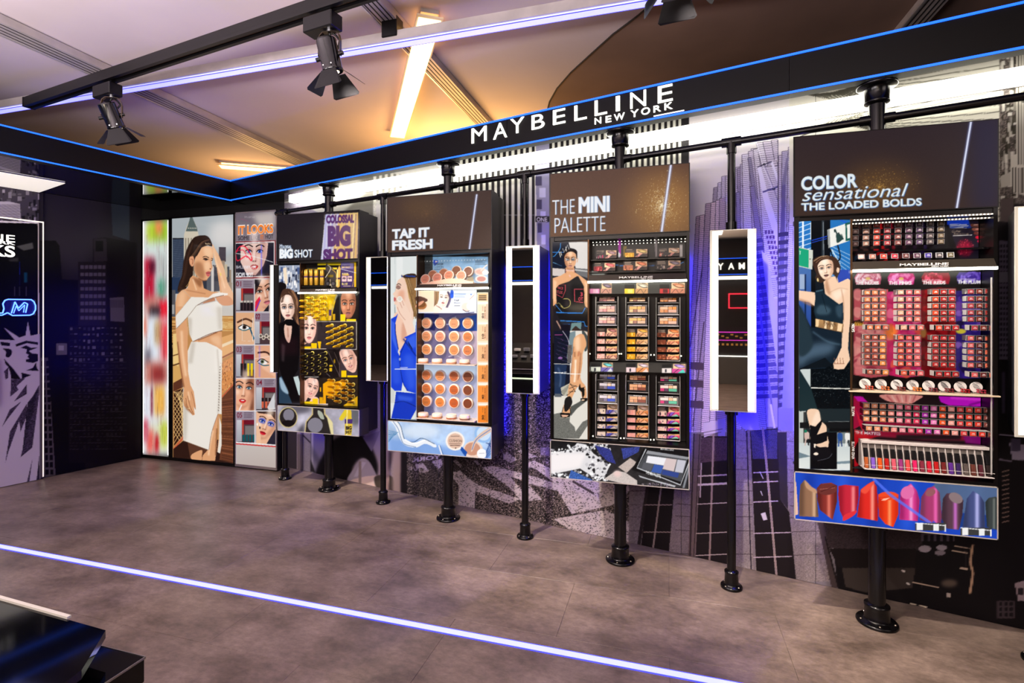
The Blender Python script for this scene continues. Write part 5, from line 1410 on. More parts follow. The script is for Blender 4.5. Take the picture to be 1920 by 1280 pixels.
D4 = Disp(3, 'loaded bolds lipstick display with black header and lipstick light panel, fourth and nearest', .903, 2.538, C, (1490, 408), (1488, 882))
D4.std(.0023)
D4.print_('poster', 1498, 413, 1594, 881, -.001, .0023)
pz = D4.x(1596, 640)
ob('divider', MB().box(pz - .0045, pz + .0035, -.004, .12, D4.lt + .012, D4.hb - .018), [rim_m], D4.t)
DY = .085
D4.printx('backdrop', pz + .004, HW - .016, D4.z(1740, 738, DY) + .001, D4.z(1740, 500, DY), DY, .0032, PR_TRAY)
D4.printx('backdrop', pz + .004, HW - .016, D4.lt + .014, D4.z(1740, 738, DY) - .001, DY, .0032, PR_TRAY)
D4.printx('rear_graphic', pz + .004, HW - .016, D4.z(1740, 492, .10), D4.hb - .02, .10, .003, PR_TRAY)
shz = D4.z(1740, 487, -.01)
D4.shelf(shz, pz + .003, 38, 'lit_shelf', (D4.x(1686, 492, -.02), D4.x(1777, 495, -.02)))
for k, zz in enumerate((D4.hb - .022, D4.hb - .034)):
    m = MB()
    for j in range(40):
        x = pz + .014 + (HW - .03 - pz) * j / 39.0
        m.box(x - .002, x + .002, .004 + k * .02, .007 + k * .02, zz - .0025, zz + .0015)
    o = ob('led_dots', m, [leddot], D4.t); o['kind'] = 'stuff'
    ob('led_channel', MB().box(pz + .006, HW - .018, .007 + k * .02, .014 + k * .02, zz - .004, zz + .004), [steel], D4.t)
zz = D4.z(1740, 735, .03)
ob('disc_shelf', MB().box(pz - .01, HW + .004, -.012, DY, zz - .006, zz, 0, .001), [mat('cream_shelf', (226, 206, 176), .35)], D4.t)
ob('glass_front_edge', MB().box(HW - .022, HW - .019, -.002, .004, D4.z(1860, 890), D4.z(1860, 520)), [acryl], D4.t)
for (tx_, u_, v_, h_) in (('SATIN', 1599.5, 622, .034), ('MATTE', 1599.5, 779, .04), ('VIVID MATTE', 1599.5, 860, .075)):
    vv, tr_ = glyphs(tx_, .02); x_, z_ = D4.x(u_, v_), D4.z(u_, v_)
    m = MB(); kx = h_ / vv[:, 0].max(); m.add([(x_ - yv * .011 + .004, -.0052, z_ + xv * kx) for xv, yv in vv], [tuple(q) for q in tr_])
    ob('side_lettering', m, [dtxt], D4.t)


# lipsticks: square case end with a coloured shade label
def lipstick_meshes():
    c = MB(); c.box(-.0108, .0108, 0, .042, -.0095, .0095, 0, .0022)
    f = MB()
    f.box(-.0108, .0108, -.0012, .0014, .0072, .0094, 0, .0004); f.box(-.0108, -.0088, -.0012, .0014, -.0094, .0072, 0, .0004); f.box(.0088, .0108, -.0012, .0014, -.0094, .0072, 0, .0004); f.box(-.0088, .0088, -.001, .0012, -.0094, -.0082, 0, .0004)
    l = MB(); l.box(-.0090, .0090, -.0022, .002, -.0082, .0070, 0, .0018)
    l.box(-.0036, .0040, -.0026, -.0022, .0010, .0030, 1); l.box(-.0050, .0054, -.0026, -.0022, -.0030, -.0016, 1)
    return c.mesh('lipstick', [mat('case_black', (24, 20, 22), .2)]), f.mesh('chrome_frame', [chrome]), l.mesh('shade_label', [mat('label_red', (180, 20, 30), .35), mat('label_print', (250, 240, 236), .5)])


LC, LF_, LL = lipstick_meshes()
_sh = {}


def shade(rgb):
    if rgb not in _sh:
        _sh[rgb] = mat('shade_%02x%02x%02x' % rgb, rgb, .45, 0, .35)
    return _sh[rgb]


ORD = ['first', 'second', 'third', 'fourth', 'fifth', 'sixth', 'seventh', 'eighth', 'ninth', 'tenth', 'eleventh', 'twelfth', 'thirteenth', 'fourteenth', 'fifteenth', 'sixteenth', 'seventeenth', 'eighteenth']
sp_ = list(ORD)


def cname(c):
    r, g, b = c
    best = min((((200, 104, 62), 'terracotta'), ((222, 134, 62), 'amber'), ((150, 70, 46), 'brown'), ((236, 160, 130), 'pale peach'), ((226, 92, 98), 'coral pink'),
                ((224, 108, 92), 'coral'), ((236, 64, 20), 'orange red'), ((165, 14, 20), 'deep red'), ((160, 40, 56), 'berry'), ((92, 28, 22), 'dark brown'), ((206, 86, 88), 'rose'),
                ((222, 150, 105), 'apricot'), ((236, 140, 160), 'pink'), ((204, 30, 80), 'magenta'), ((160, 30, 170), 'violet'), ((226, 120, 190), 'orchid pink'), ((226, 80, 16), 'orange'),
                ((90, 80, 76), 'grey'), ((60, 40, 90), 'dark violet'), ((40, 30, 28), 'black brown'), ((110, 96, 70), 'olive brown')), key=lambda q: sum((a - b_) ** 2 for a, b_ in zip(q[0], c)))
    return best[1]


def lipstick(D, x, y, z, rgb, label, group, rx=0.0):
    t = put('lipstick', LC, None, (D.cx + x, D.Y + y, z), (rx, 0, 0), (1.17, 1, 1.17)); tag(t, label, 'lipstick', group)
    put('chrome_frame', LF_, t)
    o = put('shade_label', LL, t); o.material_slots[0].link = 'OBJECT'; o.material_slots[0].material = shade(rgb)
    return t


BL = (('nudes', (1626.2, 1640.6, 1655.2), ((205, 112, 66), (200, 104, 62), (176, 84, 62)), ((150, 70, 46), (164, 72, 52), (222, 134, 62))),
      ('pinks', (1689, 1704.6, 1720), ((236, 160, 130), (226, 92, 98), (224, 108, 92)), ((206, 84, 52), (206, 70, 68), (226, 100, 104))),
      ('reds', (1754, 1769.4, 1785), ((236, 64, 20), (158, 18, 18), (176, 20, 24)), ((160, 24, 24), (168, 12, 16), (158, 10, 14))),
      ('plums', (1820.2, 1836.5, 1853), ((160, 40, 56), (112, 36, 26), (140, 38, 34)), ((206, 86, 88), (92, 24, 22), (206, 96, 70))))
ROWV = [548.4, 561.5, 574, 586.4, 598, 613.4, 632.1, 645, 656.5, 668.3, 680.5, 696.5]
FY = .045
for bn, us, ca1, ca2 in BL:
    for r, v in enumerate(ROWV):
        out = r in (5, 11)
        z = D4.z(1640.6, v, FY)
        xs = [D4.x(u, 640, FY) for u in us]
        yy = FY - (.022 if out else 0)
        hb_ = ob('lipstick_bracket', MB().box(xs[0] - .0138, xs[2] + .0135, yy + .004, yy + .008, z + .0112, z + .0124).box(xs[0] - .0148, xs[0] - .0138, yy + .002, yy + .035, z - .009, z + .0124), [acryl], D4.t)
        for k in range(3):
            col = (ca1 if r < 6 else ca2)[k]
            lipstick(D4, xs[k] + (.003 if out else 0), yy, z, col, '%s lipstick, %s in row %s of the %s block' % (cname(col), ('left', 'middle', 'right')[k], sp_[r], bn),
                     'lipsticks in the four shade blocks')
MC = [(222, 150, 100), (226, 150, 110), (206, 120, 80), (232, 140, 130), (236, 140, 160), (214, 80, 110), (204, 30, 80), (160, 30, 170), (226, 120, 190), (226, 80, 16), (236, 160, 150), (214, 60, 60), (222, 60, 36), (216, 44, 26), (130, 60, 50)]
xa_ = D4.x(1590 + 228 / 6.62, 790, FY); xb_ = D4.x(1590 + 1728 / 6.62, 790, FY)
for r, v in enumerate((760, 772.5, 785, 800.5)):
    z = D4.z(1625, v, FY)
    for k in range(15):
        x = xa_ + (xb_ - xa_) * k / 14.0
        yy = FY - (.024 if r == 3 else 0)
        lipstick(D4, x + (.002 if r == 3 else 0), yy, z, MC[k], '%s lipstick, %s from left in row %s of the mattes' % (cname(MC[k]), sp_[k], sp_[r]), 'lipsticks in the mattes block')
    ob('lipstick_bracket', MB().box(xa_ - .014, xb_ + .014, FY - (.02 if r == 3 else -.004), FY + .012, z + .0112, z + .0124), [acryl], D4.t)
TC = [(120, 92, 88), (140, 104, 88), (206, 70, 56), (160, 60, 66), (120, 66, 64), (92, 60, 88), (82, 62, 96), (84, 76, 78), (110, 96, 70)]
for r, v in enumerate((423, 434, 446, 457)):
    for k in range(9):
        u = 1603.5 + k * 20.1; dy = .074 - r * .012
        x, z = D4.x(u, v - k * .55, dy), D4.z(u, v - k * .55, dy)
        lipstick(D4, x, dy, z, TC[k], '%s lipstick, %s from left in top tray row %s' % (cname(TC[k]), sp_[k], sp_[r]), 'lipsticks in the dark top tray', .08)
for k in range(9):
    u = 1615 + k * 20.9; dy = -.004
    x, z = D4.x(u, 481 - k * .42, dy), D4.z(u, 481 - k * .42, dy)
    cc = [(220, 170, 160), (170, 110, 90), (236, 50, 24), (190, 24, 50), (90, 40, 40), (80, 40, 66), (60, 50, 150), (80, 76, 80), (100, 92, 60)][k]
    lipstick(D4, x, dy, z, cc, '%s lipstick, %s from left in the tray row over the shelf edge' % (cname(cc), sp_[k]), 'lipsticks in the dark top tray', -.1)
ob('product_tray', MB().hexa([(pz + .006, .02, D4.z(1740, 470, .03)), (HW - .02, .02, D4.z(1740, 470, .03)), (HW - .02, .098, D4.z(1740, 470, .03)), (pz + .006, .098, D4.z(1740, 470, .03)),
                            (pz + .006, .022, D4.z(1740, 467, .03)), (HW - .02, .022, D4.z(1740, 467, .03)), (HW - .02, .098, D4.z(1740, 462, .03)), (pz + .006, .098, D4.z(1740, 462, .03))]), [gloss], D4.t)

# round swatch discs with swirls of bullets
for k in range(8):
    u = 1590 + (175 + k * 159.5) / 5.3345; v = 718.5 + k * 1.0
    x, z = D4.x(u, v, .035), D4.z(u, v, .035)
    t = thing('swatch_disc', 'striped white disc with lipstick bullets, %s from left on the cream shelf' % sp_[k], 'display disc', (D4.cx + x, D4.Y + .035, zz), 0, 'striped discs on the cream shelf')
    r_ = .0218
    ob('disc', MB().lathe([(r_, 0), (r_, .003)], (0, .006, r_ + .004), 28, axis='y'), [mat('disc_white', (236, 234, 230), .4)], t)
    st = MB(); g = random.Random(k)
    for j in range(6):
        o_ = -.8 + j * .30; a_ = math.sqrt(max(0, 1 - o_ * o_)) * .85
        x0_, z0_ = -a_ * r_ * .8 - o_ * r_ * .4, o_ * r_ * .8
        st.tube((x0_ * .8, .0055, r_ + .004 + z0_ + .006), (x0_ * .8 + a_ * r_ * 1.3, .0055, r_ + .004 + z0_ - .003), g.uniform(.0004, .0014), 5)
    ob('stripes', st, [mat('stripe_black', (24, 20, 22), .4)], t)
    bc = [(190, 80, 60), (200, 110, 60), (110, 44, 40), (226, 130, 60), (110, 40, 50), (110, 36, 40), (150, 20, 30), (150, 40, 60)][k]
    for j in range(6):
        bx_, bz_ = .002 + (j % 3) * .0115, .0075 + (j // 3) * .009 - (j % 3) * .001
        ob('bullet', MB().lathe([(.0034, 0), (.0034, .008), (.0026, .012)], (bx_, -.006, bz_), 8, axis='y'), [shade(bc)], t)
    ob('foot', MB().box(-.012, .012, .004, .012, 0, .006, 0, .001), [chrome], t)

# acrylic block of liquid lip colours
LQ = [(176, 90, 40), (130, 90, 200), (230, 90, 20), (180, 20, 15), (214, 90, 110), (150, 50, 120), (226, 80, 80), (226, 30, 100), (130, 40, 60), (200, 20, 50), (186, 20, 20), (110, 30, 30), (90, 40, 140), (50, 30, 90), (90, 80, 76), (100, 50, 40), (80, 30, 40), (40, 30, 28)]
lx0, lx1 = D4.x(1590 + 180 / 6.62, 850, .02), D4.x(1590 + 1780 / 6.62, 850, .02)
zt_, zb_ = D4.z(1617, 722 + 680 / 6.62, .03), D4.z(1617, 874, .03)
whs = mat('white_rack', (226, 218, 212), .3)
rk = ob('liquid_rack', MB().box(lx0, lx1, .028, .07, zt_ - .012, zt_, 0, .001).box(lx0, lx1, -.004, .07, zb_ - .004, zb_, 0, .001).box(lx0, lx1, .066, .070, zb_, zt_ - .012).box(lx0 + .004, lx1, -.004, -.002, zb_ + .016, zb_ + .0175), [whs], D4.t)
pw = (lx1 - lx0) / 18
for k in range(19):
    x = lx0 + k * pw
    ob('rack_fin', MB().hexa([(x - .0009, .008, zb_), (x + .0009, .008, zb_), (x + .0009, .026, zb_), (x - .0009, .026, zb_), (x - .0009, .032, zt_ - .012), (x + .0009, .032, zt_ - .012), (x + .0009, .040, zt_ - .012), (x - .0009, .040, zt_ - .012)]), [whs], rk)
capm = mat('cap_black', (22, 20, 22), .25)
cm_ = MB().box(-.0066, .0066, 0, .013, .045, .084, 0, .0012).mesh('cap', [capm]); bm_ = MB().box(-.0062, .0062, .0005, .0125, 0, .0445, 0, .001).mesh('liquid_lip_colour', [shade((180, 20, 15))])
for k, cc in enumerate(LQ):
    t = put('liquid_lip_colour', bm_, None, (D4.cx + lx0 + (k + .5) * pw, D4.Y + .004, zb_ + .0015), (-.22, 0, 0), (1, 1, 1.0))
    tag(t, '%s liquid lip colour with black cap, %s from left in the white rack' % (cname(cc), sp_[k]), 'lip colour', 'liquid lip colours in the white rack')
    t.material_slots[0].link = 'OBJECT'; t.material_slots[0].material = shade(cc); put('cap', cm_, t)
# ================================================================== display 3: mini palette
B = Art(1022, 290, 1312, 930, (14, 10, 10))
hdr_noise(B, 1024, 295, 1306, 452, (84, 58, 48), (104, 72, 50))
B.ell(1245, 385, 62, 62, (176, 126, 66), blur=24, alpha=.75)
sparkle(B, 1243, 385, 55, 62, 2600, [(236, 196, 120), (255, 236, 180), (140, 92, 46), (110, 70, 36)], 5, 1.1)
sparkle(B, 1240, 385, 26, 34, 900, [(255, 236, 190), (255, 250, 220)], 6, 1.0)
B.F(930, 300, 4.267)
for dx, al, cc in ((5, .8, (110, 160, 220)), (0, 1, (236, 240, 246))):
    B.text('THE', 450 + dx, 440, 128, cc, slope=-.06, wid=178, alpha=al, bold=-.012); [B.text('MINI', 660 + dx + w_, 425, 138, cc, slope=-.05, wid=236, alpha=al) for w_ in (0, 4, 8, 12)]
    B.text('PALETTE', 468 + dx, 586, 132, cc, slope=-.045, wid=405, alpha=al, bold=-.015)
streak(B, 1258, 309, 1240, 438)
# poster
B.F(1020, 440, 6.4)
B.rect(95, 80, 540, 1300, (40, 40, 48)); B.rect(95, 90, 300, 400, (22, 28, 44)); B.poly([(295, 90), (530, 85), (530, 420), (380, 400)], (218, 214, 210)); B.poly([(100, 400), (250, 410), (250, 500), (100, 490)], (206, 196, 190))
B.line([(200, 100), (190, 170), (130, 250), (105, 260)], 7, (60, 150, 230), sm=True); B.line([(105, 330), (230, 380), (150, 350)], 5, (120, 190, 240), sm=True); B.line([(100, 210), (390, 212)], 8, (60, 140, 230), alpha=.8)
B.poly([(360, 400), (530, 410), (530, 520), (400, 480)], (110, 110, 112)); B.line([(370, 420), (530, 440)], 16, (190, 190, 188)); B.rect(100, 520, 160, 1300, (60, 44, 40))
SK2, SD2, SL2 = (226, 168, 122), (150, 92, 62), (250, 216, 180)
B.poly([(240, 190), (290, 165), (350, 165), (398, 200), (392, 290), (380, 250), (330, 215), (250, 240), (235, 280)], (30, 24, 26), sm=True)
B.poly([(262, 390), (360, 390), (372, 450), (460, 510), (524, 560), (524, 900), (500, 880), (470, 760), (480, 620), (400, 500), (300, 560), (180, 600), (145, 640), (150, 820), (108, 860), (105, 520), (200, 490), (265, 450)], SK2)
B.poly([(268, 400), (355, 405), (340, 430), (285, 430)], SD2, blur=6, alpha=.6); B.line([(262, 425), (360, 430)], 22, (236, 196, 180), alpha=.7); B.line([(256, 400), (262, 470)], 5, (190, 120, 110)); B.line([(362, 400), (366, 460)], 5, (190, 120, 110)); B.line([(300, 480), (318, 505)], 18, (236, 190, 180), alpha=.8)
B.poly([(115, 540), (150, 560), (140, 800), (118, 800)], SL2, blur=8, alpha=.6); B.poly([(490, 560), (520, 580), (520, 820), (500, 800)], SL2, blur=8, alpha=.6)
face(B, 316, 300, 225, sx=.86, skin=(224, 170, 130), dark=(150, 92, 62), lip=(206, 140, 130), brow=(30, 22, 20), light=(252, 222, 190), iris=(60, 90, 120), shadow_side=-1, lid=(70, 60, 60))
B.poly([(238, 285), (236, 215), (270, 178), (330, 166), (385, 188), (400, 240), (394, 290), (382, 235), (345, 205), (290, 208), (256, 240)], (32, 26, 28), sm=True); B.line([(255, 285), (300, 300), (260, 305)], 6, (240, 240, 236)); B.line([(335, 290), (372, 275), (360, 300)], 6, (240, 240, 236)); B.line([(225, 165), (240, 210), (262, 170), (282, 120), (300, 175)], 6, (240, 236, 226)); B.line([(180, 200), (200, 270)], 7, (236, 230, 210)); B.line([(200, 200), (212, 250)], 7, (236, 230, 210)); B.line([(262, 140), (270, 200)], 6, (236, 232, 220)); B.line([(405, 280), (398, 330)], 8, SK2)
B.poly([(145, 640), (180, 600), (300, 560), (372, 510), (400, 495), (420, 520), (470, 600), (485, 700), (480, 850), (525, 880), (525, 1130), (480, 1080), (430, 1040), (150, 1010), (130, 900), (155, 830), (150, 740)], (26, 24, 26), sm=False)
B.poly([(250, 600), (330, 560), (330, 850), (250, 860)], (46, 40, 42), blur=14, alpha=.8); B.line([(370, 520), (410, 500), (460, 590)], 8, (50, 46, 48))
B.line([(168, 600), (256, 600), (255, 670), (222, 755), (150, 715)], 6, (236, 84, 96)); B.text('FACE', 166, 650, 30, (230, 84, 96), wid=62, slope=.1, bold=.02); B.text('STUDIO', 156, 700, 34, (230, 84, 96), wid=68, slope=.15, bold=.02)
B.line([(470, 652), (365, 652), (368, 800), (468, 812)], 8, (236, 84, 100)); B.text('3', 436, 735, 46, (236, 84, 100), wid=28, bold=.03); B.text('OT', 412, 790, 42, (236, 84, 100), wid=56, bold=.03)
B.line([(230, 770), (290, 770), (318, 810), (300, 860), (240, 880), (200, 850)], 6, (226, 206, 120), sm=True); B.line([(150, 830), (180, 820), (230, 870)], 4, (200, 186, 110), sm=True)
B.line([(120, 930), (210, 935), (460, 940), (495, 875)], 12, (50, 130, 220)); B.line([(135, 835), (215, 930)], 6, (60, 140, 226)); B.line([(120, 1030), (310, 1035), (480, 1045), (495, 1095), (525, 1100)], 9, (60, 140, 226)); B.line([(230, 1070), (310, 1072)], 4, (50, 110, 200))
B.poly([(110, 850), (240, 1130), (320, 1300), (100, 1300)], (34, 30, 36)); B.line([(150, 1030), (270, 1250)], 12, (206, 160, 140), blur=3); B.poly([(330, 1060), (450, 1050), (440, 1190), (310, 1300), (300, 1250)], (110, 140, 140)); B.poly([(340, 1180), (330, 1150), (380, 1095), (430, 1130), (500, 1150), (440, 1180)], (60, 46, 42), sm=True); B.rect(200, 1080, 310, 1300, (24, 20, 30), blur=4)
B.F(1030, 620, 6.094)
B.rect(52, 0, 452, 1240, (224, 220, 210)); B.rect(52, 0, 235, 740, (22, 24, 40)); B.poly([(235, 20), (300, 0), (290, 200), (215, 380), (200, 300)], (120, 140, 146)); B.poly([(210, 160), (260, 160), (250, 370), (205, 370)], (96, 92, 90), tex=B.speck(1, .4, 1, 3))
for k in range(26): B.line([(70 + (k * 31) % 130, 70 + k * 11), (100 + (k * 31) % 130, 90 + k * 11)], 3, ((60, 70, 110), (90, 100, 140), (170, 110, 190))[k % 3], alpha=.7)
B.ell(125, 310, 26, 14, (190, 130, 210), alpha=.7); B.line([(60, 45), (150, 45)], 5, (190, 80, 150)); B.line([(150, 0), (205, 80), (228, 150)], 6, (206, 196, 210), sm=True); B.poly([(60, 380), (200, 390), (180, 600), (140, 740), (62, 740)], (34, 50, 80)); B.line([(100, 420), (130, 520), (120, 640)], 18, (70, 90, 124), blur=6, sm=True)
B.poly([(60, 720), (130, 720), (140, 755), (62, 755)], (90, 96, 104)); B.line([(52, 376), (250, 384)], 6, (226, 226, 220))
B.poly([(370, 0), (452, 0), (452, 160), (425, 230), (405, 240)], (70, 78, 78)); B.poly([(395, 0), (450, 20), (446, 70)], (220, 200, 180))
B.poly([(370, 35), (400, 60), (424, 160), (385, 250), (376, 380), (350, 540), (330, 640), (240, 640), (240, 520), (262, 330), (270, 200), (280, 90), (330, 45)], SK2, sm=True)
B.poly([(290, 110), (340, 60), (350, 200), (310, 230)], SL2, sm=True, blur=12, alpha=.8); B.line([(300, 330), (296, 480), (286, 590)], 20, (255, 232, 206), blur=5, sm=True); B.line([(358, 250), (350, 400), (330, 560)], 14, SD2, blur=6, sm=True, alpha=.7); B.line([(292, 240), (290, 300)], 10, (110, 60, 40), blur=2, alpha=.7); B.line([(340, 235), (330, 290)], 18, (190, 110, 76), blur=4, alpha=.7); B.line([(280, 180), (262, 330), (244, 520)], 9, SD2, blur=4, alpha=.7, sm=True)
B.line([(52, 475), (250, 492), (360, 494)], 8, (250, 250, 246)); B.line([(60, 485), (200, 470)], 4, (240, 240, 236))
B.poly([(52, 950), (150, 930), (250, 970), (420, 760), (360, 790), (240, 960), (230, 1040), (290, 1100), (300, 1150), (380, 1040), (452, 1005), (452, 1060), (340, 1230), (52, 1232)], (112, 112, 106), tex=B.speck(1, .25, 1, 9)); B.poly([(235, 870), (380, 790), (430, 800), (300, 900), (230, 980)], (84, 86, 82), blur=2)
B.poly([(130, 650), (230, 600), (235, 700), (180, 750), (140, 720)], (190, 186, 170)); 
for k in range(9): B.line([(134 + k * 10, 690 - k * 9), (170 + k * 7, 730 - k * 11)], 4, (60, 58, 48))
B.poly([(345, 520), (370, 580), (415, 640), (425, 760), (380, 775), (360, 700), (330, 610)], SK2, sm=True); B.poly([(335, 640), (350, 600), (360, 650), (400, 650), (402, 730), (380, 780), (370, 700), (335, 670)], (26, 24, 22), sm=False); B.poly([(355, 770), (436, 768), (436, 795), (400, 812), (356, 790)], (24, 22, 22)); B.ell(385, 790, 18, 8, SL2)
B.poly([(232, 600), (325, 610), (270, 740), (250, 800), (240, 930), (220, 960), (150, 950), (160, 860), (205, 760)], SK2, sm=True)
for (p_, q_) in (((232, 610), (320, 640)), ((225, 660), (310, 625)), ((222, 700), (300, 690)), ((215, 730), (290, 660)), ((240, 600), (300, 700)), ((350, 660), (410, 640)), ((356, 690), (410, 670))): B.line([p_, q_], 5, (30, 26, 22))
B.ell(225, 800, 36, 40, (36, 34, 34)); B.poly([(180, 780), (240, 750), (260, 830), (200, 920), (170, 900)], (34, 30, 30), sm=True); B.line([(160, 870), (145, 930)], 7, (40, 34, 30)); B.line([(235, 880), (245, 950)], 8, (40, 34, 30)); B.poly([(125, 935), (235, 940), (232, 985), (170, 1003), (128, 985)], (28, 24, 24)); B.poly([(136, 960), (222, 962), (200, 985), (150, 985)], (230, 180, 150)); B.line([(130, 990), (180, 998), (235, 985)], 4, (220, 214, 190))
# product zone
B.F(1100, 440, 8)
B.poly([(40, 90), (1480, 30), (1480, 700), (40, 700)], (12, 9, 10)); B.line([(40, 130), (1470, 60)], 10, (60, 60, 56), alpha=.6)
for k in range(26): B.ell(65 + k * 54, 138 - k * 2.5, 8, 6, (90, 90, 86), alpha=.7)
B.poly([(470, 60), (515, 60), (510, 340), (480, 270)], (170, 20, 160)); B.poly([(480, 250), (510, 300), (500, 340), (470, 330)], (226, 226, 226)); B.poly([(1015, 40), (1060, 40), (1060, 330), (1030, 330)], (120, 110, 110)); B.rect(1395, 150, 1440, 330, (176, 164, 160)); B.rect(550, 170, 600, 330, (150, 120, 30), alpha=.8); B.line([(430, 455), (540, 465), (970, 460), (1080, 452), (1200, 452)], 10, (40, 130, 220)); B.line([(1390, 440), (1450, 410)], 9, (60, 150, 230))
B.poly([(40, 540), (260, 570), (400, 550), (250, 600), (60, 600)], (190, 190, 180)); B.rect(40, 720, 1480, 885, (66, 66, 62)); B.rect(40, 885, 1480, 930, (20, 14, 14))


def eye(A, x0, y0, x1, y1, sh, skin=(240, 204, 160)):
    w, h = x1 - x0, y1 - y0
    A.rect(x0, y0, x1, y1, skin)
    A.poly([(x0 + .08 * w, y0 + .25 * h), (x0 + .35 * w, y0 + .1 * h), (x0 + .8 * w, y0 + .3 * h), (x0 + .97 * w, y0 + .75 * h), (x0 + .6 * w, y0 + .85 * h), (x0 + .3 * w, y0 + .6 * h)], sh, sm=True, blur=h * .05)
    A.poly([(x0 + .3 * w, y0 + .45 * h), (x0 + .55 * w, y0 + .35 * h), (x0 + .85 * w, y0 + .62 * h), (x0 + .6 * w, y0 + .75 * h)], tuple(min(255, v + 60) for v in sh), sm=True, blur=h * .03)
    A.line([(x0 + .1 * w, y0 + .3 * h), (x0 + .38 * w, y0 + .68 * h), (x0 + .65 * w, y0 + .82 * h), (x0 + .95 * w, y0 + .8 * h)], .085 * h, (36, 22, 18), sm=True)
    A.line([(x0 + .5 * w, y0 + .08 * h), (x0 + .8 * w, y0 + .2 * h), (x0 + .97 * w, y0 + .45 * h)], .08 * h, (70, 44, 30), sm=True)


def carton(A, x0, y0, x1, y1, cl, sh, geo, top=True, seed=1):
    g = random.Random(seed); w, h = x1 - x0, y1 - y0
    A.rect(x0, y0, x1, y1, (20, 16, 16))
    ys = y0 + .45 * h if top else y0 + .12 * h
    if top:
        for k in range(3): A.rect(x0 + .05 * w, y0 + (.08 + .13 * k) * h, x0 + w * g.uniform(.3, .42), y0 + (.14 + .13 * k) * h, (226, 206, 180), alpha=.8)
        eye(A, x0 + .5 * w, y0 + .02 * h, x1 - .01 * w, y0 + .56 * h, sh)
    else:
        A.poly([(x0 + .48 * w, y0 + .1 * h), (x0 + .7 * w, y0 + .2 * h), (x1, y0 + .08 * h), (x1, y0 + .4 * h), (x0 + .48 * w, y0 + .4 * h)], (236, 196, 130), sm=False)
    A.rect(x0, ys, x0 + .40 * w, y1, cl[0])
    for k in range(9):
        a = x0 + g.uniform(.02, .34) * w; b = g.uniform(ys, y1 - .1 * h)
        A.rect(a, b, a + g.uniform(.02, .06) * w, min(y1, b + g.uniform(.1, .4) * h), cl[1 + k % (len(cl) - 1)], alpha=.85)
    gy = y0 + (.56 if top else .36) * h
    xs = [x0 + .44 * w, x0 + .6 * w, x0 + .8 * w, x1]
    A.rect(xs[0], gy, x1, y1, geo[0]); A.poly([(xs[0], y1), (xs[1], gy), (xs[2], gy), (xs[1], y1)], geo[1]); A.poly([(xs[2], gy), (x1, gy), (x1, y1)], geo[2 % len(geo)]); A.poly([(xs[1], y1), (x0 + .86 * w, gy + .2 * h), (x1, y1)], geo[3 % len(geo)])
    for p_ in ([(xs[0], gy), (xs[1], y1)], [(xs[1], gy), (xs[1] - .1 * w, y1)], [(xs[1], y1), (xs[2], gy)], [(x0 + .86 * w, gy + .2 * h), (x1, y1)], [(x0 + .42 * w, ys), (x0 + .42 * w, y1)]): A.line(p_, .012 * w + .02 * h, (40, 26, 22))


K1 = [[(236, 190, 176), (206, 110, 110), (226, 140, 130), (250, 220, 210)], [(226, 170, 30), (255, 214, 60), (190, 120, 10), (255, 240, 150)], [(120, 60, 36), (170, 90, 50), (70, 30, 20), (206, 150, 110)]]
K2 = [[(226, 214, 196), (30, 24, 24), (40, 50, 160), (240, 230, 210)], [(236, 176, 160), (240, 150, 140), (250, 196, 180)], [(226, 196, 176), (40, 20, 40), (206, 60, 120), (240, 214, 200)]]
G1 = [[(226, 176, 150), (206, 150, 130), (190, 130, 110), (236, 196, 170)], [(226, 170, 100), (206, 156, 110), (226, 190, 150), (236, 206, 160)], [(226, 150, 110), (214, 140, 110), (190, 100, 70), (240, 180, 140)]]
G2 = [[(120, 110, 180), (70, 80, 190), (160, 160, 170), (206, 200, 190)], [(226, 150, 90), (236, 170, 130), (214, 130, 70), (240, 190, 150)], [(206, 80, 150), (120, 70, 190), (226, 70, 120), (120, 200, 170)]]
S1 = [(130, 70, 70), (206, 150, 40), (196, 100, 40)]; S2 = [(150, 130, 110), (206, 170, 150), (170, 60, 60)]
cols_u = [(1118.8, 1157.0), (1175.0, 1214.6), (1232.0, 1273.4)]
TOPC = ((1117, 469, 1156, 484.5), (1172, 466.5, 1214, 482), (1234, 464.5, 1274, 480.5), (1113, 492.5, 1153.5, 508), (1169, 489.5, 1213.5, 506.5), (1230, 488, 1276, 505))
B.F()
tk = [[(30, 20, 24), (220, 130, 170), (180, 40, 90), (236, 200, 210)], K1[1], [(40, 30, 34), (206, 60, 60), (226, 180, 150)], [(150, 20, 40), (206, 40, 60), (90, 10, 20), (240, 180, 160)], [(176, 110, 80), (90, 40, 24), (226, 150, 60)], [(30, 24, 26), (120, 110, 110), (206, 190, 170)]]
for k, (a, b, c_, d_) in enumerate(TOPC):
    carton(B, a, b, c_, d_, tk[k], [(110, 80, 90), (190, 170, 90), (226, 190, 170), (180, 60, 70), (180, 90, 50), (90, 80, 96)][k], [(30, 22, 22), (226, 160, 150), (60, 40, 36)], seed=k)
CART = []
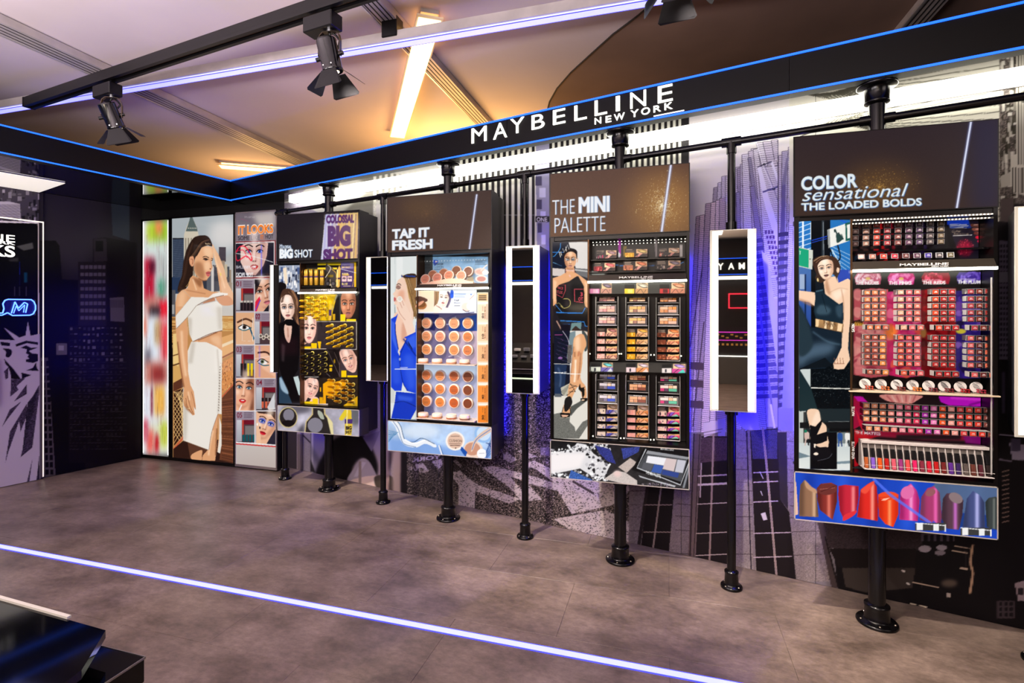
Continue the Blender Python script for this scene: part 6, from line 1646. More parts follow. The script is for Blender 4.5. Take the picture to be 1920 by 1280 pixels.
for ci, (a, c_) in enumerate(cols_u):
    for r, (b, d_) in enumerate(((615, 630.5), (634, 644.5), (648, 658.5), (661.5, 672.5))):
        o = ci * .8; carton(B, a, b + o, c_, d_ + o, K1[ci], S1[ci], G1[ci], r == 0, ci * 5 + r); CART.append((ci, 0, r, a, b + o, c_, d_ + o))
    for r, (b, d_) in enumerate(((757.5, 776), (779.5, 790), (794, 803.5), (808, 817.5))):
        o = ci * 2.3; carton(B, a + .8, b + o, c_ + .8, d_ + o, K2[ci], S2[ci], G2[ci], r == 0, 40 + ci * 5 + r); CART.append((ci, 1, r, a + .8, b + o, c_ + .8, d_ + o))
for k, (x0_, x1_) in enumerate(((1106, 1147), (1171, 1215), (1237, 1284))):
    B.rect(x0_, 532.5, x0_ + 18, 541, (30, 26, 26)); B.rect(x0_, 541, x0_ + 18, 550, tk[k][1]); B.rect(x0_ + 6, 542, x0_ + 15, 549, tk[k][3 % len(tk[k])], alpha=.7); eye(B, x0_ + 22, 530, x1_, 541, [(90, 70, 90), (180, 170, 150), (206, 120, 80)][k]); B.rect(x0_ + 20, 541, x1_, 550, G1[k][1]); B.line([(x0_ + 22, 550), (x0_ + 30, 541), (x0_ + 36, 550), (x1_ - 4, 543)], .8, (40, 30, 30))
B.rect(1104, 679, 1286, 698, (64, 62, 58))
for k, (x0_, x1_) in enumerate(((1108, 1149), (1174, 1216), (1241, 1285))):
    y_ = 680.5 + k * 1.2
    B.rect(x0_, y_, x0_ + 18, y_ + 7, (34, 34, 34)); B.rect(x0_, y_ + 7, x0_ + 18, y_ + 16, ((220, 226, 210), (240, 214, 216), (226, 220, 216))[k]); B.rect(x0_ + 6, y_ + 9, x0_ + 9, y_ + 15, (40, 40, 50)); eye(B, x0_ + 21, y_ - 1, x1_, y_ + 8, [(70, 170, 170), (206, 180, 190), (150, 120, 206)][k]); B.rect(x0_ + 19, y_ + 8, x1_, y_ + 16, G2[k][0]); B.poly([(x0_ + 30, y_ + 16), (x1_ - 4, y_ + 9), (x1_, y_ + 16)], ((220, 226, 230), (240, 220, 210), (80, 210, 190))[k]); B.line([(x0_ + 22, y_ + 16), (x0_ + 32, y_ + 8)], .8, (20, 20, 30))
# lower light panel
B.F(930, 580, 3.5564)
B.poly([(360, 865), (1310, 925), (1310, 1215), (360, 1135)], (30, 28, 30), col2=(52, 50, 52), tex=B.cloud(6, 3, .3))
g_ = random.Random(12)
B.poly([(366, 950), (500, 940), (540, 890), (600, 900), (650, 960), (760, 1040), (720, 1120), (690, 1140), (640, 1110), (560, 1060), (366, 1100)], (226, 224, 226))
for k in range(240):
    t_ = g_.random(); x = 366 + 380 * t_; y = (950 - 50 * t_ if g_.random() < .5 else 1100 + 20 * t_) + g_.gauss(0, 13); r = g_.uniform(3, 14)
    B.poly([(x + r * math.cos(a) * g_.uniform(.5, 1), y + r * math.sin(a) * g_.uniform(.5, 1)) for a in (0, .9, 1.8, 2.8, 3.7, 4.9)], g_.choice([(240, 240, 242), (250, 250, 250), (60, 58, 62), (150, 148, 152)]))
B.poly([(366, 960), (600, 960), (560, 1050), (366, 1085)], (246, 240, 240), blur=10); 
for k in range(70):
    x, y = g_.uniform(600, 760), g_.uniform(900, 1130); r = g_.uniform(4, 18)
    B.poly([(x + r * math.cos(a) * g_.uniform(.5, 1), y + r * math.sin(a) * g_.uniform(.5, 1)) for a in (0, .9, 1.8, 2.8, 3.7, 4.9)], g_.choice([(250, 250, 250), (206, 204, 208), (30, 28, 32), (130, 128, 134), (90, 88, 94)]), blur=.8)
for pts_, c_ in (([(660, 905), (760, 930), (800, 1030), (740, 1010), (690, 960)], (50, 56, 130)), ([(835, 925), (960, 915), (950, 950), (850, 1000)], (56, 66, 140)), ([(500, 1070), (640, 1135), (640, 1150), (485, 1125)], (60, 96, 170))):
    B.poly(pts_, c_, tex=B.speck(1, .5, 1, 6))
B.poly([(815, 1050), (895, 990), (940, 1020), (870, 1090)], (196, 180, 172), tex=B.speck(1, .15, 1, 6)); B.poly([(720, 1130), (800, 1075), (860, 1085), (940, 1140), (940, 1170), (860, 1165)], (206, 194, 188), tex=B.speck(1, .12, 1, 6)); B.ell(810, 1095, 26, 22, (236, 206, 200), blur=8)
B.poly([(990, 915), (1300, 945), (1290, 1010), (1255, 1165), (1200, 1160), (905, 1070)], (18, 18, 20)); B.poly([(1010, 940), (1280, 990), (1235, 1150), (940, 1055)], (74, 76, 80)); B.poly([(1000, 960), (1010, 940), (1290, 985), (1280, 1000)], (150, 152, 156)); B.poly([(1300, 1010), (1308, 1190), (1240, 1180)], (40, 40, 44)); B.line([(1000, 930), (940, 1055), (1230, 1170), (1295, 1000)], 7, (206, 208, 212)); B.line([(1300, 1000), (1250, 1190)], 12, (150, 154, 160), blur=3)
B.poly([(1012, 975), (1135, 990), (1118, 1040), (1000, 1020)], (236, 236, 240)); B.poly([(1135, 990), (1206, 1000), (1186, 1080), (1110, 1062)], (214, 196, 194)); B.poly([(1210, 1000), (1268, 1008), (1245, 1090), (1192, 1082)], (196, 196, 206)); B.poly([(985, 1020), (1050, 1032), (1030, 1075), (970, 1060)], (90, 92, 98)); B.poly([(1055, 1032), (1118, 1042), (1100, 1095), (1035, 1082)], (60, 92, 170)); B.poly([(1112, 1068), (1222, 1090), (1212, 1122), (1104, 1098)], (50, 70, 140))
B.text('MAYBELLINE', 1098, 935, 12, (230, 230, 230), wid=88, slope=.09, bold=.02); B.text('THE MINI PALETTE', 998, 1094, 22, (240, 240, 240), wid=100, slope=.3, bold=.03); B.poly([(950, 1105), (1010, 1125), (1200, 1175), (1190, 1185), (960, 1118)], (190, 192, 196), sm=False); 
for k in range(60): x, y = g_.uniform(970, 1160), g_.uniform(1155, 1182); B.rect(x, y, x + 5, y + 4, g_.choice([(220, 200, 206), (90, 80, 90), (160, 140, 170)]))
B.done()

D3 = Disp(2, 'mini palette display with glittering bronze header and eyeshadow columns, third from the left', -.253, 2.81, B, (1031, 446), (1033, 823))
D3.std(.0027)
D3.print_('poster', 1036, 452, 1101.5, 823, -.001, .0026)
pz3 = D3.x(1103.5, 640)
ob('divider', MB().box(pz3 - .004, pz3 + .003, -.004, .12, D3.lt + .012, D3.hb - .018), [rim_m], D3.t)
D3.printx('backdrop', pz3 + .004, HW - .016, D3.lt + .014, D3.hb - .02, .10, .0045, PR_TRAY)
D3.shelf(D3.z(1200, 514, 0), pz3 + .003, 26, 'lit_shelf', (D3.x(1161, 520, -.02), D3.x(1224, 520, -.02)), lh=.033)
D3.printx('shade_band', pz3 + .004, HW - .017, D3.z(1195, 550.5, .03), D3.z(1195, 531, .03), .03, .0028, PR_TRAY, .004)
D3.printx('shade_band', pz3 + .004, HW - .017, D3.z(1195, 697.5, .03), D3.z(1195, 679.5, .03), .03, .0028, PR_TRAY, .004)
for k in range(3):
    m = MB(); zq = D3.hb - .030 - k * .012
    for j in range(26):
        x = pz3 + .02 + (HW - .04 - pz3) * j / 25.0; m.box(x - .0022, x + .0022, .03 + k * .02, .034 + k * .02, zq - .002, zq + .002)
    if k < 2: o = ob('led_dots', m, [leddot], D3.t); o['kind'] = 'stuff'
crt = mat('carton_side', (30, 22, 22), .4)
bk = mat('tray_black', (14, 12, 12), .25)


def box_print(D, name, u0, v0, u1, v1, dy, dep, label, cat, group, tilt=0, m=PR_TRAY, step=.0022):
    um, vm = (u0 + u1) / 2, (v0 + v1) / 2
    a, b, c_, d_ = D.x(u0, vm, dy), D.x(u1, vm, dy), D.z(um, v1, dy), D.z(um, v0, dy)
    t = put(name, MB().box(-(b - a) / 2, (b - a) / 2, .0012, dep, 0, d_ - c_, 0, .0006).mesh(name, [crt]), None, (D.cx + (a + b) / 2, D.Y + dy, c_))
    tag(t, label, cat, group)
    sheet('front_print', D.art, m, t, (-(b - a) / 2, 0, 0), (1, 0, 0), (0, 0, 1), b - a, d_ - c_, step, .001)
    return t


PR_CART = printmat('carton_print', 0, .3, .5, 1.0)
for k, (a, b, c_, d_) in enumerate(TOPC):
    box_print(D3, 'palette_carton', a, b, c_, d_, .055 if k < 3 else .03, .018, 'eyeshadow carton with %s eye picture, %s in the %s row over the shelf' % (('mauve', 'golden', 'pale', 'red', 'orange', 'smoky')[k], ('left', 'middle', 'right')[k % 3], ('upper', 'lower')[k // 3]), 'carton', 'eyeshadow cartons over the lit shelf', m=PR_CART)
for k in range(2):
    zq = D3.z(1200, 484 if k == 0 else 508, .05); ob('carton_ledge', MB().box(pz3 + .006, HW - .02, .022 - k * .01 + .02, .095, zq - .007, zq - .001), [bk], D3.t)
for (ci, lo, r, a, b, c_, d_) in CART:
    box_print(D3, 'palette_carton', a, b, c_, d_, .030 - r * .004, .03, '%s eyeshadow carton, %s from top of its stack in the %s column, %s half' % ((('pink', 'golden', 'copper'), ('blue-grey', 'peach', 'magenta'))[lo][ci], sp_[r], ('left', 'middle', 'right')[ci], ('upper', 'lower')[lo]), 'carton', 'eyeshadow cartons in the six columns', m=PR_CART)
for ci, (a, c_) in enumerate(cols_u):
    for lo, (vt, vb) in enumerate(((556, 674), (702, 820))):
        o = ci * (.8, 2.3)[lo]; xa3, xb3 = D3.x(a - 1.4, 620, .02), D3.x(c_ + 1.4, 620, .02)
        z0_, z1_ = D3.z((a + c_) / 2, vb + o, .02), D3.z((a + c_) / 2, vt + o, .02)
        ob('column_tray', MB().box(xa3 - .0015, xa3, .012, .09, z0_, z1_).box(xb3, xb3 + .0015, .012, .09, z0_, z1_).box(xa3, xb3, .012, .09, z0_ - .002, z0_), [acryl], D3.t)
        ob('column_back', MB().box(xa3, xb3, .086, .09, z0_, z1_), [bk], D3.t)

PALC = [[[(226, 186, 166), (220, 170, 156), (206, 160, 160), (214, 160, 160), (206, 140, 140), (226, 170, 150)], [(222, 176, 110), (226, 180, 100), (206, 160, 110), (226, 190, 140), (150, 110, 96), (206, 176, 150)], [(232, 190, 156), (226, 160, 100), (230, 150, 70), (222, 160, 110), (206, 140, 90), (226, 180, 160)]],
      [[(206, 206, 216), (236, 206, 180), (206, 206, 220), (90, 84, 90), (120, 116, 140), (50, 80, 190)], [(232, 176, 130), (226, 170, 140), (222, 160, 110), (222, 170, 130), (206, 150, 110), (130, 70, 50)], [(226, 206, 200), (236, 176, 140), (226, 200, 180), (190, 50, 110), (80, 50, 80), (80, 170, 140)]]]


def palette(D, u, v, dy, rx, cols, label, w=.104, h=.050):
    x, z = D.x(u, v, dy), D.z(u, v, dy)
    t = thing('eyeshadow_palette', label, 'palette', (D.cx + x, D.Y + dy, z), 0, 'open eyeshadow palettes')
    t.rotation_euler = (rx, 0, 0)
    ob('case', MB().box(-w / 2, w / 2, 0, .009, -h / 2, h / 2, 0, .002), [mat('palette_case', (30, 26, 28), .2, 0, .6)], t)
    ob('window_rim', MB().box(-w * .41, w * .41, -.0006, 0, -h * .33, h * .30), [mat('palette_well', (12, 10, 10), .4)], t)
    g0 = [(-.40, -.01, .0, .29), (.01, .19, .0, .29), (.21, .40, .0, .29), (-.40, -.21, -.31, -.02), (-.19, -.01, -.31, -.02), (.01, .40, -.31, -.02)]
    for (a, b, c_, d_), cc in zip(g0, cols):
        o = ob('pan', MB().box(w * a, w * b, -.0018, 0, h * c_, h * d_, 0, .0008), [shade(cc)], t)
    vv, tr_ = glyphs('THE MINI PALETTE', .02); kx = w * .42 / vv[:, 0].max()
    ob('lettering', MB().add([(-w * .21 + a * kx, -.0006, h * .36 + b * .0042) for a, b in vv], [tuple(q) for q in tr_]), [dtxt], t)
    ob('tray_lip', MB().box(-w / 2 - .002, w / 2 + .002, -.003, .006, -h / 2 - .004, -h / 2 - .001, 0, .0005), [chrome], t)
    return t


for lo in (0, 1):
    for ci, (a, c_) in enumerate(cols_u):
        u = (a + c_) / 2 + lo * .8; o = ci * (.6, 2.2)[lo]
        nm = ((('rosy', 'golden', 'orange'), ('blue-grey', 'nude', 'multicoloured'))[lo][ci], ('left', 'middle', 'right')[ci], ('upper', 'lower')[lo])
        palette(D3, u, (561, 706)[lo] + o, .07, -.9, PALC[lo][ci], '%s palette lying back at the top of the %s column, %s half' % nm)
        palette(D3, u, (579, 723.5)[lo] + o, .028, -.12, PALC[lo][ci], '%s palette standing second from top in the %s column, %s half' % nm)
        palette(D3, u, (600.5, 746.5)[lo] + o, .022, -.25, PALC[lo][ci], '%s palette right above the cartons in the %s column, %s half' % nm)
g = MB()
for (u, v) in ((1106, 663), (1165, 663), (1161, 663), (1220.5, 665), (1226.5, 665), (1277, 667), (1112, 817), (1164, 821), (1170, 821), (1220, 824), (1226, 824)):
    x, z = D3.x(u, v, .03), D3.z(u, v, .03); g.box(x - .003, x + .003, .026, .03, z - .003, z + .003)
o = ob('led_points', g, [leddot], D3.t); o['kind'] = 'stuff'

# ================================================================== display 2: cushion compacts
N_ = Art(722, 350, 932, 872, (14, 10, 10))
hdr_noise(N_, 724, 355, 924, 478, (62, 44, 38), (76, 54, 44))
N_.ell(790, 390, 40, 24, (96, 70, 40), blur=12, alpha=.6); sparkle(N_, 800, 400, 60, 34, 500, [(120, 86, 56), (96, 66, 44)], 3, .9)
N_.F(710, 340, 2.2857)
for dx, al, cc in ((2, .8, (110, 160, 220)), (0, 1, (238, 242, 246))):
    N_.text('TAP IT', 57 + dx, 245, 40, cc, slope=-.06, wid=160, bold=.045, alpha=al); N_.text('FRESH', 57 + dx, 293, 40, cc, slope=-.045, wid=174, bold=.045, alpha=al)
streak(N_, 894, 364, 880, 468, 2.4)
N_.F(725, 475, 4)
N_.rect(28, 10, 225, 1245, (222, 228, 226)); N_.line([(62, 20), (66, 480)], 3, (190, 200, 200)); N_.rect(76, 20, 120, 480, (232, 236, 234)); N_.line([(60, 380), (62, 470)], 5, (150, 156, 160)); N_.rect(28, 830, 60, 1120, (206, 210, 206))
N_.poly([(120, 170), (180, 152), (222, 160), (222, 470), (190, 480), (160, 400), (140, 300)], (150, 110, 66), sm=False); strands(N_, [(140, 170), (170, 260), (190, 360), (212, 480)], 22, 6, [(206, 166, 104), (110, 76, 44), (226, 190, 130), (84, 56, 36)], 30, 4); N_.poly([(118, 175), (150, 155), (210, 152), (222, 180), (140, 185)], (60, 44, 36), sm=True); N_.line([(112, 165), (120, 180)], 10, (40, 60, 140)); N_.line([(140, 168), (215, 172)], 8, (40, 70, 160))
N_.poly([(120, 175), (85, 200), (70, 240), (66, 280), (45, 305), (56, 318), (52, 345), (62, 352), (56, 380), (75, 388), (120, 372), (140, 400), (180, 470), (200, 520), (200, 440), (165, 330), (150, 240), (135, 190)], (240, 206, 184), sm=False)
N_.poly([(90, 290), (130, 280), (130, 360), (90, 360)], (226, 160, 130), sm=True, blur=8, alpha=.7); N_.line([(74, 236), (92, 226), (108, 240)], 5, (60, 40, 34), sm=True); N_.line([(70, 256), (88, 266), (104, 256)], 4, (30, 22, 22), sm=True); N_.poly([(70, 250), (84, 238), (104, 248), (90, 262)], (150, 110, 100), sm=True, blur=2); N_.poly([(54, 330), (68, 334), (70, 350), (56, 360)], (196, 90, 90), sm=True); N_.line([(62, 352), (120, 372)], 6, (200, 150, 126), blur=3)
N_.poly([(60, 450), (140, 440), (165, 520), (150, 640), (100, 760), (70, 680), (60, 560)], (240, 200, 176), sm=True); N_.poly([(120, 520), (150, 560), (140, 660), (110, 640)], (210, 150, 124), sm=True, blur=6, alpha=.7)
N_.poly([(70, 400), (80, 340), (110, 330), (125, 345), (150, 400), (178, 450), (175, 370), (182, 400), (185, 480), (215, 590), (160, 625), (120, 500), (80, 450)], (242, 212, 192), sm=False); N_.line([(80, 400), (100, 450), (140, 500)], 3, (190, 130, 108), sm=True); N_.line([(96, 360), (116, 410)], 3, (190, 130, 108)); N_.line([(112, 345), (130, 390)], 3, (190, 130, 108)); N_.ell(98, 342, 20, 22, (240, 236, 226)); N_.ell(98, 340, 13, 15, (222, 214, 200))
BLU, BLD, BLL = (28, 66, 214), (14, 34, 130), (70, 110, 236)
N_.poly([(32, 490), (70, 470), (85, 450), (66, 520), (68, 600), (95, 740), (150, 640), (130, 630), (215, 590), (222, 500), (222, 1050), (150, 1030), (120, 960), (110, 1030), (60, 1030), (32, 1000)], BLU)
N_.poly([(34, 500), (60, 520), (62, 600), (92, 760), (80, 740), (40, 640)], BLL, blur=4, alpha=.8); N_.line([(66, 530), (68, 600), (95, 755)], 5, BLD, sm=True); N_.line([(150, 640), (125, 700), (98, 790), (120, 960), (160, 1030)], 5, BLD, sm=True); N_.poly([(150, 640), (215, 600), (222, 700), (170, 720)], BLL, blur=6, alpha=.7); N_.line([(125, 640), (222, 770)], 8, BLD, blur=3); N_.ell(99, 793, 8, 11, (150, 160, 190)); N_.poly([(130, 780), (200, 780), (210, 990), (160, 1000)], BLL, sm=True, blur=14, alpha=.5); N_.poly([(40, 800), (90, 800), (100, 960), (50, 960)], BLL, sm=True, blur=10, alpha=.4)
for k in range(4): N_.line([(160 + k * 7, 660 + k * 12), (172 + k * 7, 690 + k * 10)], 5, (14, 20, 60))
N_.poly([(88, 715), (100, 745), (98, 770), (84, 740)], (230, 220, 206)); N_.poly([(70, 1035), (222, 1050), (222, 1245), (32, 1245), (60, 1120)], (22, 56, 190)); N_.line([(60, 1120), (130, 1110), (222, 1150)], 6, BLD, sm=True); N_.poly([(180, 1245), (222, 1170), (222, 1245)], (220, 226, 220)); N_.poly([(80, 1060), (200, 1080), (190, 1110), (90, 1100)], BLL, blur=8, alpha=.6); N_.line([(60, 866), (222, 868)], 6, (240, 244, 246)); N_.line([(100, 856), (158, 856)], 4, (240, 244, 246))
N_.F(770, 480, 8)
N_.rect(90, 10, 1160, 420, (120, 170, 210), col2=(176, 200, 222), tex=N_.cloud(14, 4, .2)); N_.rect(90, 10, 330, 420, (44, 52, 56)); N_.rect(90, 250, 330, 420, (60, 56, 60)); N_.poly([(340, 60), (420, 70), (370, 140), (345, 120)], (30, 70, 190), sm=True); N_.line([(370, 90), (400, 80)], 14, (236, 206, 170))
N_.text('DREAM', 345, 130, 26, (30, 50, 70), wid=140, bold=.02); N_.text('CUSHION', 345, 180, 38, (30, 50, 70), wid=145, bold=-.01); N_.rect(345, 192, 490, 198, (40, 60, 80)); N_.rect(345, 205, 440, 210, (60, 80, 100)); N_.text('DREAM', 160, 140, 24, (20, 24, 28), wid=130, bold=.02); N_.text('CUSHION', 160, 190, 36, (20, 24, 28), wid=140)
for y in (60, 80, 100, 120): N_.rect(965, y, 1140 - (y % 3) * 30, y + 8, (50, 70, 90), alpha=.8)
for k in range(24): N_.ell(120 + k * 43, 82 - k * 1.4, 10, 6, (240, 246, 246), alpha=.9)
N_.ell(1050, 235, 100, 58, (236, 214, 206)); N_.ell(1050, 235, 70, 36, (222, 180, 166)); N_.ell(1060, 340, 90, 52, (240, 226, 220)); N_.ell(1060, 342, 66, 38, (196, 140, 130)); N_.ell(1120, 245, 50, 36, (246, 240, 236)); N_.line([(1050, 225), (1100, 170), (1150, 130)], 16, (240, 224, 214), sm=True)
N_.poly([(130, 408), (350, 370), (560, 335), (820, 350), (945, 400), (945, 412)], (236, 196, 170), sm=False); N_.poly([(850, 320), (940, 310), (945, 400), (830, 380)], (226, 206, 170))
N_.rect(90, 505, 1000, 860, (214, 226, 244)); N_.rect(120, 515, 350, 840, (226, 206, 176), col2=(240, 226, 206)); N_.poly([(350, 515), (590, 520), (590, 850), (345, 850)], (236, 226, 220)); N_.poly([(350, 520), (430, 530), (400, 700), (350, 780)], (150, 120, 90)); strands(N_, [(390, 530), (400, 620), (360, 740)], 12, 9, [(176, 140, 100), (110, 84, 60)], 24, 2)
face(N_, 495, 620, 250, rot=.12, sx=.8, skin=(250, 236, 228), dark=(206, 170, 150), lip=(190, 110, 106), brow=(70, 50, 44), light=(255, 250, 246), iris=(70, 80, 90)); strands(N_, [(560, 530), (590, 640), (540, 770)], 10, 8, [(70, 50, 50), (40, 50, 120)], 14, 5); N_.poly([(350, 760), (440, 700), (480, 790), (420, 850), (350, 850)], (246, 226, 214), sm=True)
for k in range(3): N_.line([(380 + k * 26, 740 + k * 14), (440 + k * 14, 770 + k * 14)], 8, (120, 70, 60))
N_.poly([(600, 520), (640, 520), (640, 620), (595, 620)], (30, 80, 200), sm=True)
for y in (565, 580, 595, 610): N_.rect(650, y, 840 - (y % 4) * 12, y + 6, (70, 100, 170), alpha=.8)
N_.text('TAP', 648, 675, 24, (50, 60, 70), wid=80, bold=.02); N_.text('FRESH', 648, 712, 24, (50, 60, 70), wid=90, bold=-.01); N_.rect(650, 742, 740, 748, (50, 60, 70))
N_.poly([(980, 530), (990, 545), (870, 670), (850, 660)], (196, 70, 50)); N_.line([(985, 538), (870, 650), (848, 790)], 22, (240, 226, 220), sm=True); N_.ell(830, 760, 70, 66, (240, 206, 196)); N_.ell(895, 750, 56, 56, (246, 242, 240)); N_.line([(780, 800), (830, 828), (885, 822)], 10, (50, 40, 40), sm=True); N_.ell(905, 575, 14, 8, (30, 80, 200))
N_.poly([(62, 640), (120, 600), (240, 640), (240, 680), (140, 700)], (90, 60, 50), sm=True); N_.ell(135, 720, 80, 28, (200, 130, 100), rot=-.6); N_.line([(90, 750), (200, 680)], 6, (250, 236, 226)); N_.ell(160, 740, 80, 62, (170, 110, 60)); N_.ell(160, 725, 66, 44, (120, 76, 40)); N_.ell(135, 716, 74, 22, (222, 160, 130), rot=-.6)
N_.F(710, 340, 2.2857)
N_.rect(163, 565, 422, 790, (90, 84, 120)); N_.poly([(163, 565), (260, 570), (240, 640), (163, 620)], (30, 36, 90)); N_.poly([(300, 600), (420, 570), (422, 640), (300, 640)], (30, 70, 150)); N_.poly([(163, 640), (300, 640), (340, 780), (163, 785)], (110, 104, 140)); N_.poly([(300, 650), (422, 640), (422, 780), (330, 780)], (176, 160, 180)); N_.line([(170, 572), (200, 600), (240, 605), (300, 612), (330, 580)], 3, (190, 200, 230), sm=True); N_.line([(290, 590), (330, 570), (410, 560)], 3, (60, 60, 110)); N_.line([(300, 750), (330, 745), (360, 760)], 2.5, (240, 240, 250), sm=True)
N_.rect(163, 785, 422, 1030, (150, 160, 200), col2=(196, 196, 214)); N_.rect(163, 785, 422, 830, (206, 226, 250), blur=5); N_.poly([(163, 830), (250, 900), (230, 1025), (163, 1025)], (110, 110, 150), blur=4)
for k in range(10): N_.line([(166 + k * 7, 930 + k * 4), (190 + k * 7, 1020)], 1.6, (60, 60, 90))
N_.rect(422, 470, 470, 1035, (240, 226, 206)); N_.rect(424, 480, 467, 512, (206, 176, 130)); 
for y in (488, 496, 504): N_.rect(428, y, 462, y + 4, (60, 44, 34))
SWC = [(236, 206, 180), (236, 196, 160), (232, 176, 130), (226, 150, 80), (232, 140, 60), (226, 130, 40)]
for k in range(6):
    y0 = 514 + k * 87; N_.rect(425, y0, 468, y0 + 84, SWC[k]); N_.rect(425, y0, 468, y0 + 12, (246, 236, 226), blur=2); N_.rect(425, y0, 468, y0 + 2, (206, 190, 170)); N_.rect(462, y0 + 10, 466, y0 + 78, tuple(v * .8 for v in SWC[k]))
    N_.text(('01', '10', '20', '30', '40', '50')[k], 451, y0 + 72, 9, (30, 22, 20), wid=20, vert=1, bold=.03); N_.text('NUDE BEIGE', 458, y0 + 74, 5, (110, 70, 50), wid=52, vert=1, bold=.02); N_.text('IVORY', 448, y0 + 40, 4, (110, 80, 60), wid=22, vert=1)
N_.F(710, 340, 2.2857)
N_.poly([(40, 1015), (490, 1040), (490, 1200), (40, 1165)], (180, 206, 240), tex=N_.cloud(20, 6, .16)); N_.poly([(40, 1100), (200, 1110), (300, 1140), (490, 1150), (490, 1200), (40, 1165)], (120, 160, 224), blur=8, alpha=.8); N_.ell(180, 1070, 80, 30, (220, 232, 246), blur=10, alpha=.8)
N_.poly([(48, 1020), (75, 1022), (100, 1060), (110, 1105), (150, 1120), (200, 1105), (245, 1128), (240, 1140), (200, 1124), (160, 1140), (110, 1128), (85, 1090), (70, 1050)], (236, 240, 246), sm=True); N_.line([(75, 1022), (95, 1050), (112, 1105), (150, 1116), (185, 1100), (240, 1125)], 2.2, (30, 60, 100), sm=True); N_.line([(60, 1025), (84, 1060), (94, 1095), (110, 1125), (160, 1138)], 2, (60, 100, 160), sm=True); N_.line([(258, 1130), (275, 1185)], 6, (236, 240, 250)); N_.line([(262, 1130), (282, 1185)], 2, (50, 90, 150)); N_.line([(110, 1105), (150, 1122), (200, 1108)], 6, (250, 252, 255), sm=True)
for k in range(7): N_.line([(42, 1068 + k * 8), (84 - k * 5, 1076 + k * 4)], 2.4, (70, 130, 180))
N_.ell(328, 1112, 41, 41, (250, 240, 232)); N_.ell(328, 1112, 33, 33, (226, 190, 168)); N_.text('CUSHION', 302, 1116, 12, (90, 70, 62), wid=54, bold=-.005, slope=.03); N_.rect(308, 1090, 346, 1093, (120, 90, 80)); N_.rect(303, 1122, 352, 1125, (120, 90, 80)); N_.rect(306, 1129, 350, 1132, (120, 90, 80)); N_.ell(330, 1142, 3, 3, (110, 80, 70))
N_.ell(450, 1080, 40, 40, (150, 190, 236)); N_.ell(450, 1080, 30, 30, (206, 226, 246)); N_.ell(405, 1150, 42, 38, (240, 214, 196)); N_.ell(402, 1146, 33, 28, (206, 150, 124)); N_.poly([(396, 1152), (408, 1110), (440, 1075), (484, 1050), (484, 1070), (425, 1110), (402, 1155)], (226, 196, 176), sm=True); N_.line([(400, 1150), (420, 1105), (480, 1062)], 2.5, (60, 110, 190), sm=True); N_.ell(442, 1166, 21, 21, (250, 250, 250)); N_.rect(430, 1163, 454, 1166, (180, 180, 190)); N_.poly([(355, 1135), (380, 1160), (372, 1180), (350, 1150)], (30, 80, 170))
for k in range(6): N_.line([(458 + k * 6, 1120), (484, 1128 + k * 10)], 2, (30, 60, 130)); N_.line([(484, 1100 + k * 12), (460, 1160 + k * 6)], 2, (30, 60, 130))
N_.done()

D2 = Disp(1, 'cushion compact display with brown header and pale blue light panel, second from the left', -1.4125, 3.061, N_, (728, 475), (728, 787))
D2.std(.0034)
D2.print_('poster', 732, 481, 781.3, 786, -.001, .0032)
pz2 = D2.x(782.5, 640)
ob('divider', MB().box(pz2 - .003, pz2 + .003, -.004, .12, D2.lt + .012, D2.hb - .018), [rim_m], D2.t)
swx = D2.x(894.5, 640, .02)
D2.printx('backdrop', pz2 + .004, swx, D2.lt + .014, D2.z(850, 586, .09), .09, .0045, PR_TRAY)
D2.printx('rear_graphic', pz2 + .004, HW - .016, D2.z(850, 533, .10), D2.hb - .02, .10, .0038, PR_TRAY)
D2.printx('banner', pz2 - .004, swx, D2.z(840, 587, .01), D2.z(840, 544, .01), .01, .0034, PR_TRAY, .004)
D2.printx('shade_card_column', swx + .003, HW - .017, D2.lt + .014, D2.z(905, 548, .012), .012, .0032, PR_TRAY, .004)
D2.shelf(D2.z(848, 532, 0), pz2 + .003, 22, 'lit_shelf', (D2.x(821, 536, -.02), D2.x(866, 536, -.02)), lh=.026)
cream = mat('compact_cream', (244, 222, 204), .35)


def compact_meshes():
    b = MB().lathe([(.034, .022), (.036, .020), (.036, .004), (.0345, 0), (.030, -.0005)], (0, 0, 0), 30, axis='y')
    l = MB().lathe([(.0285, .001), (.0285, -.0016), (.027, -.0022)], (0, 0, 0), 28, axis='y')
    t_ = MB()
    vv, tr_ = glyphs('CUSHION', -.005); kx = .036 / vv[:, 0].max(); t_.add([(-.018 + a * kx, -.0024, -.002 + b_ * .006) for a, b_ in vv], [tuple(q) for q in tr_])
    for z in (.012, -.007, -.011): t_.box(-.014, .014, -.0025, -.0022, z, z + .0015)
    return b.mesh('cushion_compact', [cream]), l.mesh('lid', [shade((222, 160, 125))]), t_.mesh('lettering', [mat('brown_print', (96, 60, 44), .5)])


CB, CL, CT = compact_meshes()


def compact(D, x, dy, z, rgb, label, group, rot=(0, 0, 0), sc=1.0):
    t = put('cushion_compact', CB, None, (D.cx + x, D.Y + dy, z), rot, (sc, sc, sc)); tag(t, label, 'make-up compact', group)
    o = put('lid', CL, t); o.material_slots[0].link = 'OBJECT'; o.material_slots[0].material = shade(rgb); put('lettering', CT, t)
    return t


def tone(c):
    return 'dark brown' if sum(c) < 330 else 'caramel' if sum(c) < 400 else 'honey' if sum(c) < 470 else 'beige'


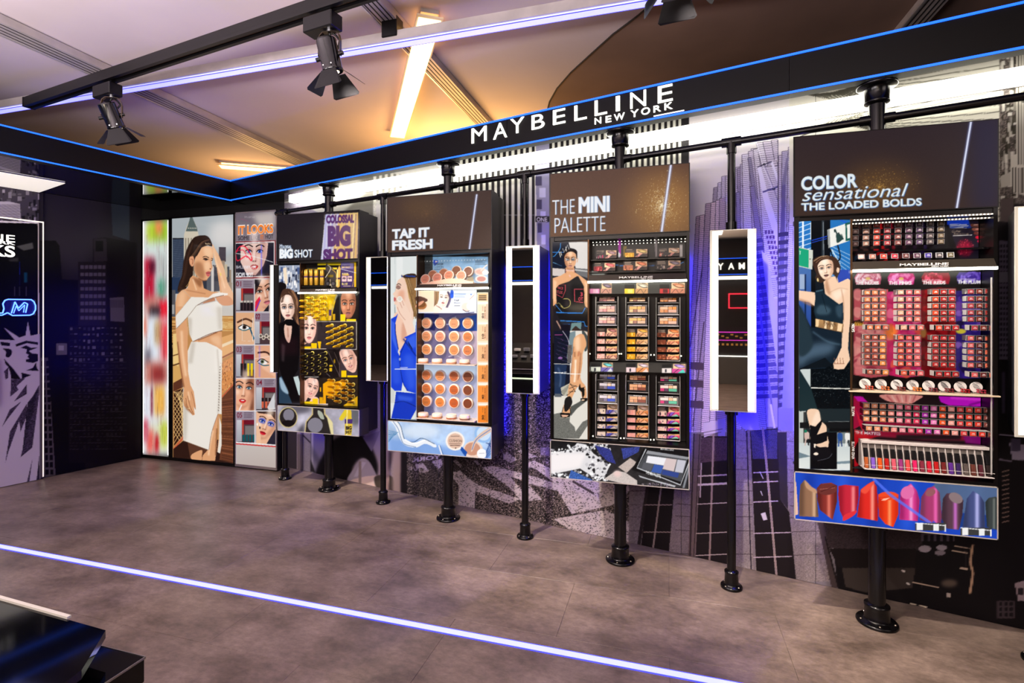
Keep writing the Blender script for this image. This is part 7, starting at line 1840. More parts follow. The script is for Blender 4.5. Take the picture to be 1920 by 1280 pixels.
GC = [[(228, 160, 120), (222, 150, 116), (214, 146, 106), (206, 140, 96)], [(226, 156, 110), (214, 140, 112), (210, 146, 100), (190, 120, 72)], [(222, 150, 96), (214, 146, 96), (206, 136, 84), (190, 116, 70)],
      [(214, 130, 80), (220, 146, 90), (180, 100, 60), (130, 74, 50)], [(206, 120, 66), (206, 124, 64), (186, 96, 46), (120, 64, 40)], [(206, 124, 60), (206, 126, 60), (180, 90, 40), (116, 60, 34)]]
for r, v in enumerate((605.6, 630.5, 655.4, 704.4, 729.2, 753.6)):
    z = D2.z(825, v, .06)
    for k, u in enumerate((799.3, 824.6, 850.9, 876.7)):
        compact(D2, D2.x(u, 650, .06), .06, z, GC[r][k], '%s cushion compact on the wall grid, row %s, %s from left' % (tone(GC[r][k]), sp_[r], sp_[k]), 'cushion compacts on the grid', sc=1.04)
for r, v in enumerate((681.5, 784.0)):
    z = D2.z(840, v, .03)
    ob('clear_ledge', MB().box(pz2 - .004, swx - .004, -.012, .088, z - .006, z), [mat('clear_ledge', (226, 206, 190), .15, 0, .6)], D2.t)
    for k, u in enumerate((793.5, 819.5, 846.5, 871.5)):
        cc = GC[2 + r * 3][k]
        t = put('cushion_compact', MB().lathe([(.034, 0), (.0365, .003), (.0365, .010), (.0375, .012), (.0375, .016), (.0365, .018), (.0365, .026), (.033, .030)], (0, 0, 0), 30).mesh('cushion_compact', [cream]), None, (D2.cx + D2.x(u, v, .02), D2.Y + .02, z + .0005), (0, 0, 0), (.93, .93, 1))
        tag(t, '%s cushion compact lying flat on the %s ledge, %s from left' % (tone(cc), ('upper', 'lower')[r], sp_[k]), 'make-up compact', 'cushion compacts lying on the ledges')
        ob('shade_band', MB().lathe([(.0368, .004), (.0368, .0095)], (0, 0, 0), 30), [shade(cc)], t)
zl = D2.z(830, 532.5, .03)
for k, (u, v, dy, cc) in enumerate(((797, 523, .020, (214, 140, 110)), (819.5, 520.5, .020, (206, 130, 106)), (841.5, 516, .022, (206, 130, 96)), (864.5, 516.5, .020, (206, 130, 100)), (811, 515, .06, (186, 120, 80)), (831.5, 512, .06, (186, 120, 80)), (855.5, 507, .065, (130, 80, 46)), (877.5, 508.5, .065, (110, 64, 36)))):
    compact(D2, D2.x(u, v, dy), dy, D2.z(u, v, dy), cc, '%s cushion compact standing over the shelf, %s from left in the %s row' % (tone(cc), sp_[k % 4], ('front', 'rear')[k // 4]), 'cushion compacts standing over the shelf', (-.25, 0, 0), .98)
ob('peach_stand', MB().prism([(D2.x(786, 530), zl - .01), (D2.x(889, 530), zl - .01), (D2.x(888, 528), zl + .006), (D2.x(865, 522), zl + .030), (D2.x(842, 521), zl + .034), (D2.x(820, 526), zl + .022), (D2.x(790, 531), zl + .004)], -.004, .010).box(D2.x(786, 530), D2.x(889, 530), .010, .075, zl - .014, zl + .004), [mat('peach_card', (232, 190, 166), .5)], D2.t)
# ================================================================== display 1: yellow mascaras
G = Art(514, 392, 686, 830, (14, 10, 12))
hdr_noise(G, 516, 395, 680, 495, (34, 28, 34), (40, 34, 38))
G.F(500, 340, 2.1333)
G.poly([(235, 132), (366, 124), (364, 316), (216, 318)], (226, 190, 120), sm=False); G.poly([(235, 132), (290, 129), (260, 318), (216, 318)], (190, 190, 226))
g_ = random.Random(4)
for k in range(22): x = 222 + k * 6.6; G.line([(x + 10, 130), (x, 316)], g_.uniform(1, 4), g_.choice([(250, 236, 200), (236, 170, 70), (206, 150, 90), (170, 160, 210), (110, 70, 120)]), alpha=.6, blur=1)
for k, (tt, x, y, h, w) in enumerate((('COLOSSAL', 238, 166, 30, 112), ('BIG', 244, 254, 74, 92), ('SHOT', 226, 314, 42, 118))): G.text(tt, x, y, h, (76, 26, 96), wid=w, slope=-.03, bold=.07, alpha=.92)
for dx, al, cc in ((1.5, .8, (110, 160, 220)), (0, 1, (240, 244, 248))):
    G.text('THE', 50 + dx, 258, 7, cc, wid=12, alpha=al); G.text('COLOSSAL', 51 + dx, 268, 12, cc, slope=-.02, wid=48, bold=.03, alpha=al); G.text('BIG', 51 + dx, 305, 34, cc, slope=-.02, wid=54, bold=.07, alpha=al); G.text('SHOT', 111 + dx, 304, 32, cc, slope=-.02, wid=72, bold=.02, alpha=al)
G.F(515, 490, 4.567)
G.rect(30, 30, 222, 1222, (30, 26, 30)); G.rect(34, 32, 215, 260, (150, 160, 180))
for k in range(60): x, y = g_.uniform(34, 200), g_.uniform(34, 260); G.rect(x, y, x + g_.uniform(4, 22), y + g_.uniform(10, 60), g_.choice([(30, 36, 60), (60, 80, 130), (220, 222, 226), (240, 240, 240), (90, 96, 110)]), alpha=.85)
G.poly([(70, 60), (100, 50), (112, 190), (90, 200)], (232, 214, 190)); G.poly([(34, 190), (60, 178), (98, 200), (90, 260), (50, 300), (34, 300)], (22, 16, 18), sm=True)
G.poly([(60, 260), (100, 232), (150, 245), (190, 300), (206, 380), (205, 500), (190, 560), (160, 480), (60, 420), (50, 480), (34, 540), (34, 380)], (70, 46, 36), sm=True); strands(G, [(150, 250), (190, 340), (180, 430), (200, 540)], 16, 7, [(130, 90, 66), (40, 26, 22), (160, 116, 84)], 16, 6); strands(G, [(60, 290), (46, 400), (44, 520)], 10, 6, [(110, 76, 56), (36, 24, 20)], 8, 7)
face(G, 110, 395, 205, rot=-.05, sx=.82, skin=(242, 214, 198), dark=(180, 136, 116), lip=(176, 100, 100), brow=(60, 40, 32), light=(255, 240, 232), iris=(70, 100, 130), lid=(110, 80, 70)); strands(G, [(110, 262), (80, 285), (62, 350)], 7, 5, [(90, 60, 44), (50, 32, 26)], 7, 8); strands(G, [(115, 262), (160, 310), (186, 420), (180, 500)], 9, 6, [(120, 84, 60), (50, 32, 26)], 8, 9)
G.poly([(92, 490), (150, 490), (150, 540), (130, 690), (80, 640), (76, 560)], (226, 190, 172), sm=True); G.line([(110, 560), (115, 640)], 14, (190, 140, 120), blur=3)
G.poly([(34, 540), (90, 505), (120, 530), (160, 500), (205, 545), (215, 720), (200, 930), (160, 990), (205, 1150), (215, 1215), (150, 1215), (110, 1100), (60, 980), (36, 900)], (16, 12, 14), sm=False); G.poly([(85, 545), (146, 545), (128, 692), (90, 650)], (222, 184, 166), sm=True); G.line([(112, 565), (116, 650)], 10, (180, 130, 112), blur=3); G.poly([(60, 700), (90, 720), (80, 860), (60, 850)], (50, 40, 44), blur=6); G.poly([(90, 500), (155, 500), (160, 545), (100, 545)], (14, 12, 14), sm=True)
G.poly([(34, 1000), (60, 980), (110, 1120), (150, 1215), (34, 1215)], (40, 60, 80)); G.poly([(40, 1010), (60, 1000), (120, 1130), (60, 1100)], (150, 176, 196), sm=True, blur=4); G.poly([(160, 990), (200, 980), (220, 1050), (220, 1150), (205, 1140)], (190, 206, 206)); G.rect(34, 650, 200, 800, (120, 40, 60), blur=20, alpha=.12)
# shelf graphic
G.F(555, 480, 9.846)
G.rect(80, 130, 1120, 580, (18, 14, 12)); G.rect(80, 240, 500, 540, (46, 40, 8), blur=20); G.rect(400, 140, 830, 165, (206, 180, 20)); G.rect(400, 210, 760, 245, (226, 196, 20)); G.line([(90, 240), (560, 250)], 12, (120, 104, 10), blur=4); G.poly([(550, 160), (600, 160), (760, 330), (730, 580), (490, 580), (540, 440), (600, 340), (550, 250)], (56, 50, 50), sm=True); G.line([(580, 165), (640, 230), (540, 400)], 14, (206, 196, 170), sm=True); G.line([(660, 240), (740, 320), (740, 480)], 12, (190, 150, 50), sm=True); G.ell(590, 505, 46, 48, (20, 18, 20)); G.ell(685, 508, 46, 48, (20, 18, 20)); G.ell(590, 505, 30, 32, (84, 80, 84)); G.ell(685, 508, 30, 32, (84, 80, 84)); G.line([(630, 430), (636, 560)], 8, (220, 200, 160)); G.rect(580, 345, 690, 390, (120, 100, 20)); G.line([(625, 520), (610, 575)], 8, (236, 226, 200)); G.line([(645, 520), (660, 575)], 8, (236, 226, 200))
G.poly([(740, 560), (745, 360), (770, 240), (800, 160), (825, 240), (815, 380), (805, 560), (775, 585)], (214, 170, 80)); G.poly([(745, 400), (820, 400), (812, 430), (745, 430)], (60, 30, 70)); G.poly([(755, 250), (775, 240), (765, 560), (748, 550)], (250, 226, 150), blur=2)
G.rect(825, 125, 1075, 580, (58, 38, 96)); G.rect(830, 125, 1060, 230, (120, 106, 160)); G.rect(1075, 115, 1110, 570, (226, 180, 10)); G.rect(1000, 110, 1110, 130, (226, 196, 20)); G.text('THE COLOSSAL', 850, 190, 20, (30, 10, 50), wid=150); G.text('BIG SHOT', 848, 220, 30, (236, 206, 110), wid=160, bold=.03)
for k in range(4): G.ell(862 + k * 30, 322, 11, 13, (240, 226, 150))
G.rect(850, 342, 980, 352, (236, 200, 60)); G.rect(848, 368, 935, 466, (226, 190, 190)); G.rect(948, 368, 1035, 466, (230, 196, 196)); G.line([(858, 420), (890, 405), (925, 420)], 10, (40, 30, 40), sm=True); G.line([(955, 415), (990, 402), (1028, 418)], 12, (30, 20, 30), sm=True); G.ell(890, 420, 12, 12, (60, 60, 90)); G.ell(990, 418, 12, 12, (50, 60, 90)); G.line([(858, 395), (925, 392)], 6, (90, 60, 60)); G.line([(955, 392), (1028, 390)], 6, (90, 60, 60)); G.text('8-10', 846, 530, 40, (250, 240, 120), wid=104, bold=.03); G.rect(870, 545, 1010, 556, (220, 206, 150)); G.line([(825, 235), (1110, 310)], 8, (230, 230, 236)); G.line([(830, 155), (1070, 165)], 5, (220, 220, 230)); G.line([(1070, 430), (1035, 570)], 6, (220, 190, 70))
G.rect(80, 585, 1120, 700, (50, 46, 40))
G.rect(85, 700, 1110, 1205, (20, 16, 16)); G.poly([(85, 705), (760, 705), (640, 1190), (200, 1190), (85, 1150)], (206, 170, 10), tex=G.cloud(5, 4, .3)); G.poly([(85, 705), (420, 705), (240, 1100), (85, 1000)], (120, 104, 30), blur=14, alpha=.8); G.poly([(740, 720), (780, 720), (690, 880), (680, 1000), (650, 990)], (150, 150, 140), blur=8); G.rect(800, 705, 830, 1195, (60, 60, 56))
face(G, 965, 885, 520, sx=.74, skin=(186, 122, 90), dark=(96, 54, 40), lip=(150, 90, 90), brow=(24, 16, 14), light=(236, 180, 146), iris=(60, 70, 60), shadow_side=1); G.rect(822, 1075, 910, 1200, (240, 206, 20)); G.rect(930, 1160, 1110, 1200, (240, 210, 20)); G.poly([(600, 1180), (605, 1000), (635, 850), (655, 900), (655, 1180)], (214, 176, 60)); G.rect(605, 990, 655, 1100, (70, 50, 90)); G.rect(672, 1070, 725, 1180, (190, 150, 20))
G.rect(80, 1203, 1120, 1212, (206, 200, 190))
G.F(555, 600, 7.529)
G.rect(65, 25, 855, 410, (56, 46, 48), tex=G.cloud(6, 4, .3)); G.rect(300, 25, 855, 410, (40, 32, 36), alpha=.6); face(G, 190, 118, 400, sx=.66, skin=(244, 206, 190), dark=(206, 150, 136), lip=(206, 120, 120), brow=(40, 28, 26), light=(255, 236, 226), iris=(60, 50, 50), rot=.03); G.poly([(80, 280), (130, 320), (160, 320), (70, 376)], (230, 180, 150)); G.rect(70, 374, 210, 404, (236, 196, 10)); G.rect(215, 322, 292, 400, (230, 190, 10)); G.poly([(305, 300), (355, 300), (345, 400), (320, 400)], (226, 180, 10)); G.line([(395, 285), (560, 60)], 3, (206, 200, 206), alpha=.5); G.rect(850, 25, 858, 412, (210, 206, 196)); G.rect(65, 404, 430, 412, (220, 210, 200)); G.poly([(495, 440), (650, 412), (858, 408), (858, 416), (660, 420), (500, 458)], (220, 216, 210))
G.rect(70, 412, 620, 800, (22, 15, 15)); G.line([(440, 420), (620, 800)], 7, (90, 80, 80)); G.line([(540, 450), (640, 700)], 5, (110, 96, 90)); G.line([(80, 445), (120, 480)], 6, (90, 80, 76)); G.line([(430, 750), (480, 795)], 8, (120, 110, 110)); G.rect(470, 632, 515, 655, (226, 190, 20)); G.rect(470, 672, 508, 722, (214, 176, 20)); G.ell(543, 580, 12, 30, (150, 120, 20))
G.rect(615, 422, 865, 806, (60, 44, 44)); G.poly([(625, 430), (800, 425), (860, 520), (850, 700), (800, 742), (720, 700), (640, 560)], (232, 190, 172), sm=True); face(G, 738, 555, 300, rot=-.32, sx=.86, skin=(236, 196, 178), dark=(170, 116, 100), lip=(176, 96, 96), brow=(50, 34, 30), light=(252, 230, 220), iris=(80, 110, 140), head=False, lipopen=True); G.poly([(800, 425), (865, 425), (865, 700), (858, 520)], (50, 34, 32)); G.poly([(640, 570), (720, 700), (800, 745), (865, 720), (865, 806), (620, 806)], (60, 50, 56)); G.rect(640, 712, 712, 805, (236, 200, 10)); G.rect(722, 778, 865, 806, (240, 204, 10)); G.line([(612, 600), (612, 800)], 5, (150, 140, 136))
G.rect(80, 798, 320, 1195, (40, 34, 38)); G.poly([(90, 830), (180, 810), (300, 840), (315, 980), (240, 1100), (170, 1090), (110, 1000), (90, 900)], (236, 196, 180), sm=True); face(G, 232, 950, 270, rot=.36, sx=.85, skin=(238, 202, 186), dark=(176, 124, 108), lip=(206, 110, 116), brow=(36, 26, 24), light=(252, 232, 222), iris=(60, 50, 46), head=False, lipopen=True); G.poly([(85, 800), (300, 800), (310, 830), (190, 815), (120, 860), (95, 850)], (24, 18, 20), sm=True); G.poly([(95, 840), (125, 850), (120, 920), (95, 910)], (226, 176, 156), sm=True); G.ell(102, 915, 7, 14, (230, 230, 230)); G.poly([(110, 1000), (170, 1090), (130, 1160), (100, 1150)], (226, 180, 160)); G.poly([(200, 1130), (260, 1080), (320, 1110), (320, 1190), (200, 1190)], (236, 196, 176), sm=True); G.rect(85, 1150, 230, 1182, (240, 206, 10)); G.rect(232, 1108, 308, 1185, (236, 200, 20)); G.rect(80, 798, 320, 806, (210, 206, 200))
G.rect(325, 810, 868, 1215, (40, 30, 22)); G.poly([(380, 900), (460, 850), (560, 870), (640, 850), (720, 870), (680, 960), (520, 1080), (420, 1060), (420, 1190), (385, 1190)], (226, 160, 10), sm=False); G.poly([(330, 1085), (380, 1090), (385, 1185), (330, 1185)], (214, 160, 16)); G.poly([(660, 1210), (870, 1070), (870, 1215)], (226, 176, 20)); G.rect(340, 950, 355, 1010, (226, 170, 10)); G.rect(325, 1180, 450, 1200, (216, 200, 190))
# lower light panel
G.F(500, 340, 2.1333)
G.poly([(43, 895), (373, 905), (373, 1025), (43, 1003)], (176, 172, 186), tex=G.cloud(26, 5, .3)); G.ell(120, 910, 60, 20, (96, 92, 104), blur=8); G.poly([(120, 1003), (150, 960), (150, 1010)], (80, 76, 86), blur=6)
G.ell(86, 944, 38, 42, (196, 180, 130)); G.ell(86, 944, 34, 38, (40, 34, 34)); G.ell(88, 934, 22, 24, (126, 122, 134)); G.ell(86, 966, 26, 12, (20, 16, 18)); G.poly([(150, 1010), (156, 960), (180, 930), (180, 905), (234, 908), (236, 930), (262, 960), (266, 1016)], (200, 180, 130), sm=False); G.poly([(154, 1010), (160, 962), (186, 932), (186, 905), (228, 908), (230, 932), (256, 962), (260, 1016)], (44, 38, 38)); G.ell(194, 975, 30, 30, (130, 126, 138)); G.poly([(205, 915), (222, 925), (230, 950), (216, 948), (205, 930)], (170, 176, 160), sm=True); G.poly([(238, 930), (264, 965), (268, 1016), (258, 1014)], (226, 214, 160), blur=1)
G.ell(355, 940, 26, 40, (80, 80, 84), blur=8, alpha=.8); G.poly([(290, 950), (300, 930), (318, 908), (318, 935), (304, 955)], (226, 200, 50), sm=True); G.poly([(322, 908), (338, 908), (340, 950), (316, 950)], (226, 190, 50)); G.poly([(312, 950), (344, 950), (342, 968), (312, 968)], (76, 50, 110)); G.poly([(312, 968), (344, 968), (338, 1022), (312, 1020)], (222, 190, 60)); G.line([(322, 912), (320, 1018)], 4, (250, 236, 150)); G.text('BIG', 316, 992, 14, (30, 20, 30), wid=24, bold=.05); G.text('SHOT', 315, 1008, 12, (30, 20, 30), wid=25, bold=.04)
G.done()

D1 = Disp(0, 'yellow mascara display with picture in its black header, first and farthest', -2.549, 3.352, G, (520, 491), (520, 758.6))
D1.std(.0040)
D1.print_('poster', 523, 497, 562.5, 757, -.001, .0036)
pz1 = D1.x(563.4, 640)
ob('divider', MB().box(pz1 - .003, pz1 + .003, -.004, .12, D1.lt + .012, D1.hb - .018), [rim_m], D1.t)
D1.printx('rear_graphic', pz1 + .004, HW - .016, D1.z(610, 540, .06), D1.hb - .02, .06, .0038, PR_TRAY)
D1.printx('picture_wall', pz1 + .004, HW - .016, D1.lt + .014, D1.z(610, 550, .04), .04, .0036, PR_TRAY)
D1.shelf(D1.z(615, 541, 0), pz1 + .003, 20, 'lit_shelf', (D1.x(593, 543, -.02), D1.x(629, 543, -.02)), lh=.026)
ylid = mat('mascara_yellow', (240, 196, 20), .28, 0, .5)
ydark = mat('mascara_amber', (226, 164, 14), .3, 0, .5)
ringm = mat('holder_ring', (250, 240, 120), .3, 0, .5)
mb1 = MB().lathe([(.0085, .0), (.0095, -.004), (.0095, -.050), (.0085, -.058), (.004, -.072), (.001, -.076)], (0, 0, 0), 12, axis='y').mesh('mascara', [ylid])
mr1 = MB().lathe([(.0150, .004), (.0150, -.001), (.0120, -.002), (.0110, .003)], (0, 0, 0), 16, axis='y').mesh('holder_ring', [ringm])
mr2 = MB().lathe([(.0098, -.030), (.0098, -.036)], (0, 0, 0), 10, axis='y').mesh('collar', [mat('mascara_purple', (70, 40, 90), .3)])
blk = [('pale gold block by the shelf', ylid, 9.846, 555, 480, {185: (830, 935, 1040, 1145), 305: (775, 880, 985, 1085), 425: (820, 925, 1030, 1140), 545: (770, 875, 980, 1085)}),
       ('second block on grey', ylid, 7.529, 555, 600, {510: (75, 158, 240, 322), 605: (113, 195, 280, 360), 695: (75, 158, 240, 322), 790: (113, 197, 283, 360)}),
       ('dark third block', mat('mascara_black', (26, 20, 16), .3), 7.529, 555, 600, {145: (500, 585, 665, 745), 235: (465, 545, 625, 705), 330: (505, 585, 668, 750), 420: (465, 547, 628, 710)}),
       ('lowest amber block', ydark, 7.529, 555, 600, {530: (855, 945, 1025, 1100), 620: (905, 990, 1070, 1150), 715: (865, 950, 1030, 1110), 810: (910, 995, 1075, 1160)})]
for bi, (bn, bm__, kk, ox, oy, dd) in enumerate(blk):
    for ci, (X, ys) in enumerate(dd.items()):
        for ri, Y_ in enumerate(ys):
            u, v = ox + X / kk, oy + Y_ / kk
            x, z = D1.x(u, v, .038), D1.z(u, v, .038)
            t = put('mascara', mb1, None, (D1.cx + x, D1.Y + .036, z), ((.0, .10, .05, -.22)[bi], 0, 0))
            tag(t, '%s mascara of the %s, column %s, %s from top' % (('yellow', 'yellow', 'black', 'amber')[bi], bn, sp_[ci], sp_[ri]), 'mascara', 'mascaras of the %s' % bn)
            t.material_slots[0].link = 'OBJECT'; t.material_slots[0].material = bm__
            put('holder_ring', mr1, t)
            if bi == 0: put('collar', mr2, t)
mv = MB().lathe([(.008, 0), (.0105, .006), (.0105, .066), (.0095, .07), (.0105, .074), (.010, .112), (.004, .132), (.001, .135)], (0, 0, 0), 14)
mvm = mv.mesh('mascara', [goldp]); mvc = MB().lathe([(.0108, .064), (.0108, .076)], (0, 0, 0), 14).mesh('collar', [mat('mascara_purple')])
for k, u in enumerate((575.5, 584.5, 594.5, 605.5)):
    for j in (0, 1):
        dy = .012 + j * .025
        t = put('mascara', mvm, None, (D1.cx + D1.x(u - j * 3, 536, dy), D1.Y + dy, D1.z(u, 535.5, dy) + .004 + j * .0), (0, 0, 0), (1, 1, .92))
        tag(t, 'gold mascara standing upright on the shelf, %s from left in the %s row' % (sp_[k], ('front', 'rear')[j]), 'mascara', 'gold mascaras standing on the shelf'); put('collar', mvc, t)
ob('upright_base', MB().box(D1.x(566, 537), D1.x(612, 537), .0, .058, D1.z(590, 538, .0) - .004, D1.z(590, 536, .01) + .002), [bk], D1.t)

# ================================================================== tall light panels in the corner
T = Art(255, 380, 530, 900, (12, 10, 12))
g_ = random.Random(21)
T.F(255, 330, 2.4125)
T.rect(14, 195, 152, 1265, (226, 226, 230))
for (x0, y0, x1, y1, c_, b_) in ((60, 205, 146, 300, (150, 196, 40), 10), (84, 205, 120, 262, (240, 140, 80), 8), (50, 215, 80, 300, (190, 214, 60), 10), (30, 300, 146, 360, (210, 226, 220), 14), (36, 370, 84, 570, (190, 24, 54), 8), (60, 380, 92, 440, (90, 20, 44), 6), (90, 350, 146, 540, (190, 196, 194), 8), (100, 470, 130, 560, (70, 150, 120), 10), (40, 540, 110, 620, (206, 130, 120), 10), (104, 560, 148, 640, (236, 24, 44), 8), (60, 590, 110, 630, (40, 30, 40), 6), (30, 640, 60, 720, (240, 120, 90), 10), (50, 640, 90, 830, (226, 234, 246), 8), (85, 655, 120, 760, (196, 160, 110), 8), (114, 660, 148, 830, (236, 60, 70), 10), (40, 780, 70, 860, (120, 116, 130), 8), (40, 840, 140, 940, (206, 130, 116), 10), (70, 860, 130, 930, (150, 50, 50), 10), (82, 950, 130, 1080, (240, 180, 80), 6), (66, 960, 76, 1080, (120, 30, 50), 3), (34, 960, 60, 1120, (232, 236, 246), 6), (60, 1120, 148, 1250, (222, 226, 200), 8), (110, 1110, 146, 1220, (196, 210, 60), 10), (50, 1150, 80, 1250, (236, 90, 80), 8), (84, 1170, 104, 1250, (190, 30, 40), 5), (30, 1100, 55, 1200, (210, 90, 110), 6)):
    T.rect(x0, y0, x1, y1, c_, blur=b_)
st_ = T.speck(1.0, .13, 6, 8)
vs_ = T.cloud(2, 5, 1.0)
for k in range(260):
    x, y = g_.uniform(30, 146), g_.uniform(220, 1240); T.line([(x, y), (x, y + g_.uniform(15, 80))], g_.uniform(.5, 1.6), g_.choice([(250, 250, 250), (60, 50, 60), (200, 200, 206), (120, 40, 50)]), alpha=.35)
_c = int((322 - 255) * 2); T.a[:, :_c] = np.stack([_blur(np.pad(T.a[:, :_c, k], ((0, 0), (0, 0))), 1.2) for k in range(3)], 2)
_k = np.exp(-.5 * (np.arange(-30, 31) / 13.0) ** 2); _k /= _k.sum()
T.a[:, :_c] = np.apply_along_axis(lambda m_: np.convolve(np.pad(m_, 30, mode='edge'), _k, mode='valid'), 0, T.a[:, :_c])
for k in range(320):
    x, y = g_.uniform(30, 146), g_.uniform(220, 1240); T.line([(x, y), (x, y + g_.uniform(10, 60))], g_.uniform(.4, 1.4), g_.choice([(255, 255, 255), (90, 60, 70), (220, 220, 226), (150, 50, 60)]), alpha=.3)
T.rect(14, 200, 26, 1262, (250, 252, 255), blur=1); T.rect(142, 200, 150, 1262, (250, 252, 255), blur=1)
# big poster: woman in white on the bridge
T.F(310, 420, 5.82)
T.rect(62, -170, 755, 1000, (150, 156, 160), col2=(206, 200, 192)); T.poly([(62, -170), (755, -170), (755, 300), (400, 500), (62, 400)], (168, 176, 180), blur=10); T.ell(650, 120, 180, 160, (214, 212, 210), blur=50)
T.poly([(205, 110), (235, 20), (262, -40), (282, -120), (300, -60), (340, 20), (360, 100), (370, 160), (372, 640), (205, 640)], (206, 196, 176)); T.poly([(222, 80), (240, 30), (262, -40), (282, -120), (305, -50), (345, 40), (352, 78)], (84, 98, 96)); 
for k in range(5): T.rect(215 + k * 30, 150, 230 + k * 30, 600, (120, 110, 96), alpha=.7); T.ell(252 + k * 20, 45, 5, 7, (226, 220, 200))
T.rect(80, 155, 202, 720, (52, 62, 82)); T.rect(80, 150, 202, 162, (30, 30, 36))
for k in range(26): T.line([(82, 180 + k * 20), (200, 172 + k * 20)], 3, (90, 104, 124))
T.rect(62, 580, 160, 760, (40, 56, 84)); T.rect(585, 250, 660, 410, (70, 62, 70)); T.rect(600, 400, 650, 640, (150, 130, 110))
for k in range(40): x = g_.uniform(400, 740); y = g_.uniform(440, 660); T.rect(x, y, x + g_.uniform(10, 40), 740, g_.choice([(60, 64, 74), (190, 176, 150), (206, 200, 190), (90, 84, 84), (150, 130, 110)]))
for (x0, x1, c_) in ((400, 450, (50, 54, 66)), (450, 500, (90, 92, 100)), (500, 530, (206, 200, 196)), (530, 590, (60, 60, 70)), (590, 600, (170, 150, 130))): T.rect(x0, 470, x1, 730, c_)
T.rect(62, 1000, 755, 1300, (196, 140, 76)); 
for k in range(24): y = 1030 + k * 14; T.line([(62, y), (200, y + 3)], g_.uniform(3, 7), g_.choice([(240, 196, 120), (70, 40, 26), (150, 96, 50)])); T.line([(600, y - 10), (755, y - 6)], g_.uniform(3, 8), g_.choice([(240, 206, 140), (90, 50, 30), (214, 160, 90)]))
T.rect(62, 720, 110, 1010, (84, 84, 90)); T.rect(68, 880, 100, 980, (190, 190, 186), alpha=.7)
T.F(310, 620, 4.923)
T.rect(70, 0, 640, 1230, (190, 136, 80)); T.poly([(70, 100), (200, 60), (200, 420), (70, 500)], (214, 166, 96)); T.poly([(70, 30), (120, 20), (120, 330), (70, 300)], (236, 200, 130)); T.line([(70, 230), (200, 190)], 10, (110, 70, 40)); T.line([(70, 320), (130, 300)], 12, (90, 56, 34)); T.poly([(75, 480), (165, 430), (165, 520), (75, 560)], (92, 50, 34)); T.poly([(78, 560), (165, 530), (165, 960), (82, 1060)], (50, 22, 16))
for k in range(9):
    T.line([(80 + k * 12, 560 + 0), (160, 560 + 60 + k * 60 - 100 * (k > 5))], 4, (236, 196, 130)); T.line([(78, 640 + k * 50), (166, 520 + k * 46)], 4.5, (236, 190, 120)); T.line([(78, 560 + k * 46), (166, 700 + k * 46)], 4.5, (236, 196, 126))
T.poly([(70, 1090), (165, 970), (165, 1000), (85, 1090)], (196, 90, 60)); T.poly([(75, 1090), (170, 1010), (640, 1000), (640, 1230), (75, 1190)], (46, 24, 18))
T.poly([(520, 60), (640, 20), (640, 200), (525, 260)], (226, 170, 110)); T.line([(520, 140), (640, 90)], 26, (240, 216, 180)); T.line([(520, 250), (640, 190)], 14, (150, 84, 50)); T.poly([(525, 290), (640, 230), (640, 470), (522, 580)], (214, 140, 80)); 
for k in range(90): x, y = g_.uniform(525, 635), g_.uniform(270, 540); T.line([(x, y), (x + g_.uniform(-14, 14), y + g_.uniform(6, 24))], 3, g_.choice([(110, 56, 30), (240, 190, 120), (90, 40, 24)]))
T.line([(522, 610), (640, 480)], 7, (200, 70, 50)); T.poly([(522, 620), (640, 490), (640, 1225), (500, 1190), (520, 900)], (104, 58, 36))
for k in range(26): T.line([(520, 640 + k * 22), (640, 620 + k * 24)], 4, g_.choice([(170, 100, 64), (60, 30, 20), (140, 84, 54)]))
KS, KD, KL = (222, 162, 116), (140, 86, 54), (248, 206, 166)
# legs, skirt
T.poly([(205, 1030), (400, 1090), (350, 1200), (230, 1180)], (90, 54, 38)); T.poly([(245, 1140), (335, 1100), (338, 1150), (330, 1196), (245, 1186)], KS, sm=True); T.poly([(485, 770), (480, 900), (475, 1060), (460, 1200), (340, 1196), (345, 1150), (400, 1090), (430, 900)], KS, sm=False); T.line([(440, 920), (410, 1060), (400, 1150)], 14, KL, blur=5, sm=True); T.line([(476, 900), (464, 1150)], 10, KD, blur=4)
T.poly([(490, 760), (515, 860), (520, 1000), (505, 1130), (478, 1115), (490, 1000)], (214, 160, 120)); T.poly([(500, 800), (516, 860), (520, 1050), (505, 1132), (482, 1120), (498, 1000)], (232, 224, 212))
WH, WS = (236, 230, 220), (196, 186, 172)
T.poly([(240, 100), (205, 190), (165, 480), (165, 1012), (400, 1100), (430, 930), (486, 765), (520, 770), (520, 500), (525, 180), (480, 150), (380, 105), (280, 95)], WH); T.poly([(165, 480), (210, 480), (200, 900), (190, 1015), (165, 1010)], WS, blur=12, alpha=.8); T.poly([(240, 110), (280, 100), (250, 300), (210, 300)], WS, blur=10, alpha=.7); T.line([(480, 170), (500, 500), (486, 760)], 10, WS, blur=6, sm=True); T.line([(165, 1012), (400, 1100)], 4, (150, 120, 96)); T.line([(486, 765), (430, 930), (402, 1098)], 4, (150, 110, 90), sm=True)
for k in range(17): T.line([(500 - k * .9, 330 + k * 25), (510 - k * .9, 338 + k * 25)], 5, (70, 50, 40)); T.line([(508 - k, 300 + k * 26), (518 - k, 300 + k * 26)], 2.5, (170, 150, 130))
# midriff
T.poly([(245, 100), (290, 80), (480, 5), (522, 10), (525, 185), (470, 145), (380, 105)], KS); T.line([(300, 85), (480, 10)], 12, KD, blur=4); T.poly([(420, 60), (500, 50), (510, 140), (440, 110)], KL, blur=12, alpha=.6, sm=True)
T.F(310, 420, 5.82)
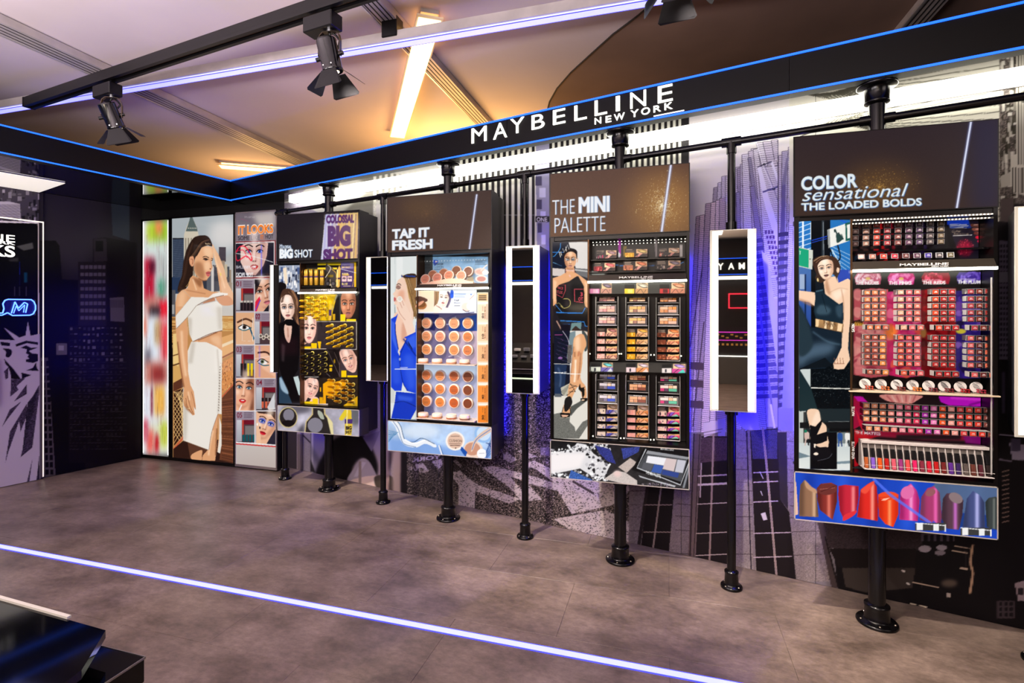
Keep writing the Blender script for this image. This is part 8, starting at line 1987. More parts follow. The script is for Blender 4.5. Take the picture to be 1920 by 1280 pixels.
# hair back
T.poly([(300, 160), (350, 130), (420, 122), (470, 145), (500, 200), (515, 240), (470, 230), (400, 260), (360, 330), (330, 370), (310, 420), (300, 560), (280, 610), (240, 680), (190, 740), (135, 735), (150, 640), (180, 560), (200, 400), (240, 260)], (44, 28, 22), sm=True)
# raised arm behind
T.poly([(515, 215), (545, 270), (580, 330), (640, 480), (680, 640), (745, 760), (750, 870), (700, 885), (620, 800), (600, 640), (560, 470), (530, 360), (522, 280)], (232, 182, 142), sm=False); T.poly([(560, 470), (600, 600), (620, 780), (700, 885), (560, 830), (555, 790), (600, 760)], KS); T.poly([(550, 790), (610, 768), (700, 790), (745, 870), (640, 890), (580, 850)], (214, 150, 110), sm=True); T.line([(530, 280), (560, 430), (610, 560), (650, 700)], 14, KL, blur=5, sm=True); T.ell(603, 548, 8, 18, (240, 206, 110))
for k in range(3): T.line([(500 + k * 10, 210 + k * 16), (545, 300 + k * 26)], 9, (236, 190, 150))
# neck & shoulders
T.poly([(270, 590), (300, 560), (400, 600), (420, 700), (500, 735), (600, 745), (560, 800), (380, 810), (280, 800), (180, 1010), (120, 1130), (112, 1000), (110, 860), (130, 770), (180, 720), (240, 700)], KS, sm=False); T.poly([(300, 590), (380, 690), (400, 620), (360, 600)], KD, sm=True, blur=10, alpha=.8); T.poly([(150, 760), (220, 740), (200, 900), (140, 960)], KL, sm=True, blur=20, alpha=.6); T.line([(300, 600), (340, 720)], 12, KL, blur=5); T.line([(230, 720), (330, 740), (440, 760)], 6, KD, blur=4, alpha=.7)
# left arm down
T.poly([(112, 900), (240, 900), (235, 1050), (242, 1160), (228, 1290), (125, 1290), (112, 1120)], KS)
T.F(310, 620, 4.923)
T.poly([(100, -40), (210, -40), (205, 160), (210, 380), (232, 500), (262, 560), (282, 700), (280, 730), (262, 700), (272, 775), (250, 780), (220, 740), (170, 690), (165, 620), (170, 540), (145, 400), (118, 200)], KS, sm=False); T.line([(150, 0), (160, 200), (190, 420)], 20, KL, blur=8, sm=True); T.line([(112, 100), (140, 330), (172, 520)], 10, KD, blur=4, sm=True); T.line([(205, 600), (230, 700), (262, 772)], 5, KD, sm=True); T.line([(190, 620), (200, 690), (250, 770)], 5, KD, sm=True); T.line([(240, 560), (262, 640), (276, 722)], 4, KD, sm=True); T.line([(196, 715), (226, 718)], 5, (250, 236, 180)); T.poly([(170, 640), (200, 700), (240, 770), (190, 720)], KD, blur=6, alpha=.7); T.line([(210, 560), (225, 640)], 12, KL, blur=5)
T.F(310, 420, 5.82)
# top garment
T.poly([(280, 795), (470, 800), (345, 888), (400, 880), (560, 840), (620, 890), (622, 1160), (560, 1175), (300, 1285), (265, 1200), (245, 1010), (120, 1140), (112, 1010)], WH, sm=False); T.poly([(112, 1000), (200, 900), (280, 795), (330, 800), (245, 1010), (120, 1140)], WH); T.line([(120, 1140), (240, 1015), (340, 888)], 5, (150, 130, 112), sm=True); T.line([(112, 1000), (280, 798)], 4, (190, 176, 160)); T.poly([(245, 1015), (290, 1030), (280, 1240), (262, 1190)], WS, blur=12, alpha=.8); T.poly([(470, 800), (520, 760), (590, 745), (680, 755), (680, 775), (560, 790), (480, 810), (350, 885)], (240, 232, 222)); T.line([(345, 888), (430, 840), (540, 800), (640, 775)], 6, (120, 84, 66), sm=True); T.line([(300, 1283), (480, 1200), (622, 1160)], 6, (110, 70, 56), sm=True); T.line([(530, 790), (556, 840), (618, 892)], 5, (240, 234, 224)); T.poly([(420, 850), (540, 800), (545, 835), (400, 870)], (190, 130, 96)); T.line([(190, 715), (275, 800)], 4, (200, 180, 160)); T.poly([(560, 900), (620, 900), (620, 1150), (580, 1150)], WS, blur=14, alpha=.6)
# head in three-quarter profile
T.poly([(330, 360), (370, 300), (400, 255), (460, 240), (515, 262), (524, 330), (520, 380), (505, 420), (515, 470), (505, 500), (490, 530), (490, 560), (465, 590), (450, 612), (410, 612), (350, 570), (315, 500), (318, 420)], (230, 172, 128), sm=True)
T.poly([(330, 420), (400, 430), (430, 560), (400, 605), (340, 550), (316, 490)], KD, sm=True, blur=14, alpha=.55); T.poly([(420, 260), (500, 262), (510, 350), (440, 350)], KL, sm=True, blur=14, alpha=.8); T.poly([(430, 420), (480, 420), (480, 490), (430, 500)], KL, sm=True, blur=10, alpha=.6)
T.line([(408, 362), (440, 352), (475, 368)], 8, (44, 28, 22), sm=True); T.line([(500, 372), (520, 380)], 7, (44, 28, 22)); T.poly([(412, 378), (440, 368), (468, 385), (440, 398)], (90, 60, 50), sm=True); T.line([(410, 384), (440, 374), (472, 388)], 6, (20, 14, 14), sm=True); T.ell(446, 386, 9, 8, (30, 22, 20)); T.line([(500, 396), (518, 392)], 8, (20, 14, 14)); T.line([(485, 380), (500, 440), (510, 480)], 6, (190, 130, 96), sm=True, blur=2); T.ell(492, 488, 10, 6, (110, 60, 44)); T.poly([(440, 530), (470, 516), (494, 524), (480, 540), (450, 542)], (176, 70, 70), sm=True); T.poly([(446, 544), (488, 540), (480, 566), (462, 572)], (206, 96, 92), sm=True); T.line([(445, 542), (490, 538)], 3, (90, 30, 30)); T.line([(360, 590), (410, 615), (452, 612)], 8, KD, blur=3, sm=True)
T.poly([(262, 370), (290, 345), (312, 370), (312, 440), (290, 462), (266, 430)], (226, 160, 120), sm=True); T.line([(275, 380), (300, 390), (295, 440)], 6, (130, 76, 54), sm=True); T.poly([(330, 160), (420, 122), (480, 150), (512, 235), (470, 232), (440, 205), (400, 250), (372, 300), (340, 350), (310, 350), (300, 300)], (46, 30, 24), sm=True); strands(T, [(470, 170), (400, 200), (330, 300), (290, 350)], 16, 5, [(90, 62, 46), (30, 18, 14), (120, 86, 60)], 18, 9, .6); strands(T, [(300, 200), (240, 380), (210, 560), (160, 700)], 18, 7, [(80, 52, 38), (26, 16, 14)], 22, 10, .6)
for k in range(4): T.line([(436 + k * 16, 205 + (k % 2) * 6), (448 + k * 14, 222)], 6, (240, 214, 170))
T.line([(270, 600), (250, 650), (225, 682)], 3, (240, 200, 110), sm=True)
T.rect(0, 0, 0, 0, (0, 0, 0))
# topics panel
T.F(440, 390, 5.567)
T.rect(5, 15, 432, 2800, (150, 138, 150)); T.poly([(5, 45), (425, 20), (425, 340), (5, 360)], (104, 94, 104), col2=(130, 118, 128)); T.poly([(180, 60), (425, 30), (425, 200), (250, 190)], (190, 180, 176), blur=26)
T.text('IT LOOKS', 34, 276, 96, (255, 240, 226), slope=-.055, wid=370, bold=.06); T.text('IT LOOKS', 36, 274, 88, (245, 120, 20), slope=-.055, wid=365, bold=.03)
T.text('SOME LIKE', 36, 335, 44, (30, 24, 30), slope=-.03, wid=222, bold=.0); T.text('IT', 270, 324, 46, (245, 110, 20), wid=32, bold=.03); T.text('HOT', 320, 320, 46, (30, 24, 30), wid=82, slope=-.02)
T.text('MAYBELLINE', 100, 100, 20, (220, 210, 216), wid=110, slope=.05, flip=True, alpha=.6); T.line([(60, 110), (150, 140)], 2.5, (190, 60, 110), alpha=.7)  # mirrored name: a reflection on the panel painted into the picture
T.poly([(2, 350), (432, 335), (432, 728), (2, 738)], (130, 40, 46)); T.poly([(4, 362), (418, 345), (418, 714), (4, 724)], (230, 224, 224)); T.poly([(8, 372), (408, 358), (408, 706), (8, 716)], (34, 30, 44))
T.poly([(100, 372), (350, 362), (335, 500), (300, 600), (220, 700), (130, 700), (60, 560), (60, 400)], (232, 196, 184), sm=False); face(T, 205, 455, 480, rot=.0, sx=.70, skin=(236, 200, 188), dark=(176, 120, 112), lip=(206, 60, 60), brow=(44, 32, 34), light=(252, 232, 226), iris=(60, 90, 190), head=False, lipopen=True)
T.line([(10, 470), (50, 405), (110, 405), (170, 490), (175, 550), (120, 500), (30, 550), (10, 480)], 12, (240, 30, 60), sm=True, alpha=.85); T.line([(20, 450), (90, 440), (130, 520)], 9, (230, 20, 60), sm=True, alpha=.7); T.rect(272, 380, 288, 710, (110, 110, 250), alpha=.6, blur=2); T.line([(5, 470), (200, 505), (400, 565)], 5, (240, 240, 240), sm=True); T.text('MAYBELLINE', 10, 630, 30, (240, 236, 240), wid=210, flip=True, alpha=.75, bold=.03); T.text('TOP PICKS', 5, 715, 42, (246, 244, 246), wid=190, flip=True, alpha=.85, bold=.05)  # mirrored sign words are a reflection painted over the picture
def cell_pic(x0, y0, x1, y1, skin, hair=None):
    T.rect(x0, y0, x1, y1, skin)
def cell_prod(x0, y0, x1, y1, num, kind):
    w, h = x1 - x0, y1 - y0; T.rect(x0, y0, x1, y1, (150, 136, 150)); T.text(num, x0 + .03 * w, y0 + .2 * h, .17 * h, (116, 24, 44), wid=w * .28, bold=.01)
    for k in range(4): T.rect(x0 + .42 * w, y0 + (.04 + .05 * k) * h, x0 + (.9 - .03 * (k % 2)) * w, y0 + (.055 + .05 * k) * h, (80, 60, 76))
    T.rect(x0 + .02 * w, y0 + .27 * h, x0 + .3 * w, y1 - .02 * h, (200, 200, 206), col2=(160, 160, 168)); T.rect(x0 + .3 * w, y0 + .27 * h, x1 - .02 * w, y1 - .02 * h, (76, 56, 60)); T.rect(x0 + .32 * w, y0 + .27 * h, x0 + .4 * w, y0 + .75 * h, (196, 70, 56)); T.rect(x0 + .4 * w, y0 + .27 * h, x1 - .02 * w, y0 + .42 * h, (110, 20, 36)); T.rect(x0 + .48 * w, y0 + .46 * h, x1 - .02 * w, y0 + .75 * h, (120, 112, 112))
    for k in range(4):
        x = x0 + (.26 + .18 * k) * w
        if kind == 1: T.rect(x, y0 + .7 * h, x + .14 * w, y1 - .04 * h, (34, 24, 30)); T.rect(x, y0 + .66 * h, x + .14 * w, y0 + .72 * h, (200, 190, 180))
        elif kind == 2: T.ell(x + .1 * w, y0 + (.72 + .06 * (k % 2)) * h, .11 * w, .07 * h, (220, 206, 190)); T.ell(x + .1 * w, y0 + (.72 + .06 * (k % 2)) * h, .07 * w, .04 * h, (96, 84, 76))
        elif kind == 3: T.rect(x, y0 + .55 * h, x + .12 * w, y1 - .06 * h, (26, 20, 22) if k < 2 else (236, 206, 20))
        elif kind == 4: T.rect(x + .02 * w, y0 + .6 * h, x + .14 * w, y0 + .72 * h, (40, 26, 28)); T.rect(x + .02 * w, y0 + .72 * h, x + .14 * w, y1 - .08 * h, (206, 96, 70))
        else: T.rect(x + .08 * w, y0 + .74 * h, x + .2 * w, y1 - .04 * h, (16, 84, 92))
    T.rect(x0 + .02 * w, y1 - .04 * h, x0 + w * .98, y1 - .02 * h, (40, 30, 34))
T.poly([(5, 738), (432, 728), (432, 2800), (5, 2700)], (196, 186, 190))
cell_prod(8, 750, 202, 1078, '01', 1)
T.rect(208, 745, 355, 1078, (226, 170, 140)); T.poly([(208, 745), (280, 745), (215, 900), (208, 900)], (30, 24, 30)); face(T, 310, 860, 380, rot=-.25, sx=.8, skin=(226, 176, 150), dark=(150, 90, 70), lip=(206, 110, 120), head=False); T.poly([(208, 1078), (215, 980), (260, 920), (270, 960), (230, 1078)], (220, 40, 70), sm=False); T.line([(214, 1070), (268, 960)], 8, (60, 80, 220)); T.poly([(300, 1078), (355, 1010), (355, 1078)], (30, 30, 40))
T.rect(8, 1090, 202, 1390, (222, 170, 130)); T.F(440, 600, 4.414)
T.rect(10, 0, 162, 200, (226, 178, 140)); T.line([(20, 20), (90, -10), (150, 15)], 16, (90, 56, 40), sm=True); T.poly([(30, 60), (75, 38), (125, 62), (80, 80)], (246, 240, 236), sm=True); T.ell(80, 58, 18, 18, (70, 60, 56)); T.ell(80, 58, 9, 9, (10, 8, 8)); T.line([(28, 60), (75, 36), (130, 62)], 7, (20, 16, 18), sm=True); T.line([(30, 68), (80, 86), (140, 62)], 7, (10, 90, 110), sm=True); T.poly([(118, 60), (130, 62), (164, 150), (158, 168)], (14, 80, 110)); T.line([(65, -20), (62, 170), (150, 175), (150, -20)], 3, (240, 236, 230))
cell_prod(168, -10 - 50, 300, 204, '02', 2); T.text('02', 172, -20, 34, (116, 24, 44), wid=40)
cell_prod(10, 210, 162, 478, '03', 3)
T.rect(168, 210, 345, 478, (222, 164, 130)); T.poly([(180, 230), (300, 300), (345, 360), (345, 478), (230, 400)], (236, 186, 156), blur=6); T.line([(190, 270), (260, 265), (300, 295)], 15, (70, 40, 34), sm=True); T.poly([(190, 345), (225, 322), (270, 355), (228, 368)], (240, 234, 230), sm=True); T.ell(228, 343, 17, 17, (110, 120, 90)); T.ell(228, 343, 8, 8, (10, 10, 10)); T.line([(188, 345), (225, 320), (280, 350)], 7, (24, 18, 20), sm=True); T.line([(195, 352), (240, 375), (284, 372)], 8, (14, 90, 110), sm=True); T.rect(200, 212, 212, 470, (130, 110, 250), alpha=.5, blur=4); T.line([(170, 318), (290, 300)], 3, (240, 230, 226))
T.rect(10, 484, 162, 748, (236, 176, 140)); T.poly([(90, 484), (162, 484), (162, 748), (120, 748), (150, 620)], (120, 70, 50), blur=10); face(T, 78, 560, 330, rot=.12, sx=.72, skin=(240, 190, 156), dark=(176, 110, 80), lip=(206, 30, 34), brow=(50, 32, 26), iris=(90, 130, 150), head=False, lipopen=True, light=(255, 226, 200)); T.line([(38, 745), (58, 700)], 10, (246, 236, 230))
cell_prod(176, 484, 340, 748, '04', 4); T.poly([(270, 720), (330, 600), (335, 740), (280, 742)], (206, 206, 210))
cell_prod(14, 754, 165, 1015, '05', 5)
T.rect(178, 754, 338, 1030, (232, 180, 146)); T.poly([(178, 754), (338, 754), (338, 830), (300, 780), (200, 770)], (60, 40, 36)); face(T, 262, 850, 270, rot=.35, sx=.85, skin=(240, 200, 170), dark=(176, 116, 90), lip=(206, 24, 44), brow=(50, 34, 30), iris=(40, 90, 220), head=False, light=(255, 232, 210), lid=(60, 90, 220)); T.poly([(180, 860), (200, 850), (215, 960), (220, 1030), (180, 1030)], (236, 190, 156), sm=False); T.ell(188, 862, 7, 12, (246, 240, 236)); T.ell(208, 890, 6, 11, (30, 34, 50)); T.poly([(300, 960), (338, 900), (338, 1030), (260, 1030)], (40, 36, 50))
for (x0, y0, x1, y1) in ((3, -300, 9, 1025), (346, -300, 352, 1045)): T.rect(x0, y0, x1, y1, (206, 40, 36))
T.line([(3, 1022), (352, 1048)], 9, (206, 36, 32)); T.rect(164, -300, 168, 1020, (236, 232, 232)); T.rect(8, 202, 345, 208, (236, 232, 232)); T.rect(8, 478, 345, 484, (236, 232, 232)); T.rect(8, 748, 345, 754, (236, 232, 232)); T.line([(10, 1010), (342, 1034)], 8, (240, 236, 236))
T.poly([(12, 1030), (355, 1055), (355, 1240), (16, 1215)], (198, 188, 182), col2=(186, 172, 166)); 
T.F()
T.done()
TY = 3.71
tps = ((-4.794, -4.434, 'blurred_screen_panel', 'narrow tall light box with blurred colourful street picture', 'light panel', .012, .0045),
       (-4.430, -3.686, 'poster_light_panel', 'tall light box poster of a person in white crop top and skirt', 'light panel', .008, .0042),
       (-3.683, -3.236, 'topic_light_panel', 'tall panel with five numbered make-up topics and orange headline', 'light panel', .0, .0036))
for k, (a, b, nm, lab, cat, mg, st) in enumerate(tps):
    zt = 2.262 + k * .004
    t = thing(nm, lab, cat, ((a + b) / 2, TY, 0)); hw = (b - a) / 2
    ob('case', MB().box(-hw, hw, .004, .145, .012, zt, 0, .002), [black], t)
    ob('plinth', MB().box(-hw + .002, hw - .002, .012, .145, .0, .012), [bk], t)
    fr = MB(); e = .008 + mg
    for q in ((-hw, -hw + e, .03, zt), (hw - e, hw, .03, zt), (-hw, hw, zt - .012, zt), (-hw, hw, .012, .034)): fr.box(q[0], q[1], -.004, .006, q[2], q[3])
    ob('frame', fr, [(black if k < 2 else mat('panel_frame_grey', (150, 140, 140), .4, .2))], t)
    sheet('picture', T, PR_LIT, t, (-hw + e, .0, .034), (1, 0, 0), (0, 0, 1), 2 * hw - 2 * e, zt - .046, st, .004)
    if k < 1:
        for x in (-hw + e + .006, hw - e - .006): ob('edge_light', MB().box(x - .0025, x + .0025, -.003, -.0005, .05, zt - .02), [wht], t)
# ================================================================== left wall: dark city mural, statue panel, neon
Q = Art(-300, 335, 275, 990, (16, 13, 15))
Q.F(0, 320, 2.065)
Q.rect(155, 40, 560, 1300, (34, 30, 34), col2=(20, 16, 18)); Q.poly([(155, 60), (430, 60), (420, 260), (300, 420), (155, 300)], (50, 45, 50), blur=30)
Q.poly([(155, 270), (215, 270), (230, 290), (240, 420), (330, 425), (330, 1300), (155, 1300)], (12, 9, 10)); Q.poly([(360, 262), (410, 258), (530, 280), (530, 1260), (360, 1200)], (20, 16, 18)); Q.poly([(362, 262), (412, 262), (415, 350), (364, 352)], (44, 38, 42)); Q.rect(370, 272, 400, 312, (10, 8, 10))
Q.poly([(428, 70), (502, 90), (502, 270), (436, 250)], (52, 60, 64)); Q.rect(303, 352, 412, 600, (30, 25, 28)); Q.poly([(425, 492), (480, 488), (482, 585), (428, 582)], (78, 72, 78)); Q.rect(265, 600, 500, 1130, (18, 14, 16))
g = random.Random(14)
for k in range(8): Q.rect(308, 366 + k * 28, 408, 380 + k * 28, (92, 84, 92), alpha=.85); [Q.rect(308 + j * 17, 362 + k * 28, 311 + j * 17, 384 + k * 28, (26, 22, 24)) for j in range(6)]
for k in range(20):
    for j in range(12):
        x, y = 270 + j * 17.5, 606 + k * 24; v = g.choice([90, 70, 100, 50, 30, 110]) * (1 - k / 32)
        Q.rect(x, y, x + g.uniform(6, 14), y + g.uniform(3, 14), (v, v * .94, v), alpha=.85 if k < 6 else .4)
    if k > 3: Q.line([(270, 622 + k * 24), (490, 620 + k * 24)], 1.5, (70, 66, 72), alpha=.6)
Q.rect(218, 668, 260, 712, (84, 78, 84)); Q.rect(226, 676, 248, 696, (130, 124, 130)); Q.poly([(157, 724), (186, 724), (215, 1180), (157, 1190)], (74, 66, 70))
for k in range(16): [Q.rect(160 + j * 18 + k * 1.1, 736 + k * 28, 172 + j * 18 + k * 1.1, 756 + k * 28, (14, 11, 12)) for j in range(2)]
for k in range(9): Q.rect(425 + k * 6, 500, 428 + k * 6, 530, (50, 46, 52))
# statue panel
Q.F(0, 360, 4.92)
Q.rect(-1400, -60, 358, 280, (70, 64, 72))
for k in range(260):
    x, y = g.uniform(-1400, 350), g.uniform(-40, 260); v = g.choice([30, 60, 110, 150, 190, 24]); Q.rect(x, y, x + g.uniform(6, 40), y + g.uniform(10, 60), (v, v * .95, v), alpha=.8)
Q.poly([(-900, 90), (80, 85), (185, 110), (190, 240), (-900, 235)], (190, 182, 190))
for k in range(9): Q.line([(-900, 126 + k * 13), (183, 120 + k * 15)], 5, (70, 60, 66))
Q.poly([(-1400, 225), (355, 275), (355, 290), (-1400, 245)], (250, 246, 238)); Q.poly([(-1400, 247), (353, 292), (353, 3000), (-1400, 3000)], (8, 7, 10))
Q.poly([(150, 500), (300, 465), (310, 520), (220, 540)], (90, 92, 84), blur=3); Q.poly([(75, 620), (170, 600), (170, 640), (90, 640)], (54, 54, 52), blur=6); Q.line([(180, 640), (185, 860)], 4, (16, 30, 120)); Q.rect(222, 740, 250, 835, (20, 90, 120), alpha=.7, blur=3)
for x in (135, 178, 240): Q.line([(x, 870), (x, 960)], 6, (70, 66, 76), blur=1)
Q.poly([(348, 280), (358, 280), (368, 3000), (356, 3000)], (246, 236, 216))
Q.F(0, 590, 3.879)
Q.poly([(-1200, 620), (-60, 250), (0, 180), (110, 185), (25, 90), (140, 165), (185, 150), (203, 50), (222, 152), (275, 140), (290, 140), (290, 1310), (-1200, 1450)], (176, 164, 178), col2=(196, 186, 192))
BK = (18, 14, 18)
Q.poly([(0, 195), (75, 205), (70, 228), (10, 222)], BK); Q.poly([(22, 245), (75, 250), (88, 275), (65, 310), (40, 300), (45, 270)], BK, sm=True); Q.poly([(112, 215), (190, 188), (278, 200), (278, 218), (195, 206), (118, 232)], BK, sm=False)
Q.poly([(150, 240), (190, 222), (225, 240), (275, 238), (210, 262), (230, 280), (275, 285), (278, 335), (240, 350), (190, 342), (185, 325), (215, 320), (200, 305), (210, 290), (190, 280), (195, 250)], BK, sm=False); Q.poly([(190, 405), (240, 385), (262, 345), (268, 385), (282, 408)], BK); Q.poly([(155, 420), (228, 438), (160, 465)], BK); Q.poly([(30, 320), (95, 390), (155, 470), (80, 465), (75, 420), (60, 380), (40, 360)], BK)
tx = Q.speck(1, .7, 3, 4)
for p_ in ([(80, 470), (185, 460), (120, 520), (135, 545), (75, 595)], [(102, 630), (195, 505), (195, 575)], [(15, 815), (70, 690), (155, 630), (60, 750)], [(38, 1080), (72, 850), (195, 645), (200, 720), (150, 850), (140, 770), (60, 1000)], [(150, 1035), (235, 690), (285, 510), (285, 580), (235, 965)], [(188, 1250), (235, 1050), (210, 1240)], [(30, 410), (62, 380), (58, 460), (40, 470)]): Q.poly(p_, (58, 48, 64), tex=tx)
for p_ in ([(200, 640), (240, 590), (285, 510), (240, 700), (160, 1020)], [(285, 1020), (288, 1230), (262, 1235)]): Q.poly(p_, (40, 34, 46), tex=tx)
Q.done()


def LW(u, v, off=0.0):
    r = ray(u, v); t = (-4.794 - .28 * 3.705 + off) / (r.x - .28 * r.y)
    return Vector((r.x * t, r.y * t, EYE + r.z * t))


LA = math.atan2(1, .28); lnm = math.hypot(1, .28)
def ls(u, v, off=0.0):                                   # place along the wall and height
    p = LW(u, v, off); return p.y * lnm, p.z


LO = Vector((LX(0), 0, 0))
Ml = Matrix.Translation(LO) @ Matrix.Rotation(LA, 4, 'Z')
sa, _z = ls(77, 700); sb, _z = ls(264, 700)
t = thing('dark_city_mural', 'nearly black city skyline mural panel between statue panel and blurred light box', 'mural', LO, LA)
ob('board', MB().box(sa + .003, sb - .004, -.016, -.001, .004, SOF - .002), [black], t)
sheet('print', Q, PR_DARK, t, (sa + .003, -.0185, .004), (1, 0, 0), (0, 0, 1), sb - .008 - sa, SOF - .006, .0055, .002, world=Ml)
t = thing('statue_panel', 'black gloss wall panel with pale crowned statue graphic and neon sign on top', 'wall panel', LO, LA)
ob('board', MB().box(sa - 1.5, sa, -.045, -.001, .004, SOF - .002), [gloss], t)
sheet('print', Q, PR_DARK, t, (sa - 1.15, -.0475, .004), (1, 0, 0), (0, 0, 1), 1.15, SOF - .006, .0050, .002, world=Ml)
zr = ls(72, 417, .045)[1]
ob('edge_light', MB().box(sa - .004, sa + .004, -.05, -.044, .02, zr).box(sa - 1.4, sa + .004, -.051, -.045, zr, zr + .010), [mat('edge_led', (255, 244, 226), .5, emit=(255, 244, 226), es=.8)], t)
x1, z1 = ls(32, 455, .045); x0 = x1 - .60
for tt, v0, v1, w_, bd in (('MAYBELLINE', 442, 455, 0.70, .0), ('NEW YORK', 451, 457, .38, .01), ('TOP PICKS', 462, 483, .66, .02)):
    xr, zb = ls(31, v1, .045); zt = ls(31, v0, .045)[1]
    solid_text('lettering', tt, xr - w_, xr, zb - (.0 if tt[0] != 'N' else .012), zt - (.0 if tt[0] != 'N' else .014), -.050, .008, letter_m, t, bd)
nm_ = mat('blue_neon', (60, 90, 255), .4, emit=(70, 110, 255), es=5)
t = thing('neon_sign', 'blue neon speech bubble with letter M on the statue panel', 'neon sign', LO, LA)
def npath(name, pts, r, m_, par=t):
    q = [ls(x / 4.92, 360 + y / 4.92, .085) for x, y in pts]
    ob(name, MB().path([(a, -.085, z) for a, z in q], r, 8), [m_], par)
ob('backing', MB().box(ls(14, 575, .07)[0], ls(73, 575, .07)[0], -.066, -.052, ls(40, 592, .07)[1], ls(40, 560, .07)[1], 0, .01), [mat('neon_backing', (10, 12, 60), .2)], t)
npath('tube', [(-60, 1120), (60, 1115), (72, 1075), (62, 1030), (80, 1000), (110, 990), (320, 992), (345, 1010), (360, 1045), (360, 1085), (340, 1122), (310, 1135), (150, 1138), (105, 1112), (55, 1135), (-20, 1135)], .0045, nm_)
npath('tube', [(140, 1118), (172, 1012), (205, 1072), (258, 1018), (288, 1032), (270, 1112)], .0042, nm_)
npath('tube', [(160, 1118), (185, 1050), (208, 1095), (262, 1040), (250, 1110)], .003, nm_)
for k, (v0, v1, u1) in enumerate(((493, 572, 3.5), (672, 755, 6))):
    s1_, zb = ls(u1, v1, .09); zt = ls(u1, v0, .09)[1]
    t = thing('wall_light_box', ('upper', 'lower')[k] + ' glowing light box with coloured edge at the left picture edge', 'light box', LO, LA)
    ob('case', MB().box(s1_ - .5, s1_, -.09, -.046, zb, zt), [mat(('violet_case', 'red_case')[k], ((120, 50, 160), (190, 60, 40))[k], .4)], t); ob('front', MB().box(s1_ - .49, s1_ - .008, -.092, -.09, zb + .012, zt - .012), [wht], t)
pA = LW(70, 362, .0); zc = pA.z
q = [LW(70, 362), onz(122, 344, zc)]; dv = (q[1] - q[0]); al = Vector((-.28, -1, 0)).normalized() * 2.2
ob_ = thing('canopy_light', 'glowing white canopy panel jutting from the left wall over the statue panel', 'light panel')
pp = [q[0], q[1], q[1] + al, q[0] + al]
ob('diffuser', MB().hexa([(p.x, p.y, zc) for p in pp] + [(p.x, p.y, zc + .004) for p in pp]), [mat('canopy_diffuser', (250, 246, 236), .5, emit=(240, 232, 214), es=.8)], ob_)
ob('tray', MB().hexa([(p.x, p.y, zc + .004) for p in pp] + [(p.x, p.y, zc + .018) for p in pp]), [steel], ob_)

# ------------------------------------------------------------------ the other side of the room, seen only in the mirrors
YO = -5.4
t = thing('sign_fascia', 'second black fascia with name letters facing the mural, seen in the mirrors', 'sign fascia', (0, YO, 0), PI)
ob('board', MB().box(-4.0, 7.5, 0, .06, 2.15, 2.47), [fascia_m], t)
for z in (2.15, 2.462): ob('light_line', MB().box(-4.0, 7.5, -.007, 0, z, z + .008), [blue_tube], t)
for k, ch in enumerate('MAYBELLINE'):
    x = -1.44 + k * .19; solid_text('letter', ch, x, x + (.105 if ch != 'I' else .03), 2.25, 2.375, -.008, .014, letter_m, t, .012)
t = thing('linear_light', 'white linear light under the opposite fascia, seen in the mirrors', 'linear light', (0, YO, 0), PI)
ob('diffuser', MB().box(-3.9, 7.4, .0, .05, 2.06, 2.12), [wht], t)
t = thing('product_wall', 'dark product wall with red neon frame reflected in the right mirror', 'display', (1.1, YO - .3, 0), PI)
pmat = lambda n, c, e=0: mat(n, c, .4, emit=c, es=e) if e else mat(n, c, .4)
ob('panel', MB().box(-1.6, 1.6, .02, .08, .0, 2.04), [pmat('display_dark', (34, 26, 24))], t)
ob('portrait_poster', MB().box(.12, .75, 0, .02, 1.28, 2.02), [pmat('portrait_skin', (206, 150, 110), .5)], t)  # no lamp behind this poster: its brightness is put in as a glow
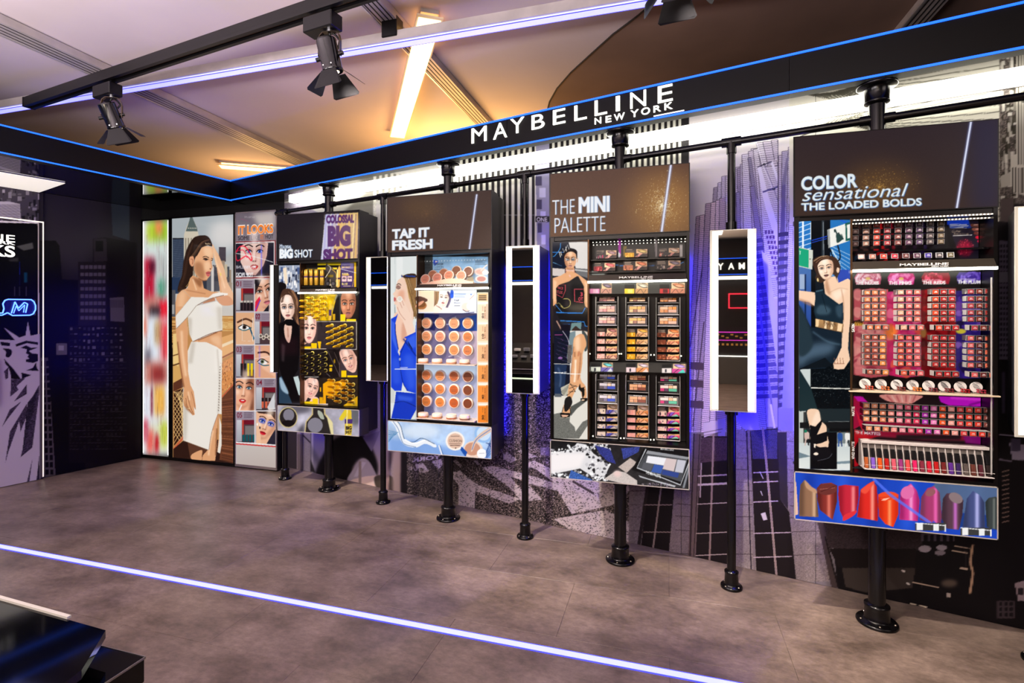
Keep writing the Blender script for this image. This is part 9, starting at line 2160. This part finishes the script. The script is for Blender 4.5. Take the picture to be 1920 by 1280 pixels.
ob('neon_frame', MB().box(-.62, -.1, -.01, 0, 1.50, 1.515).box(-.62, -.1, -.01, 0, 1.78, 1.795).box(-.1, -.085, -.01, 0, 1.50, 1.795), [pmat('red_neon', (255, 40, 60), 3)], t)
ob('shelf_line', MB().box(-.9, .3, -.01, 0, 1.02, 1.03).box(-.9, .3, -.01, 0, .86, .868), [pmat('magenta_line', (220, 60, 200), 2)], t)
m = MB()
for k in range(14): m.box(-.85 + k * .085, -.80 + k * .085, -.02, 0, .90 + .03 * (k % 3), .93 + .03 * (k % 3)); m.box(-.85 + k * .085, -.81 + k * .085, -.02, 0, .76, .80)
o = ob('small_lit_packs', m, [pmat('amber_pack', (236, 180, 90))], t); o['kind'] = 'stuff'
ob('white_rule', MB().box(-1.2, .28, -.06, -.03, .54, .56), [wht], t); ob('plinth', MB().box(-1.5, .3, -.05, .02, 0, .52), [pmat('plinth_grey', (96, 92, 86))], t)
t = thing('tester_counter', 'black tester counter with sloping top reflected in the middle mirror', 'counter', (-2.4, -2.5, 0), PI)
ob('body', MB().box(-.7, .7, .0, .6, 0, .52), [gloss], t); ob('top', MB().hexa([(-.7, 0, .52), (.7, 0, .52), (.7, .6, .52), (-.7, .6, .52), (-.7, 0, .56), (.7, 0, .56), (.7, .6, .86), (-.7, .6, .86)]), [black], t)
ob('light_line', MB().box(-.7, .7, -.01, 0, .50, .515), [wht], t); solid_text('lettering', 'MAYBELLINE', -.35, .35, .32, .40, -.004, .008, letter_m, t, .02)
g = random.Random(3)
for k in range(14):
    x, y = -.55 + (k % 7) * .17, .12 + (k // 7) * .2; z = .56 + .5 * y
    tag(ob('tester_box', MB().box(-.05, .05, -.035, .035, 0, g.uniform(.02, .06), 0, .003), [pmat(*g.choice([('box_gold', (226, 190, 110)), ('box_white', (226, 222, 214)), ('box_rose', (226, 150, 120)), ('box_steel', (120, 120, 124))]))], None, loc=(-2.4 - x, -2.5 - y, z + .012), rot=(0, 0, g.uniform(-.3, .3))), 'small cosmetics box lying on the reflected tester counter', 'box', 'boxes on the tester counter')
